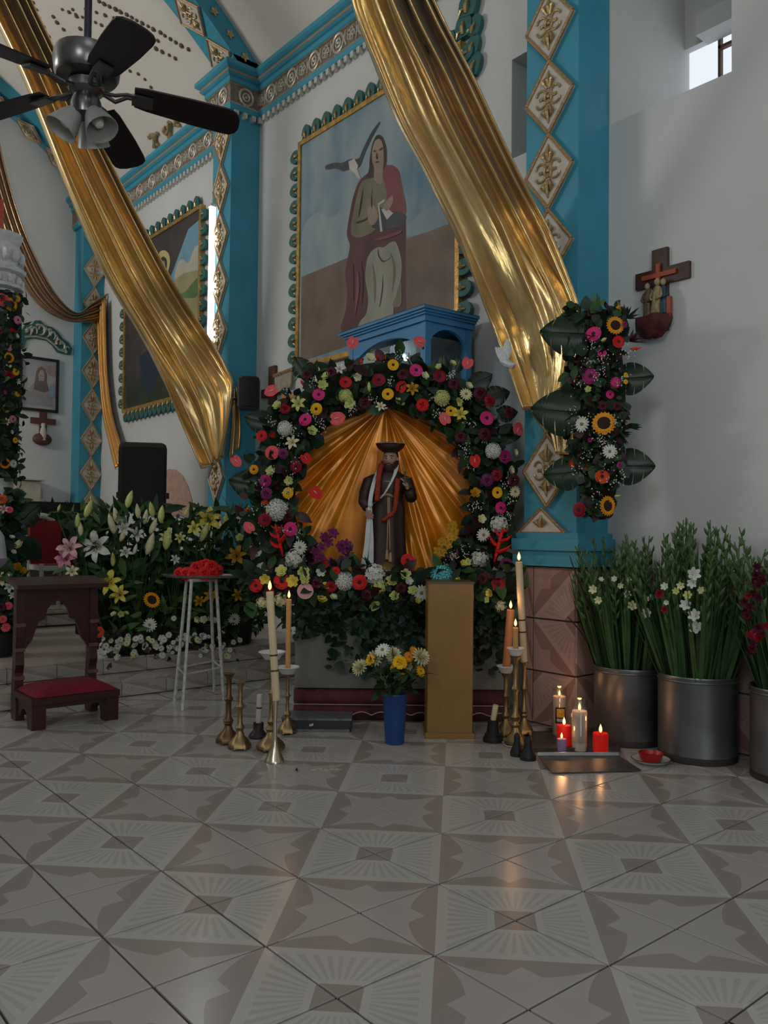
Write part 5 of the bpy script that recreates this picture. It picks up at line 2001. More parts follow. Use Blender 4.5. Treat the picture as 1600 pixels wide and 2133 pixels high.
# silver cone holder and leaning candle
b = onZ(572, 1586, 0)
h, d = hz(572, 1586, 1457)
t = thing('candlestick', b, 'slender silver candlestick with trumpet foot, nearest the nave', 'candlestick')
MB().lathe([(.050, 0), (.050, .004), (.046, .012), (.030, .05), (.016, .085), (.011, .12), (.009, h - .10), (.012, h - .04), (.016, h), (.013, h), (.009, h - .03)], b, 20).build('stem_and_foot', m_silver, t)
candle('tallest ivory candle leaning in the silver stick, with two dark bands', D(576, 1459, d), D(562, 1232, d + .06), .0195, m_wax, True, (.27, .41), 1.15)
t, b, h, d = stick('twisted brass candlestick with pleated white bowl beside the metal case', 598, 1528, 1404, .052, m_brass, slim=.011, bowl=.068)
candle('slim amber candle burning in the pleated white bowl', b + ZU * (h + .01), D(602, 1248, d), .0155, m_wax_am, True, (), 1.0)

# right group
t, b, h, d = stick('brass candlestick at the pedestal side holding a leaning orange candle', 1053, 1532, 1402, .055, m_brass, slim=.014, bowl=.055)
candle('leaning orange candle with melted rim right of the pedestal', b + ZU * (h + .008), D(1064, 1270, d), .023, M('orange_wax', (.62, .26, .09), .45, var=.08, sss=.7), True, (), 1.05)
t, b, h, d = stick('knobbed brass candlestick in the middle of the three by the pilaster', 1073, 1552, 1366, .060, m_brass, slim=.017, bowl=.052)
candle('short slim candle burning low between two taller ones', b + ZU * (h + .008), D(1074, 1307, d), .0155, m_wax_am, True, (), .95)
t, b, h, d = stick('brass candlestick carrying the tall ivory candle before the tiled pilaster', 1091, 1530, 1379, .055, m_brass, slim=.014)
candle('tall ivory candle with two thin bands before the tiled pilaster', b + ZU * h, D(1081, 1170, d), .0205, m_wax, True, (.30, .42), 1.15)
b = onZ(1027, 1544, 0)
h, d = hz(1027, 1544, 1500)
t = thing('candle_holder', b, 'black stepped holder with a white stub beside the gold pedestal', 'candle holder')
MB().lathe([(.056, 0), (.056, .018), (.047, .028), (.047, .040), (.036, .05), (.030, .10), (.034, h), (.020, h)], b, 20).build('body', m_black, t)
candle('white stub candle with dripping wax in black holder', b + ZU * h, D(1033, 1468, d), .016, m_wax, False)
for (x, y, s, lb) in ((1077, 1574, .85, 'smaller black conical holder left of its pair by the trays'), (1100, 1582, 1.0, 'larger black conical holder touching the front tray corner')):
    b = onZ(x, y, 0)
    t = thing('candle_holder', b, lb, 'candle holder')
    MB().lathe([(.042 * s, 0), (.042 * s, .02), (.030 * s, .045), (.020 * s, .075), (.020 * s, .10), (.013 * s, .115), (.008 * s, .115)], b, 14).build('body', m_black, t)
cb = MB()
cb.tube(smoothpath([onZ(1037, 1510, .06), onZ(1043, 1535, .01), onZ(1052, 1552, .006), onZ(1070, 1556, .006), onZ(1085, 1560, .006)], 20), .004, 6)
tag(cb.build('cable', M('white_cable', (.5, .48, .45), .5), None, onZ(1052, 1552, 0)), 'thin white cable trailing past the black holder on the floor', 'cable')

# gold-brown pedestal
b0, b1 = onZ(886, 1537, 0), onZ(988, 1540, 0)
bc = (b0 + b1) / 2 - NF * .14
w_ = (b1 - b0).length / 2
ped = thing('pedestal', bc, 'tall plain gold-brown pedestal box standing before the altar', 'pedestal')
m_ped = M('gold_brown_paint', (.24, .125, .028), .38, metal=.15, var=.10, scale=6, bump=.08, bscale=40)
MB().obox(bc + ZU * .445, UA, NF, ZU, w_ - .008, .135, .425, bev=.004).build('column', m_ped, ped, smooth=False)
MB().obox(bc + ZU * .016, UA, NF, ZU, w_ + .004, .150, .016, bev=.004).build('base', m_ped, ped, smooth=False)
MB().obox(bc + ZU * .875, UA, NF, ZU, w_ - .004, .140, .006).build('top', M('dark_pedestal_top', (.10, .055, .02), .4), ped, smooth=False)

# blue vase of chrysanthemums
b = onZ(822, 1548, 0)
vs_ = thing('vase', b, 'plain blue plastic vase on the floor', 'vase')
MB().lathe([(.050, 0), (.052, .006), (.060, .13), (.068, .262), (.072, .268), (.070, .274), (.064, .268), (.058, .14), (.048, .012), (0, .010)], b, 28).build('body', M('blue_plastic', (.012, .055, .20), .42, var=.06), vs_)
bq = thing('chrysanthemum_bunch', b + ZU * .26, 'bunch of cream and yellow chrysanthemums in the blue vase', 'flowers')
VB = (b - CAM).dot(FW)
for (x, y, kd, c, r) in ((752, 1392, 'pompon', 'cream', 19), (783, 1372, 'pompon', 'cream', 19), (797, 1354, 'daisy', 'white', 17), (820, 1365, 'pompon', 'cream', 17), (833, 1380, 'rose', 'yellow', 15), (874, 1370, 'pompon', 'cream', 21), (848, 1387, 'pompon', 'cream', 15), (862, 1356, 'daisy', 'orange', 11), (771, 1375, 'rose', 'yellow', 11), (852, 1368, 'daisy', 'orange', 12), (876, 1398, 'daisy', 'yellow', 13), (840, 1407, 'daisy', 'yellow', 8), (832, 1415, 'rose', 'lemon', 5), (822, 1392, 'daisy', 'orange', 10), (818, 1350, 'bud', 'lime', 5)):
    dp = VB + R.uniform(-.08, .05)
    p = D(x, y, dp)
    flower(kd, c, bq, p, NF * .8 + ZU * R.uniform(.3, .9) + UA * ((x - 820) / 70), r * dp / CF)
    MB().tube(smoothpath([b + ZU * .20 + UA * R.uniform(-.03, .03), b + ZU * .30 + UA * (x - 820) * .0006, p], 6), .0035, 5).build('stem', m_stem, bq)
foliage(bq, 'bunch_leaves', [(b + ZU * R.uniform(.27, .42) + UA * R.gauss(0, .06) + NF * R.gauss(0, .05), ZU + UA * R.gauss(0, .6) + NF * R.gauss(0, .6)) for _ in range(110)], [m_leaf[0], m_leaf[1]], (.04, .10), .28)

# grey metal case
b = (onZ(590, 1526, 0) + onZ(728, 1523, 0)) / 2 - NF * .10
cs = thing('metal_case', b, 'flat grey metal case on the floor behind the candlesticks', 'case')
m_case = M('grey_sheet_metal', (.16, .17, .18), .45, metal=.5, var=.3, scale=30)
MB().obox(b + ZU * .034, UA, NF, ZU, .20, .10, .034, bev=.004).build('body', M('dark_case_face', (.035, .04, .045), .4, metal=.3), cs, smooth=False)
MB().obox(b + ZU * .072, UA, NF, ZU, .203, .103, .006).build('lid', m_case, cs, smooth=False)
MB().obox(b + ZU * .008 + NF * .102, UA, NF, ZU, .19, .004, .008).build('bottom_rail', m_case, cs, smooth=False)
MB().obox(b + ZU * .040 + NF * .103 - UA * .03, UA + ZU * .3, NF, ZU, .012, .002, .006).build('latch', M('pale_paint_chip', (.5, .5, .5), .6), cs, smooth=False)

# trays
m_tray = M('dull_tin', (.11, .10, .10), .38, metal=.55, var=.35, scale=12, bump=.15, bscale=30)


def sheet(name, label, px4, z, th, rim=0.0):
    P = [onZ(x, y, z) for x, y in px4]
    c = sum(P, Vector()) / 4
    c.z = 0
    t = thing(name, c, label, 'tray')
    MB().prism([p for p in P], (0, 0, th)).build('plate', m_tray, t, smooth=False)
    if rim:
        mb = MB()
        for i in range(4):
            a, b_ = P[i] + ZU * th, P[(i + 1) % 4] + ZU * th
            o = (a - c) * .02
            o.z = 0
            mb.prism([a, b_, b_ + ZU * rim + (b_ - c) * .03, a + ZU * rim + (a - c) * .03], ((c - a) * .012))
        mb.build('rim', m_tray, t, smooth=False)
    return t


sheet('tin_tray', 'dark tin tray under the burning votive candles', ((1112, 1566), (1290, 1566), (1262, 1524), (1100, 1524)), .003, .004, .018)
t = thing('tin_tray', onZ(1230, 1590, 0), 'empty grey tin tray tipped in front of the votive candles', 'tray')
q = [onZ(1150, 1611, .004), onZ(1337, 1606, .004), onZ(1289, 1575, .030), onZ(1120, 1575, .030)]
MB().prism(q, (0, 0, .004)).build('plate', m_tray, t, smooth=False)
MB().prism([q[3] + ZU * .004, q[2] + ZU * .004, q[2] + ZU * .020, q[3] + ZU * .020], (.003, -.004, 0)).build('rim', M('tray_bright_rim', (.42, .42, .40), .35, metal=.5), t, smooth=False)
b = onZ(1356, 1590, 0)
pl_ = thing('saucer', b, 'white enamel saucer with dark rim on the tiles', 'saucer')
MB().lathe([(.05, 0), (.06, .004), (.088, .018), (.096, .024), (.094, .026), (.06, .010), (0, .008)], b, 26).build('dish', M('white_enamel', (.6, .6, .58), .25), pl_)
MB().lathe([(.094, .024), (.0975, .025), (.094, .027)], b, 26, cap=False).build('dark_rim', m_black, pl_)
rw = thing('red_votive', b + ZU * .012, 'burnt-down red votive cup on the white saucer', 'candle')
MB().lathe([(.045, .010), (.055, .03), (.062, .055), (.058, .055), (.05, .035), (0, .03)], b, 20).build('cup', M('red_wax', (.34, .012, .012), .35, var=.1), rw)


def votive(label, px, pb, ptop, rpx, mat, fs=.9, glass_h=0, power=.16, name='votive_candle'):
    b = onZ(px, pb, .008)
    h, d = hz(px, pb, ptop)
    r = rpx * d / CF
    h -= .008
    t = thing(name, b, label, 'candle')
    MB().lathe([(r * .95, 0), (r, .006), (r, h - .004), (r * .92, h), (r * .5, h - .006), (0, h - .008)], b, 22).build('wax', mat, t)
    if glass_h:
        MB().lathe([(r * 1.06, 0), (r * 1.07, h + glass_h), (r * 1.03, h + glass_h)], b, 22, cap=False).build('glass', glass('votive_glass', (.95, .93, .9), .88), t)
    flame_at(t, b + ZU * (h - .006), fs, power)
    return t, b, h, r


m_red = M('glowing_red_wax', (.50, .010, .008), .35, emis=(1.0, .02, .01), estr=.16, var=.05)
t, b, h, r = votive('tall glass votive with a navy and yellow paper label', 1165, 1530, 1448, 14, M('cream_wax_lit', (.62, .50, .42), .4, sss=.7), .8, .05)
lab = MB()
q = aim(NF)
for (x0, x1, z0, z1, nm, mt) in ((-.75, .75, .33, .74, 'label', M('navy_label', (.02, .015, .06), .5)), (-.55, .55, .48, .70, 'label_print', M('yellow_label_print', (.60, .36, .03), .5, var=.4, scale=120)), (-.55, .55, .37, .45, 'label_print', M('white_label_print', (.45, .42, .45), .5, var=.5, scale=150))):
    k_ = 1.09 if nm == 'label' else 1.10
    MB().grid(lambda u, v: b + UA * (sin(x0 + (x1 - x0) * u) * r * k_) + NF * (cos(x0 + (x1 - x0) * u) * r * k_) + ZU * (h * (z0 + (z1 - z0) * v)), 8, 2).build(nm, mt, t)
t, b, h, r = votive('tallest white votive in ribbed clear glass on the tin tray', 1207, 1562, 1478, 15.5, m_wax_w, .95, .060)
MB().lathe([(r * 1.075, h * .2), (r * 1.08, h * .5), (r * 1.075, h * .9)], b, 40, wob=lambda a, z: 1 + .012 * cos(20 * a), cap=False).build('ribbing', glass('ribbed_glass', (.95, .95, .95), .86, .15), t)
votive('red votive candle partly hidden behind the small lilac one', 1175, 1552, 1508, 15, m_red, 1.0)
votive('small lilac votive candle in front of a red one', 1170, 1564, 1536, 10, M('lilac_wax', (.30, .18, .34), .45), .75)
votive('red votive candle standing alone at the tray edge', 1251, 1566, 1524, 16, m_red, 1.05)
wx = MB()
for (x, y) in ((655, 1604), (668, 1602), (680, 1604), (692, 1602), (703, 1603)):
    wx.lathe([(R.uniform(.012, .026), 0), (.012, .002), (0, .003)], onZ(x, y, .0002), 9, wob=lambda a, z: 1 + .4 * sin(a * 3 + x))
tag(wx.build('wax_drips', m_wax, None, onZ(680, 1603, 0)), 'spilled pale wax drips on the floor tiles before the vase', 'wax', kind='stuff')
mk = MB()
mk.tube([onZ(616, 1603, .002), onZ(620, 1606, .004), onZ(618, 1600, .008)], .003, 5)
tag(mk.build('burnt_match', m_black, None, onZ(618, 1604, 0)), 'curled burnt match on the tiles in front of the silver stick', 'match')

# ------------------------------------------------------------------ white stand with a tray of red roses
F2, F1, F3 = onZ(380, 1480, 0), onZ(364, 1460, 0), onZ(466, 1458, 0)
F4 = F1 + F3 - F2
c = (F1 + F2 + F3 + F4) / 4
m_whitem = M('chipped_white_enamel', (.46, .46, .44), .4, var=.25, scale=40)
ws = thing('metal_stand', (c.x, c.y, 0), 'tall white tubular metal stand on four splayed legs', 'stand')
HT = .825
tops = []
for F in (F1, F2, F3, F4):
    t_ = c + (F - c) * .60 + ZU * HT
    tops.append(t_)
    MB().tube([F, t_], .0115, 8).build('leg', m_whitem, ws)
for i, j in ((0, 1), (1, 2), (2, 3), (3, 0)):
    o = [0, 1, 2, 3]
    MB().tube([tops[(0, 1, 2, 3)[i]], tops[(0, 1, 2, 3)[j]]], .011, 8).build('top_rail', m_whitem, ws)
    fr_ = .27
    A_ = (F1, F2, F3, F4)[i] * (1 - fr_) + tops[i] * fr_
    B_ = (F1, F2, F3, F4)[j] * (1 - fr_) + tops[j] * fr_
    MB().tube([A_, B_], .007, 8).build('stretcher', m_whitem, ws)
tc_ = c + ZU * (HT + .014)
ty = thing('metal_tray', tc_, 'grey oval metal tray on top of the white stand', 'tray')
ux = (F3 - F2).normalized()
uy = Vector((-ux.y, ux.x, 0))


def tray_pt(a, r, z):
    return tc_ + UA * (cos(a) * .265 * r) + NF * (sin(a) * .17 * r) + ZU * z


mb = MB()
mb.grid(lambda u, v: tray_pt(u * 2 * pi, (.0, .90, .96, 1.0, 1.03)[round(v * 4)], (0, 0, .006, .018, .018)[round(v * 4)]), 32, 4, close_u=True)
mb.build('dish', M('pewter_tray', (.25, .25, .25), .35, metal=.6, var=.2), ty)
ROSE_L = ['red rose on the upper heap of the tray, second from the stems', 'largest red rose topping the heap on the tray', 'red rose at the far end of the upper heap', 'red rose at the back of the upper heap', 'red rose in the lower row, second from the kneeler side', 'small red rose in the middle of the lower row', 'large red rose in the lower row under the top bloom', 'red rose in the lower row beside the arch end', 'red rose at the kneeler end of the oval tray', 'red rose at the arch end of the oval tray']
for i, (u, f, zz, r, tz) in enumerate(((-.03, .02, .07, .045, .2), (.03, .0, .085, .048, .3), (.075, .03, .075, .045, .1), (.0, -.04, .085, .045, .6), (-.08, .10, .028, .045, -.1), (-.03, .13, .025, .04, 0), (.05, .12, .03, .046, 0), (.10, .10, .03, .04, .0), (-.14, .07, .03, .04, 0), (.12, .04, .05, .04, 0))):
    rs = thing('red_rose', tc_ + UA * u + NF * f + ZU * zz, ROSE_L[i], 'rose', 'red roses piled on the oval tray')
    ps = tc_ + UA * u + NF * f + ZU * zz
    dr = (NF * .8 + ZU * (.35 + tz) + UA * (u * 3)).normalized()
    flower('rose', 'red', rs, ps, dr, r)
    e = ps - UA * R.uniform(.12, .22) * (1 if i % 2 else -1) - NF * .10 + ZU * R.uniform(-.01, .03)
    e.z = max(e.z, tc_.z + .012)
    MB().tube([ps, (ps + e) / 2 + ZU * .01, e], .004, 5).build('stem', M('dark_rose_stem', (.03, .028, .018), .6), rs)

# ------------------------------------------------------------------ prie-dieu
m_mah = M('red_mahogany', (.040, .008, .010), .34, var=.3, scale=8, stretch=(1, 1, 5), spec=.5)
m_pad = M('crimson_velvet', (.16, .006, .018), .85, var=.2, scale=20)
KX0, KX1, KY0, KY1 = -3.00, -2.63, .61, 1.11
pd = thing('prie_dieu', (-2.82, .84, 0), 'dark red wooden prayer kneeler with crimson padded step before the chancel', 'kneeler')
for y in (KY0, KY1 - .05):
    pr_ = [(-.035, 0), (.055, 0), (.055, .10), (.03, .16), (.02, .28), (.035, .33), (.02, .42), (.03, .50), (.02, .80), (-.035, .80), (-.035, .35), (-.05, .12)]
    MB().prism([(KX0 + a, y, z) for a, z in pr_], (0, .05, 0)).build('post', m_mah, pd, smooth=False)
    for z in (.24, .41, .56):
        MB().box((KX0 + .018, y - .003, z), (KX0 + .040, y + .053, z + .022)).build('collar', M('glint_post_collar', (.13, .06, .06), .35), pd, smooth=False)  # glint on the post collars put into a lighter colour
# panel with ogee arch cut-out
pnl = [(KY0 + .05, .80), (KY0 + .05, .40)]
for (f, z) in ((.0, .40), (.06, .44), (.12, .47), (.17, .53), (.22, .585), (.30, .595), (.315, .60), (.34, .655), (.42, .695), (.5, .71), (.58, .695), (.66, .655), (.685, .60), (.70, .595), (.78, .585), (.83, .53), (.88, .47), (.94, .44), (1, .40)):
    pnl.append((KY0 + .05 + (KY1 - KY0 - .10) * f, z))
pnl.append((KY1 - .05, .80))
npn = len(pnl)
mb = MB()
top = [(y, .80) for y, z in pnl]
for i in range(1, npn - 2):
    (ya, za), (yb, zb) = pnl[i], pnl[i + 1]
    if abs(ya - yb) < 1e-6:
        continue
    for x_ in (KX0 - .012, KX0 + .012):
        mb.add([(x_, ya, za), (x_, yb, zb), (x_, yb, .80), (x_, ya, .80)], [(0, 1, 2, 3)] if x_ > KX0 else [(3, 2, 1, 0)])
    mb.add([(KX0 - .012, ya, za), (KX0 + .012, ya, za), (KX0 + .012, yb, zb), (KX0 - .012, yb, zb)], [(0, 3, 2, 1)])
mb.build('arched_panel', m_mah, pd, smooth=False)
MB().prism([(KX0 - .10, KY0 - .025, .828), (KX0 + .13, KY0 - .025, .792), (KX0 + .13, KY0 - .025, .818), (KX0 - .10, KY0 - .025, .856)], (0, KY1 - KY0 + .05, 0)).build('book_rest', m_mah, pd, smooth=False)
MB().obox((KX0 + .19, (KY0 + KY1) / 2, .165), (1, 0, 0), (0, 1, 0), ZU, .20, (KY1 - KY0) / 2 + .01, .018, bev=.006).build('kneeling_board', m_mah, pd)
mb = MB()


def pad(u, v):
    x, y = u * 2 - 1, v * 2 - 1
    e = max(abs(x), abs(y))
    z = .185 + .045 * (1 - e ** 6) + .012 * (1 - x * x) * (1 - y * y)
    return (KX0 + .205 + x * .175, (KY0 + KY1) / 2 + y * .24, z)


mb.grid(pad, 20, 24)
mb.build('crimson_pad', m_pad, pd, smooth='full')
for y in (KY0 - .005, KY1 - .075):
    lg = [(.245, .148), (.245, .10), (.275, .085), (.29, .05), (.295, 0), (.375, 0), (.375, .148)]
    MB().prism([(KX0 + a, y, z) for a, z in lg], (0, .08, 0)).build('front_leg', m_mah, pd, smooth=False)
    MB().prism([(KX0 + .04, y + .015, .148), (KX0 + .04, y + .015, .05), (KX0 + .10, y + .015, .04), (KX0 + .14, y + .015, .085), (KX0 + .26, y + .015, .105), (KX0 + .26, y + .015, .148)], (0, .05, 0)).build('side_bracket', m_mah, pd, smooth=False)
MB().box((KX0 + .345, KY0 + .07, .115), (KX0 + .365, KY1 - .07, .150)).build('front_rail', m_mah, pd, smooth=False)

# ------------------------------------------------------------------ galvanised buckets of gladioli
m_galv = M('galvanised_steel', (.17, .18, .19), .40, metal=.75, var=.18, scale=7, bump=.06, bscale=20)


def stalk_mesh(seed, h):
    r_ = random.Random(seed)
    mb = MB()
    ln = r_.uniform(-.07, .07), r_.uniform(-.07, .07)
    P = [Vector((ln[0] * t * t, ln[1] * t * t, h * t)) for t in (0, .25, .5, .75, 1)]
    mb.mat(0).tube(P, [.007, .006, .006, .005, .002], 5)
    for k_ in range(9):
        a = r_.uniform(0, 6.28)
        b0 = P[0] + ZU * r_.uniform(0, .12)
        L = r_.uniform(.45, .80) * h
        mb.mat(1)
        leaf_geo(mb, b0, Vector((cos(a) * .16, sin(a) * .16, 1)), Vector((cos(a), sin(a), 0)), L, r_.uniform(.006, .011), 5, -r_.uniform(0, .12) * -1, .1)
    n = 9
    for k_ in range(n):      # green buds two-ranked up the spike
        t = .60 + .40 * k_ / n
        p = Vector((ln[0] * t * t, ln[1] * t * t, h * t))
        a = (0 if k_ % 2 else pi) + seed
        s = 1 - .5 * k_ / n
        d = Vector((cos(a) * .55, sin(a) * .55, 1)).normalized()
        mb.mat(2).lathe([(.004 * s, 0), (.012 * s, .018 * s), (.010 * s, .045 * s), (.001, .068 * s)], p, 5, axis=d)
    return mb.mesh('gladiolus_stalk', [m_stem, M('gladiolus_leaf', (.042, .10, .032), .5, var=.3, scale=9, spec=.25), M('gladiolus_bud', (.075, .15, .045), .5, var=.3, scale=9, spec=.25)], smooth='full')


STK = [stalk_mesh(s, .82) for s in range(6)]


def bucket(px, pb, rpx, label, hgt=.415):
    fr = onZ(px, pb, 0)
    d = (fr - CAM).dot(FW)
    r = rpx * d / (CF - rpx)
    c = fr - (CAM - fr).normalized() * 0
    out = (fr - CAM)
    out.z = 0
    c = fr + out.normalized() * r
    sh_ = max(0, c.y + r * 1.03 - (YW - .03))
    c = c - out.normalized() * (sh_ / out.normalized().y)
    t = thing('steel_bucket', (c.x, c.y, 0), label, 'bucket', 'steel buckets of gladioli')
    MB().lathe([(r * .98, .030), (r, .035), (r, hgt - .01), (r * 1.02, hgt), (r * 1.01, hgt + .006), (r * .97, hgt), (r * .96, .05), (0, .045)], c, 36).build('body', m_galv, t)
    MB().lathe([(r * .985, 0), (r * 1.005, .004), (r * 1.005, .030), (r * .98, .034)], c, 36).build('bottom_rim', M('dark_bucket_rim', (.035, .025, .022), .6), t)
    MB().tube([c + Vector((cos(a) * r * 1.004, sin(a) * r * 1.004, hgt - .02)) for a in [i * 2 * pi / 36 for i in range(37)]], .006, 6, cap=False).build('top_bead', m_galv, t)
    return c, r


def bunch(c, r, n, label, blooms, scale=1.0, cbl='cream', twig=None, wide=.62):
    t = thing('gladiolus_bunch', (c.x, c.y, .2), label, 'flowers', 'gladioli in the steel buckets')
    for i in range(n):
        a, q = R.uniform(0, 6.28), math.sqrt(R.random())
        p = c + Vector((cos(a) * q * r * .55, min(.15, sin(a) * q * .55) * r, .20 + R.uniform(-.03, .03)))
        k_ = .10 if sin(a) > .1 else 1.0          # the wall side stands straighter
        lean = Quaternion(Vector((-sin(a), cos(a), 0)), (q * wide * .42 + R.uniform(-.05, .05)) * k_)
        inst(STK[i % 6], 'gladiolus_stalk', t, p, lean @ Quaternion((0, 0, 1), R.uniform(0, 6)), scale * R.uniform(.86, 1.16))
    for (x, y, d, rr, cc) in blooms:
        d = (c - CAM).dot(FW) - r * 1.0 - R.uniform(.02, .08)
        p = D(x, y, d)
        flower('gladiolus', cc, t, p, (CAM - p).normalized() + ZU * R.uniform(-.2, .5) + RT0 * R.uniform(-.5, .5), rr * d / CF)
    return t


c1, r1 = bucket(1308, 1546, 67, 'steel bucket between the tiled pilaster and the larger middle bucket')
bunch(c1, r1, 56, 'green gladioli with cream buds in the bucket nearest the pilaster', [(1236, 1228, 4.62, 10, 'cream'), (1247, 1250, 4.6, 9, 'cream'), (1306, 1238, 4.6, 9, 'cream'), (1317, 1262, 4.58, 11, 'cream'), (1330, 1226, 4.6, 10, 'lime'), (1345, 1248, 4.6, 8, 'cream'), (1347, 1278, 4.58, 12, 'white'), (1280, 1206, 4.65, 7, 'white'), (1292, 1220, 4.64, 7, 'cream'), (1252, 1207, 4.65, 6, 'white'), (1310, 1208, 4.64, 6, 'cream'), (1357, 1245, 4.6, 7, 'white')])
c2, r2 = bucket(1453, 1580, 76, 'wide steel bucket in the middle of the three', .43)
bunch(c2, r2, 72, 'dense green gladioli with a chain of white blooms in the middle bucket', [(1445, 1196, 4.25, 15, 'white'), (1442, 1215, 4.24, 11, 'white'), (1460, 1230, 4.24, 9, 'cream'), (1418, 1220, 4.26, 9, 'cream'), (1408, 1232, 4.26, 8, 'lime'), (1433, 1240, 4.24, 10, 'lime'), (1429, 1260, 4.22, 13, 'white'), (1447, 1282, 4.2, 14, 'white'), (1450, 1307, 4.18, 15, 'white'), (1374, 1237, 4.3, 10, 'crimson'), (1385, 1222, 4.3, 9, 'white'), (1388, 1255, 4.3, 6, 'white'), (1384, 1270, 4.3, 8, 'crimson')], 1.10)
c3, r3 = bucket(1655, 1612, 80, 'steel bucket cut off by the edge of the view', .43)
bl = [(R.uniform(1545, 1600), R.uniform(1170, 1360), R.uniform(3.95, 4.15), R.uniform(8, 12), 'wine' if R.random() < .75 else 'crimson') for _ in range(26)]
bunch(c3, r3, 50, 'dark red gladioli in the bucket farthest along the wall', bl, 1.10)
tw_ = MB()
tw_.tube(smoothpath([D(1262, 1330, 4.7), D(1240, 1290, 4.66), D(1216, 1235, 4.62), D(1196, 1185, 4.6), D(1187, 1158, 4.6)], 14), [.009 - .0005 * i for i in range(15)], 6)
tw_.tube(smoothpath([D(1225, 1340, 4.7), D(1205, 1310, 4.62), D(1182, 1284, 4.58)], 8), [.006 - .0005 * i for i in range(9)], 6)
tag(tw_.build('dry_twig', M('dark_dry_twig', (.03, .014, .012), .8), None, D(1262, 1330, 4.7)), 'dark dry twig leaning out of the bucket toward the pilaster', 'twig')
# ------------------------------------------------------------------ flower swag on the pilaster
NS = Vector((.50, -.86, 0)).normalized()
US = Vector((.86, .50, 0)).normalized()
sw = thing('flower_swag', onY(1240, 870, 3.02), 'long hanging swag of sunflowers, gerberas and split leaves on the near teal pilaster', 'flower swag')


def SW(x, y, f=0.0):
    return onY(x, y, 2.99) + NS * f


mb = MB()
mb.grid(lambda u, v: SW(1248 + 56 * cos(u * 2 * pi) * sin(pi * min(1, .08 + v * .9)) ** .5, 652 + 430 * v, .02 + .075 * sin(u * 2 * pi)), 14, 24, close_u=True)
mb.build('moss_core', MATS['dark_moss_and_shade'], sw, smooth='full')
pts = []
for _ in range(620):
    v = R.random()
    pts.append((SW(1246 + max(-58, min(52, R.gauss(0, 34))) * min(1, 3.2 * (1 - v) + .25), 648 + 425 * v, R.uniform(.05, .14)), NS + US * R.uniform(-.8, .8) + ZU * R.uniform(-.3, .5)))
foliage(sw, 'mixed_greenery', pts, [m_leaf[0], m_leaf[1], m_leaf[2], m_leaf[2], m_leaf[4]], (.04, .085), .42)
pts = []
for k_ in range(26):
    p = SW(1255 + R.gauss(0, 26), R.uniform(720, 1060), .17)
    for j in range(14):
        pts.append(p + Vector((R.gauss(0, .022), R.gauss(0, .022), R.gauss(0, .022))))
breath(sw, pts, .0038)
for (x, y, kd, c, r) in ((1243, 710, 'gerbera', 'hotpink', 16), (1287, 694, 'sunflower', 'orange', 20), (1293, 725, 'gerbera', 'red', 13), (1260, 748, 'gerbera', 'hotpink', 9), (1294, 654, 'lily', 'yellow', 14), (1236, 794, 'gerbera', 'magenta', 17), (1287, 807, 'daisy', 'hotpink', 12), (1276, 831, 'gerbera', 'hotpink', 9), (1308, 793, 'rose', 'yellow', 5), (1308, 807, 'rose', 'yellow', 5),
                         (1264, 890, 'sunflower', 'orange', 26), (1220, 892, 'daisy', 'white', 17), (1276, 947, 'daisy', 'white', 15), (1260, 997, 'gerbera', 'redorange', 15), (1214, 1064, 'gerbera', 'crimson', 16), (1271, 1056, 'sunflower', 'orange', 22), (1296, 974, 'rose', 'magenta', 6), (1236, 923, 'rose', 'magenta', 5), (1290, 855, 'rose', 'wine', 9), (1262, 855, 'rose', 'wine', 9), (1305, 690, 'rose', 'magenta', 6), (1232, 821, 'rose', 'lime', 6), (1264, 722, 'rose', 'lime', 6)):
    n = NS * 1.3 + US * ((x - 1250) / 60 + R.uniform(-.2, .2)) + ZU * R.uniform(-.1, .3)
    if kd == 'sunflower' and y > 1000:
        n = NS + US * 1.1
    if kd == 'lily':
        n = US + ZU * .3
    d_ = (SW(x, y) - CAM).dot(FW)
    flower(kd, c, sw, SW(x, y, .15 + R.uniform(0, .03)) + ZU * 0, n, r * d_ / CF * .97)
for (x, y, dx, dz) in ((1316, 736, 1, .0), (1196, 796, .6, .2), (1207, 976, -.8, .6), (1215, 980, .9, .5)):
    flower('strelitzia', 'redorange', sw, SW(x, y, .12), US * dx + ZU * dz + NS * .3, .055)
flower('bud', 'lime', sw, SW(1284, 1036, .14), US + ZU * .1, .022)
for (x, y, dx, dz, L) in ((1222, 705, -1, .12, .25), (1214, 865, -1, .12, .28), (1212, 985, -1, -.1, .20), (1288, 790, 1, .0, .19), (1283, 970, 1, -.05, .21)):
    monstera(sw, SW(x, y, .12 if dx < 0 else .03), US * dx + ZU * dz, NS + ZU * .15, L)
# stiff spiky rosettes
for nm, x, y, mt, dd in (('palm_rosette', 1250, 645, 3, ZU), ('palm_rosette', 1306, 668, 0, US * .6 + ZU * .5), ('protea', 1312, 716, 4, US + ZU * .4), ('palm_rosette', 1305, 890, 0, US), ('palm_rosette', 1288, 905, 0, US - ZU * .3)):
    mb = MB()
    for k_ in range(11):
        a = R.uniform(0, 6.28)
        leaf_geo(mb, SW(x, y, .05), Vector(dd) * 1.1 + Vector((cos(a), sin(a), R.uniform(-.6, .6))) * .8, NS + ZU * .4, R.uniform(.06, .10), .008, 3, .05)
    mb.build(nm, m_leaf[mt], sw, smooth='full')

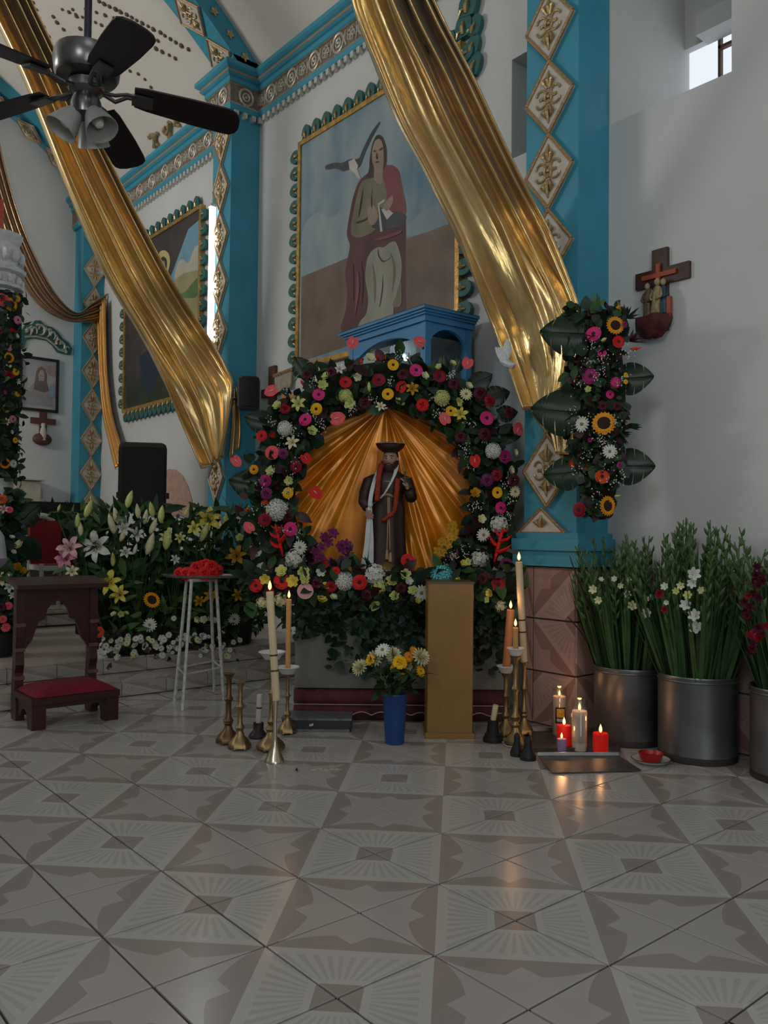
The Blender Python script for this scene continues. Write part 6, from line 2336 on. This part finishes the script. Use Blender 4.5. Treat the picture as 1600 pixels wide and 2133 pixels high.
# ------------------------------------------------------------------ lilies massed on the chancel step
m_pot = M('black_plastic_pot', (.012, .012, .013), .5)
m_wrap = M('burgundy_foil', (.05, .006, .016), .35, var=.4, scale=30)
BEDX = -3.78
bq_spec = [
    (148, 'pink and white lilies crowding beside the prayer kneeler', [(145, 1140, 'lily', 'blush', 26), (136, 1162, 'lily', 'pink', 22), (160, 1098, 'bud', 'lime', 15), (168, 1116, 'bud', 'cream', 15), (120, 1065, 'bud', 'lime', 8), (150, 1190, 'lily', 'cream', 14)]),
    (215, 'open white lily over a hanging yellow lily next to the kneeler', [(198, 1138, 'lily', 'white', 34), (225, 1213, 'lily', 'lemon', 27), (248, 1238, 'lily', 'lemon', 20), (177, 1078, 'bud', 'lime', 20), (238, 1112, 'bud', 'cream', 22), (250, 1128, 'bud', 'cream', 17), (235, 1180, 'bud', 'lime', 15), (205, 1317, 'gerbera', 'redorange', 12), (215, 1362, 'daisy', 'white', 16), (244, 1092, 'bud', 'cream', 18), (237, 1280, 'rose', 'cream', 6), (252, 1279, 'rose', 'lime', 6), (263, 1278, 'rose', 'lime', 6), (233, 1360, 'rose', 'yellow', 4)]),
    (290, 'tall cluster of pale lily buds over a lone sunflower', [(265, 1058, 'bud', 'lime', 19), (288, 1080, 'bud', 'cream', 16), (300, 1092, 'bud', 'cream', 16), (312, 1112, 'bud', 'cream', 18), (262, 1150, 'lily', 'white', 14), (285, 1112, 'lily', 'white', 17), (305, 1155, 'bud', 'cream', 24), (258, 1100, 'lily', 'white', 16), (316, 1250, 'sunflower', 'orange', 19), (312, 1302, 'daisy', 'white', 15), (318, 1078, 'bud', 'lime', 17), (335, 1090, 'bud', 'lime', 19), (278, 1155, 'bud', 'white', 12)]),
    (365, 'green lily buds behind the tray of red roses', [(345, 1145, 'bud', 'lime', 24), (345, 1120, 'lily', 'cream', 15), (375, 1120, 'lily', 'lime', 12), (385, 1075, 'bud', 'lime', 10), (395, 1110, 'bud', 'lime', 10), (365, 1165, 'lily', 'white', 11), (362, 1288, 'daisy', 'white', 6), (395, 1330, 'rose', 'cream', 6)]),
    (435, 'yellow lilies rising behind the rose tray', [(435, 1082, 'lily', 'lemon', 26), (404, 1100, 'lily', 'lemon', 15), (418, 1128, 'bud', 'lime', 22), (440, 1240, 'lily', 'gold', 17), (415, 1252, 'lily', 'gold', 13), (470, 1100, 'bud', 'lime', 16), (440, 1121, 'bud', 'white', 8), (412, 1290, 'rose', 'cream', 7), (425, 1291, 'rose', 'cream', 7), (437, 1288, 'rose', 'cream', 6), (448, 1293, 'rose', 'cream', 7)]),
    (500, 'yellow lily and white daisies between the stand and the flower arch', [(492, 1157, 'lily', 'gold', 22), (488, 1290, 'daisy', 'white', 13), (496, 1240, 'lily', 'gold', 14), (505, 1080, 'lily', 'white', 12), (500, 1120, 'rose', 'lime', 8), (520, 1135, 'rose', 'cream', 6)]),
]
for bi, (bx, lb, fl) in enumerate(bq_spec):
    pc = onX((214, 252)[bi] if bi < 2 else bx, 1385, BEDX)
    pc = Vector((BEDX - .02, pc.y, .222))
    po = thing('flower_pot', pc, ('black plastic pot on the chancel step, ' + ('beside the kneeler', 'below the open white lily', 'below the sunflower', 'behind the stand legs on the kneeler side', 'behind the stand legs on the arch side', 'next to the flower arch')[bi]), 'pot', 'black pots on the chancel step')
    MB().lathe([(.085, 0), (.095, .01), (.115, .17), (.122, .175), (.122, .19), (.112, .19), (.10, .15), (0, .14)], pc, 18).build('body', m_pot, po)
    bo = thing('lily_bouquet', pc + ZU * .15, lb, 'flowers', 'lily bouquets on the chancel step')
    fp = []
    for _ in range(250):
        x, y = bx + R.gauss(0, 30), R.uniform(1062, 1330)
        if x < 136 or (x < 200 and y > 1200):
            continue
        f = R.uniform(-.22, .06)
        p = onX(x, y, BEDX + f)
        fp.append((p, Vector((1, -.3, .5)) + Vector((R.gauss(0, .5), R.gauss(0, .5), R.gauss(0, .5)))))
    foliage(bo, 'lily_leaves', fp, [m_leaf[0], m_leaf[1], m_leaf[1], m_leaf[3]], (.10, .20), .17, seg=3)
    core = MB()  # dark backing tube stands in for the shade between the leaves
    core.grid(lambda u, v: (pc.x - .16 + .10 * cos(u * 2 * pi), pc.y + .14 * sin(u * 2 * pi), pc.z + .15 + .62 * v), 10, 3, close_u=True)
    core.build('shade_backing', MATS['dark_moss_and_shade'], bo)['kind'] = 'stuff'
    for (x, y, kd, c, r) in fl:
        p = onX(x, y, BEDX + .10 + R.uniform(-.03, .03))
        d_ = (p - CAM).dot(FW)
        n = Vector((.85, -.4, .25)) + Vector((R.uniform(-.3, .3), R.uniform(-.4, .4), R.uniform(-.2, .3)))
        if kd == 'bud':
            n = Vector((.1, R.uniform(-.35, .45), 1))
        flower(kd, c, bo, p, n, r * d_ / CF * (1.25 if kd == 'bud' else 1.1 if kd == 'lily' else 1))
        if kd in ('bud', 'lily'):
            MB().tube([p - n.normalized() * .02, (p + pc) / 2 + Vector((-.05, 0, .1)), pc + ZU * .2], .004, 5).build('stem', m_stem, bo)
# low white daisies edging the step
for gi, (x0, x1, lb) in enumerate(((212, 300, 'small white daisies massed low beside the kneeler pad'), (300, 385, 'small white daisies massed low below the sunflower'), (398, 500, 'small white daisies massed low behind the stand legs'))):
    c_ = onX((x0 + x1) / 2, 1375, BEDX + .14)
    dz_ = thing('daisy_bunch', (c_.x, c_.y, .222), lb, 'flowers', 'white daisies edging the step')
    pts = []
    for k_ in range(30):
        x, y = R.uniform(x0, x1), R.triangular(1316, 1374, 1350)
        p = onX(x, y, BEDX + .16 + R.uniform(-.04, .03))
        flower('daisy' if k_ % 3 else 'rose', 'white' if k_ % 4 else 'cream', dz_, p, Vector((.8, -.45, .3)) + Vector((R.uniform(-.4, .4), R.uniform(-.4, .4), R.uniform(-.3, .3))), R.uniform(5, 8.5) * 5.6 / CF)
    pts = [(onX(R.uniform(x0, x1), R.uniform(1320, 1378), BEDX + R.uniform(.02, .14)), Vector((1, -.3, .4))) for _ in range(170)]
    foliage(dz_, 'daisy_leaves', pts, [m_leaf[0], m_leaf[1], m_leaf[4]], (.04, .08), .35)

# ------------------------------------------------------------------ speakers
def speaker(name, label, c, w, d, h, fx, parent_stand=None):
    """loudspeaker with a bowed grille; fx = facing direction"""
    fx = Vector(fx).normalized()
    sx = Vector((-fx.y, fx.x, 0))
    t = thing(name, (c.x, c.y, c.z - h / 2), label, 'speaker')
    P = []
    prof = [(-w / 2 * .72, -d / 2), (-w / 2, d / 2 - .03), (-w / 2 + .03, d / 2), (w / 2 - .03, d / 2), (w / 2, d / 2 - .03), (w / 2 * .72, -d / 2)]
    n = len(prof)
    rows_ = [(-h / 2, .94), (-h / 2 + .025, 1), (h / 2 - .06, 1), (h / 2 - .02, .95), (h / 2, .82)]
    vs = [c + sx * (a * k) + fx * (b_ * k) + ZU * z for z, k in rows_ for a, b_ in prof]
    fs = [(j * n + i, j * n + (i + 1) % n, (j + 1) * n + (i + 1) % n, (j + 1) * n + i) for j in range(len(rows_) - 1) for i in range(n)] + [tuple(range(n))[::-1], tuple(range((len(rows_) - 1) * n, len(rows_) * n))]
    MB().add(vs, fs).build('cabinet', M('black_speaker_plastic', (.010, .010, .012), .5, bump=.2, bscale=150), t, smooth=False)
    MB().grid(lambda u, v: c + sx * ((u - .5) * w * .86) + fx * (d / 2 + .004 + .02 * (1 - (2 * u - 1) ** 2)) + ZU * ((v - .5) * h * .86), 10, 4).build('grille', M('speaker_grille', (.006, .006, .007), .65, bump=.4, bscale=400), t)
    return t


c = (onX(250, 1000, -5.8) + onX(345, 1000, -5.8)) / 2
sp = speaker('loudspeaker', 'large black loudspeaker standing on a pole in the chancel', Vector((-5.8, c.y, 1.70)), .47, .36, .70, (.9, -.45, 0))
MB().obox(Vector((-5.64, c.y - .07, 1.93 - .32)), (.45, .9, 0), (.9, -.45, 0), ZU, .05, .004, .006).build('badge', M('speaker_badge', (.25, .25, .25), .4), sp)
for sx in (-1, 1):
    MB().obox(Vector((-5.8, c.y, 1.52)) + Vector((.45, .9, 0)) * (.245 * sx), (.45, .9, 0), (.9, -.45, 0), ZU, .014, .02, .03).build('side_grip', MATS['black_speaker_plastic'], sp)
st2 = thing('speaker_stand', (-5.8, c.y, .22), 'black pole stand under the large loudspeaker', 'stand')
MB().tube([(-5.8, c.y, .30), (-5.8, c.y, 1.345)], .018, 8).build('pole', m_black, st2)
for k_ in range(3):
    a = k_ * 2.09
    MB().tube([(-5.8, c.y, .62), (-5.8 + .32 * cos(a), c.y + .32 * sin(a), .235 if cos(a) > -.4 else .362)], .012, 6).build('leg', m_black, st2)
c = onY(518, 820, 2.98)
s2 = speaker('wall_speaker', 'small black speaker bracketed on the second teal pilaster', c, .20, .17, .30, (.85, -.5, 0))
MB().tube([c - Vector((.85, -.5, 0)) * .08, (-4.9, 3.06, c.z)], .012, 6).build('bracket', m_black, s2)

# ------------------------------------------------------------------ far wall: picture, carved ornament, station
m_fr = M('black_frame_wood', (.012, .009, .012), .4)
pic = thing('framed_picture', onX(81, 800, XF + .02), 'black framed pale portrait print on the far wall', 'picture')
XP = XF + .02
TL, TR, BR, BL = [onX(x, y, XP) for x, y in ((42, 739), (124, 750), (120, 861), (38, 852))]
yl, yr, zt, zb = (TL.y + BL.y) / 2, (TR.y + BR.y) / 2, (TL.z + TR.z) / 2, (BL.z + BR.z) / 2
mb = MB()
w_ = .035
for lo, hi in (((yl, zb), (yl + w_, zt)), ((yr - w_, zb), (yr, zt)), ((yl + w_, zb), (yr - w_, zb + w_)), ((yl + w_, zt - w_), (yr - w_, zt))):
    mb.box((XF, lo[0], lo[1]), (XF + .035, hi[0], hi[1]))
mb.build('frame', m_fr, pic, smooth=False)
MB().box((XF, yl + .02, zb + .02), (XF + .012, yr - .02, zt - .02)).build('print', M('pale_print_paper', (.40, .42, .50), .4, col2=(.55, .52, .50), scale=5, var=.1), pic, smooth=False)
pr2 = MB()


def pp(u, v, k):
    return Vector((XF + .013 + .0008 * k, yl + (yr - yl) * u, zb + (zt - zb) * v))


for k_, (mi, pts) in enumerate(((0, [(.12, .1), (.2, .38), (.38, .52), (.68, .52), (.85, .36), (.9, .1)]), (1, [(.36, .40), (.40, .58), (.42, .72), (.47, .81), (.56, .84), (.65, .80), (.70, .70), (.70, .56), (.76, .40), (.62, .36), (.48, .38)]), (2, [(.50, .55), (.48, .68), (.53, .77), (.60, .77), (.64, .68), (.62, .55), (.56, .44)]), (1, [(.50, .56), (.53, .58), (.56, .565), (.60, .58), (.62, .56), (.60, .46), (.56, .42), (.52, .46)]), (1, [(.51, .665), (.545, .665), (.545, .65), (.51, .65)]), (1, [(.575, .665), (.61, .665), (.61, .65), (.575, .65)]), (3, [(.60, .85), (.92, .9), (.92, .66), (.74, .70)]), (4, [(.74, .25), (.9, .3), (.9, .55), (.78, .5)]))):
    pr2.mat(mi).add([pp(u, v, k_) for u, v in pts], [tuple(range(len(pts)))])
pr2.build('printed_portrait', [M('print_grey_robe', (.36, .34, .34), .4), M('print_brown_hair', (.16, .11, .10), .4), M('print_skin', (.50, .42, .38), .4), M('print_rose_tint', (.42, .30, .30), .4), M('print_blue_tint', (.28, .38, .50), .4)], pic, smooth=False)
MB().box((XF + .030, yl + .03, zb + .03), (XF + .032, yr - .03, zt - .03)).build('glass', glass('picture_glass', (1, 1, 1), .93), pic, smooth=False)

orn = thing('carved_ornament', onX(95, 700, XF), 'teal and silver scrolled crest above the framed portrait', 'ornament')
out = [(43, 690), (52, 676), (66, 676), (72, 668), (84, 668), (92, 678), (108, 682), (120, 692), (130, 706), (142, 714), (150, 728), (146, 740), (132, 738), (118, 734), (108, 720), (96, 710), (70, 705), (54, 708), (50, 724), (42, 728)]
MB().prism([onX(x, y, XF) for x, y in out], (.02, 0, 0)).build('backing', m_teal2, orn, smooth=False)
mb = MB()
for (x, y, r_) in ((55, 688, 4), (66, 684, 4), (79, 681, 5), (93, 686, 4), (104, 690, 4), (117, 704, 4), (128, 715, 4), (60, 692, 8), (72, 690, 8), (86, 688, 10), (98, 694, 8), (110, 700, 8), (122, 714, 7), (130, 722, 7), (140, 728, 6)):
    mb.tube([onX(x + r_ * .7 * cos(a), y + r_ * sin(a), XF + .03) for a in [i * .42 + x for i in range(11)]], [.022 - .0014 * i for i in range(11)], 5)
mb.tube([onX(x, y, XF + .025) for x, y in ((52, 702), (75, 701), (98, 706), (112, 717), (122, 728), (140, 734))], .014, 5)
mb.build('scrollwork', M('silver_gilt', (.50, .47, .38), .4, metal=.3, var=.25, scale=20), orn)

stn = thing('wall_cross', onX(88, 890, XF), 'small brown cross with white figure on an oval bracket below the portrait', 'cross')
m_cw = M('brown_cross_wood', (.10, .035, .025), .5, var=.2)


def xbox(x0, y0, x1, y1, dx):
    a, b_ = onX(x0, y0, XF), onX(x1, y1, XF)
    return MB().box((XF, min(a.y, b_.y), min(a.z, b_.z)), (XF + dx, max(a.y, b_.y), max(a.z, b_.z)))


xbox(82, 858, 96, 905, .03).build('upright', m_cw, stn, smooth=False)
xbox(63, 869, 115, 886, .028).build('crossbar', m_cw, stn, smooth=False)
ec = onX(88, 915, XF + .05)
MB().ball(ec, .115, 14, 8, (.5, 1.1, .75)).build('oval_bracket', m_cw, stn)
f_ = onX(90, 902, XF + .06)
MB().lathe([(.05, -.10), (.045, 0), (.035, .06), (.022, .08), (.03, .10), (.028, .125), (0, .14)], f_, 12).build('figure', M('plaster_figure', (.50, .46, .40), .6), stn)

# cream cupboard boxes on the far wall
cbx = thing('wall_cupboard', onX(60, 1055, XF + .1), 'cream stepped cupboard against the far wall behind the red chair', 'cupboard')
m_cr = M('cream_lacquer', (.46, .43, .34), .6)
for (x0, y0, x1, y1, dp, nm) in ((20, 1003, 68, 1075, .30, 'body'), (22, 999, 78, 1004, .34, 'top_shelf'), (66, 1016, 82, 1038, .14, 'side_box')):
    xbox(x0, y0, x1, y1, dp).build(nm, m_cr, cbx, smooth=False)

# ------------------------------------------------------------------ red chair in the chancel
CHX = -6.35
a_, b_ = onX(56, 1175, CHX), onX(126, 1085, CHX)
ch = thing('red_chair', (CHX, (a_.y + b_.y) / 2, .35), 'white framed armchair with a flat red back standing in the chancel', 'chair')
m_redv = M('red_upholstery', (.22, .008, .012), .8, var=.12)
m_wf = M('white_chair_frame', (.48, .46, .42), .45)
MB().box((CHX - .04, a_.y + .015, a_.z), (CHX + .03, b_.y, b_.z)).build('backrest', m_redv, ch, smooth=False)
mb = MB()
top = [(CHX - .05, a_.y + .03 + (b_.y - a_.y) * .75 * i / 12, b_.z + .05 * sin(pi * i / 12)) for i in range(13)]
mb.tube(top, .03, 8)
mb.build('crest_rail', m_wf, ch)
for y in (a_.y, b_.y - .02):
    MB().tube([(CHX - .03, y, b_.z - .15), (CHX, y - .01, a_.z + .1), (CHX + .05, y, a_.z), (CHX + .05, y, .36)], .022, 8).build('frame_leg', m_wf, ch)
    MB().tube([(CHX + .45, y, a_.z + .02), (CHX + .46, y, .36)], .022, 8).build('front_leg', m_wf, ch)
MB().box((CHX - .02, a_.y, a_.z - .05), (CHX + .48, b_.y, a_.z - .0)).build('seat_frame', m_wf, ch, smooth=False)
MB().box((CHX + .02, a_.y + .02, a_.z), (CHX + .46, b_.y - .02, a_.z + .006)).build('seat', m_redv, ch, smooth=False)
MB().box((CHX - .0, a_.y + .03, .40), (CHX + .02, b_.y - .03, a_.z - .05)).build('lower_panel', M('grey_chair_panel', (.24, .22, .20), .7), ch, smooth=False)

# greenery behind the chair
gb = thing('greenery_bank', onX(105, 1090, -6.9), 'low bank of green sprigs behind the red chair', 'plant')
foliage(gb, 'green_sprigs', [(onX(R.uniform(60, 165), R.triangular(1058, 1130, 1085), -6.9 + R.uniform(-.1, .1)), ZU + Vector((0, R.gauss(0, .4), 0))) for _ in range(240)], [m_leaf[1], m_leaf[0], m_leaf[3]], (.08, .18), .2)
MB().obox(onX(105, 1110, -6.95) - ZU * .225, (0, 1, 0), (1, 0, 0), ZU, .40, .10, .56).build('trough', m_pot, gb, smooth=False)

# ------------------------------------------------------------------ column at the left with its flower garland
CLX = -6.0
cc_ = onX(-8, 800, CLX)
colm = thing('altar_column', (CLX, cc_.y, .35), 'white carved column of the high altar, capital lit bright', 'column')
zc0, zc1 = onX(20, 612, CLX).z, onX(20, 500, CLX).z
m_carv = M('white_carved_stucco', (.66, .67, .68), .5, var=.12, scale=25, bump=.35, bscale=50)
MB().lathe([(.17, .35), (.17, zc0)], (CLX, cc_.y, 0), 24).build('shaft', m_carv, colm)
hh = zc1 - zc0
MB().lathe([(.17, zc0), (.22, zc0 + .02), (.22, zc0 + .05), (.18, zc0 + .07), (.18, zc0 + hh * .30), (.23, zc0 + hh * .33), (.235, zc0 + hh * .40), (.17, zc0 + hh * .42), (.18, zc0 + hh * .55), (.21, zc0 + hh * .7), (.18, zc0 + hh * .80), (.17, zc0 + hh * .85), (.20, zc0 + hh), (.20, zc0 + hh * 1.05)], (CLX, cc_.y, 0), 32, wob=lambda a, z: 1 + .03 * sin(12 * a)).build('capital', m_carv, colm)
mb = MB()
for i in range(12):
    a = i * pi / 6
    mb.ball((CLX + .20 * cos(a), cc_.y + .20 * sin(a), zc0 + hh * .62), .035, 6, 5, (1, 1, 1.7))
    mb.ball((CLX + .20 * cos(a + .26), cc_.y + .20 * sin(a + .26), zc0 + hh * .18), .028, 6, 5, (1, 1, 1.5))
mb.build('acanthus_leaves', m_carv, colm)
ban = MB().grid(lambda u, v: onX(-30 + 38 * u, 415 + 88 * v, CLX - .35 + .02 * sin(u * 12)), 8, 6)
tag(ban.build('altar_banner', M('salmon_cloth', (.60, .12, .08), .7), None, onX(0, 500, CLX - .35)), 'salmon red cloth hanging high behind the carved column', 'banner')

gar = thing('column_garland', (CLX + .1, cc_.y, onX(20, 1000, CLX).z), 'flower garland of sunflowers and roses wrapping the white carved column', 'garland')
mb = MB()
z0_, z1_ = onX(20, 1003, CLX).z, onX(20, 614, CLX).z
mb.lathe([(.12, z0_), (.20, z0_ + .03), (.21, (z0_ + z1_) / 2), (.21, z1_ - .03), (.15, z1_)], (CLX, cc_.y, 0), 16)
mb.build('moss_sleeve', MATS['dark_moss_and_shade'], gar)
def gp(): 
    a = R.uniform(-1.9, 1.2)
    return Vector((cos(a), sin(a), 0)), R.uniform(z0_, z1_)
pts = []
for _ in range(420):
    n, z = gp()
    pts.append((Vector((CLX, cc_.y, z)) + n * R.uniform(.20, .25), n + ZU * R.uniform(-.3, .5)))
foliage(gar, 'mixed_greenery', pts, [m_leaf[0], m_leaf[1], m_leaf[2], m_leaf[2]], (.05, .11), .4)
for (x, y, kd, c, r) in ((5, 625, 'rose', 'coral', 14), (22, 634, 'sunflower', 'orange', 15), (36, 622, 'daisy', 'orange', 8), (8, 660, 'lily', 'white', 12), (37, 667, 'gerbera', 'pink', 9), (26, 692, 'gerbera', 'red', 8), (0, 690, 'gerbera', 'crimson', 8), (17, 722, 'gerbera', 'pink', 10), (18, 745, 'sunflower', 'orange', 12), (16, 768, 'lily', 'cream', 12), (33, 774, 'gerbera', 'yellow', 8), (19, 782, 'rose', 'crimson', 10), (5, 818, 'gerbera', 'magenta', 9), (37, 820, 'rose', 'yellow', 6), (38, 795, 'lily', 'white', 7), (13, 850, 'sunflower', 'gold', 10), (27, 873, 'gerbera', 'pink', 8), (14, 878, 'lily', 'cream', 9), (32, 917, 'gerbera', 'yellow', 6), (2, 920, 'gerbera', 'crimson', 9), (10, 965, 'sunflower', 'orange', 12), (28, 966, 'daisy', 'white', 9), (34, 700, 'rose', 'white', 6), (24, 900, 'rose', 'white', 5), (6, 985, 'rose', 'rust', 6)):
    p = onX(x, y, CLX + .20)
    n = (p - Vector((CLX, cc_.y, p.z)))
    flower(kd, c, gar, p, n.normalized() + Vector((.5, -.1, 0)), r * (p - CAM).dot(FW) / CF)

# leafy arrangement at the foot of the column
ft = thing('foot_arrangement', onX(25, 1200, -5.3), 'dark leafy arrangement with pink and red blooms at the column foot', 'flowers')
pts = [(onX(min(46, R.gauss(20, 16)), R.uniform(1030, 1225), -5.3 + R.uniform(-.1, .1)), Vector((1, -.3, .5))) for _ in range(330)]
foliage(ft, 'mixed_greenery', pts, [m_leaf[0], m_leaf[1], m_leaf[2]], (.06, .14), .4)
MB().lathe([(.14, -.80), (.17, -.35), (.16, .1), (.08, .35)], onX(15, 1150, -5.4), 12).build('moss_core', MATS['dark_moss_and_shade'], ft)
for (x, y, kd, c, r) in ((5, 1040, 'rose', 'rust', 10), (20, 1062, 'rose', 'coral', 7), (8, 1060, 'lily', 'blush', 11), (40, 1135, 'rose', 'cream', 8), (36, 1182, 'rose', 'gold', 10), (28, 1150, 'rose', 'white', 6), (25, 1120, 'rose', 'white', 6), (48, 1190, 'rose', 'gold', 7)):
    p = onX(x, y, -5.15)
    flower(kd, c, ft, p, Vector((.85, -.4, .3)), r * (p - CAM).dot(FW) / CF)
for (x, y, dx, dz) in ((40, 1085, .6, .5), (45, 1130, .5, -.4), (25, 1190, -.3, -1)):
    monstera(ft, onX(x, y, -5.22), Vector((0, dx, dz)), Vector((1, -.3, .2)), .22)
f2 = thing('foot_arrangement', onX(12, 1330, -4.2), 'white lilies and coral blooms in a low pot at the chancel step edge', 'flowers')
pts = [(onX(R.gauss(8, 16), R.uniform(1195, 1325), -4.2 + R.uniform(-.08, .08)), Vector((1, -.3, .5))) for _ in range(220)]
foliage(f2, 'mixed_greenery', pts, [m_leaf[0], m_leaf[1]], (.06, .13), .35)
for (x, y, kd, c, r) in ((5, 1205, 'lily', 'cream', 17), (20, 1222, 'lily', 'white', 14), (26, 1240, 'lily', 'white', 9), (18, 1262, 'rose', 'coral', 8), (6, 1290, 'rose', 'coral', 8), (12, 1307, 'rose', 'coral', 9), (3, 1265, 'rose', 'wine', 9)):
    p = onX(x, y, -4.08)
    flower(kd, c, f2, p, Vector((.85, -.4, .3)), r * (p - CAM).dot(FW) / CF)
pb = onX(-4, 1335, -4.2)
MB().lathe([(.10, .222), (.13, .38), (.12, .39), (.0, .37)], (pb.x, pb.y, 0), 16).build('pot', m_pot, f2)
al = onX(-34, 1200, -4.9)
wc = thing('white_vestment', (al.x, al.y, .222), 'white cloth draped over a stand at the edge of the chancel', 'cloth')
MB().lathe([(.24, .222), (.20, .7), (.16, 1.0), (.145, 1.10), (.10, 1.165), (.03, 1.19), (0, 1.19)], (al.x, al.y, 0), 28, wob=lambda a, z: 1 + (.06 * sin(a * 9) if z < 1.0 else 0)).build('draped_cloth', M('white_linen', (.55, .58, .62), .8), wc, smooth='full')
MB().lathe([(.205, .62), (.19, .80), (.175, .92)], (al.x, al.y, 0), 28, wob=lambda a, z: 1.04 + .06 * sin(a * 9)).build('lilac_band', M('lilac_cloth', (.22, .16, .22), .8), wc, smooth='full')

# ------------------------------------------------------------------ stations and dove on the main wall
m_c2 = M('station_dark_wood', (.055, .018, .014), .4, var=.25, scale=8, stretch=(1, 1, .3))
m_c3 = M('station_orange_wood', (.34, .065, .02), .45)
YS = YW


def ybox(X0, X1, z0, z1, dy, y0=0.0):
    return MB().box((X0, YS - y0 - dy, z0), (X1, YS - y0, z1))


s1 = thing('station_cross', (-.335, YS, 2.30), 'dark wooden cross with three carved figures on a red rock on the bare wall', 'cross')
ybox(-.385, -.285, 2.34, 2.825, .025).build('upright', m_c2, s1, smooth=False)
ybox(-.495, -.148, 2.615, 2.71, .024).build('crossbar', m_c2, s1, smooth=False)
MB().box((-.350, YS - .04, 2.50), (-.325, YS - .026, 2.735)).box((-.445, YS - .038, 2.655), (-.225, YS - .025, 2.682)).build('inner_cross', m_c3, s1, smooth=False)
mb = MB()
sec_ = [(.02, -.085, 0), (.07, -.075, 0), (.105, -.035, 0), (.118, .010, 0), (.108, .040, 0), (.0, .048, 0)]
vs_r, fs_r = [], []
for (r_, z_, _) in sec_:
    for i in range(18):
        a = 2 * pi * i / 18
        k_ = 1 + .10 * sin(a * 5 + z_ * 40) + .06 * sin(a * 9 + z_ * 90)
        vs_r.append((-.352 + cos(a) * r_ * k_, YS - .062 + sin(a) * r_ * .5 * k_, 2.385 + z_ + .006 * sin(a * 4)))
for j in range(len(sec_) - 1):
    for i in range(18):
        fs_r.append((j * 18 + i, j * 18 + (i + 1) % 18, (j + 1) * 18 + (i + 1) % 18, (j + 1) * 18 + i))
mb.add(vs_r, fs_r)
ro = mb.build('rock_base', M('carved_red_rock', (.085, .014, .014), .7, var=.35, scale=30, bump=.6, bscale=40), s1)
MB().box((-.262, YS - .07, 2.40), (-.238, YS - .045, 2.52)).build('orange_post', m_c3, s1, smooth=False)


def figurine(par, x, z, h, body, lean=0.0, d=.055):
    y = YS - d
    b0 = Vector((x, y, z))
    mb = MB()
    k = h / .20
    sec = [(0, .030, .020), (.04, .027, .019), (.09, .024, .018), (.12, .027, .018), (.148, .022, .014), (.158, .010, .010)]
    vs, fs = [], []
    for (zz, a, b_) in sec:
        for i in range(10):
            t = 2 * pi * i / 10
            vs.append(b0 + Vector((cos(t) * a * k * (1 + .1 * sin(5 * t)) + lean * zz, sin(t) * b_ * k, zz * k)))
    for j in range(len(sec) - 1):
        for i in range(10):
            fs.append((j * 10 + i, j * 10 + (i + 1) % 10, (j + 1) * 10 + (i + 1) % 10, (j + 1) * 10 + i))
    mb.add(vs, fs)
    for sg in (-1, 1):
        mb.tube([b0 + Vector((sg * .022 * k + lean * .14, 0, .14 * k)), b0 + Vector((sg * .032 * k + lean * .1, -.012, .10 * k)), b0 + Vector((sg * .012 * k + lean * .08, -.026, .085 * k))], [.009 * k, .008 * k, .006 * k], 6)
    fg = mb.build('figure', body, par, smooth='full')
    MB().ball(b0 + Vector((lean * .17, -.004, .178 * k)), .017 * k, 10, 7, (.9, 1, 1.2)).build('head', M('station_flesh', (.36, .27, .16), .5), fg)


figurine(s1, -.392, 2.425, .205, M('station_brown_robe', (.13, .085, .045), .45, var=.4, scale=40))
figurine(s1, -.335, 2.415, .225, M('station_ochre_robe', (.28, .22, .10), .4, var=.4, scale=40), .1, .07)
figurine(s1, -.290, 2.43, .205, M('station_blue_robe', (.015, .055, .085), .45, var=.3, scale=40))

s2_ = thing('station_cross', onY(575, 800, YW), 'brown cross and small cream plaque half hidden by the flower arch', 'cross')
a_, b_ = onY(565, 765, YW), onY(577, 840, YW)
MB().box((a_.x, YW - .03, b_.z), (b_.x, YW, a_.z)).build('upright', m_cw, s2_, smooth=False)
a_, b_ = onY(549, 797, YW), onY(600, 812, YW)
MB().box((a_.x, YW - .028, min(a_.z, b_.z) - .03), (b_.x, YW, min(a_.z, b_.z) + .05)).build('crossbar', m_cw, s2_, smooth=False)
q4 = [onY(x, y, YW - .05) for x, y in ((572, 785), (607, 772), (604, 806), (572, 820))]
MB().prism(q4, (0, .015, 0)).build('plaque', M('cream_plaque', (.36, .30, .22), .6, var=.2, scale=20), s2_, smooth=False)
mb = MB()
for i in range(9):
    f = i / 8
    p = q4[0].lerp(q4[1], f)
    mb.ball(p + ZU * .01, .02, 6, 4)
mb.build('gilt_edge', m_gilt, s2_)

dv = thing('paper_dove', onY(1055, 740, 2.82), 'white feathered dove pinned to the edge of the wide gold drape', 'dove')
m_dv = M('white_feather', (.62, .66, .68), .8, var=.1, scale=60, bump=.5, bscale=120)
wc_ = onY(1056, 752, 2.81)
MB().tube([onY(1044, 752, 2.81), onY(1056, 756, 2.80), onY(1068, 762, 2.81), onY(1074, 758, 2.81)], [.012, .035, .030, .006], 8, flat=.7).build('body', m_dv, dv)
for nm, ends in (('wing', ((1034, 732), (1030, 726), (1029, 722), (1036, 722))), ('wing', ((1050, 712), (1054, 704), (1058, 704), (1062, 710)))):
    mb = MB()
    for (x, y) in ends:
        e = onY(x, y, 2.82)
        leaf_geo(mb, wc_, e - wc_, (0, -1, 0), (e - wc_).length, .026, 4, .05, .15)
    mb.build(nm, m_dv, dv, smooth='full')
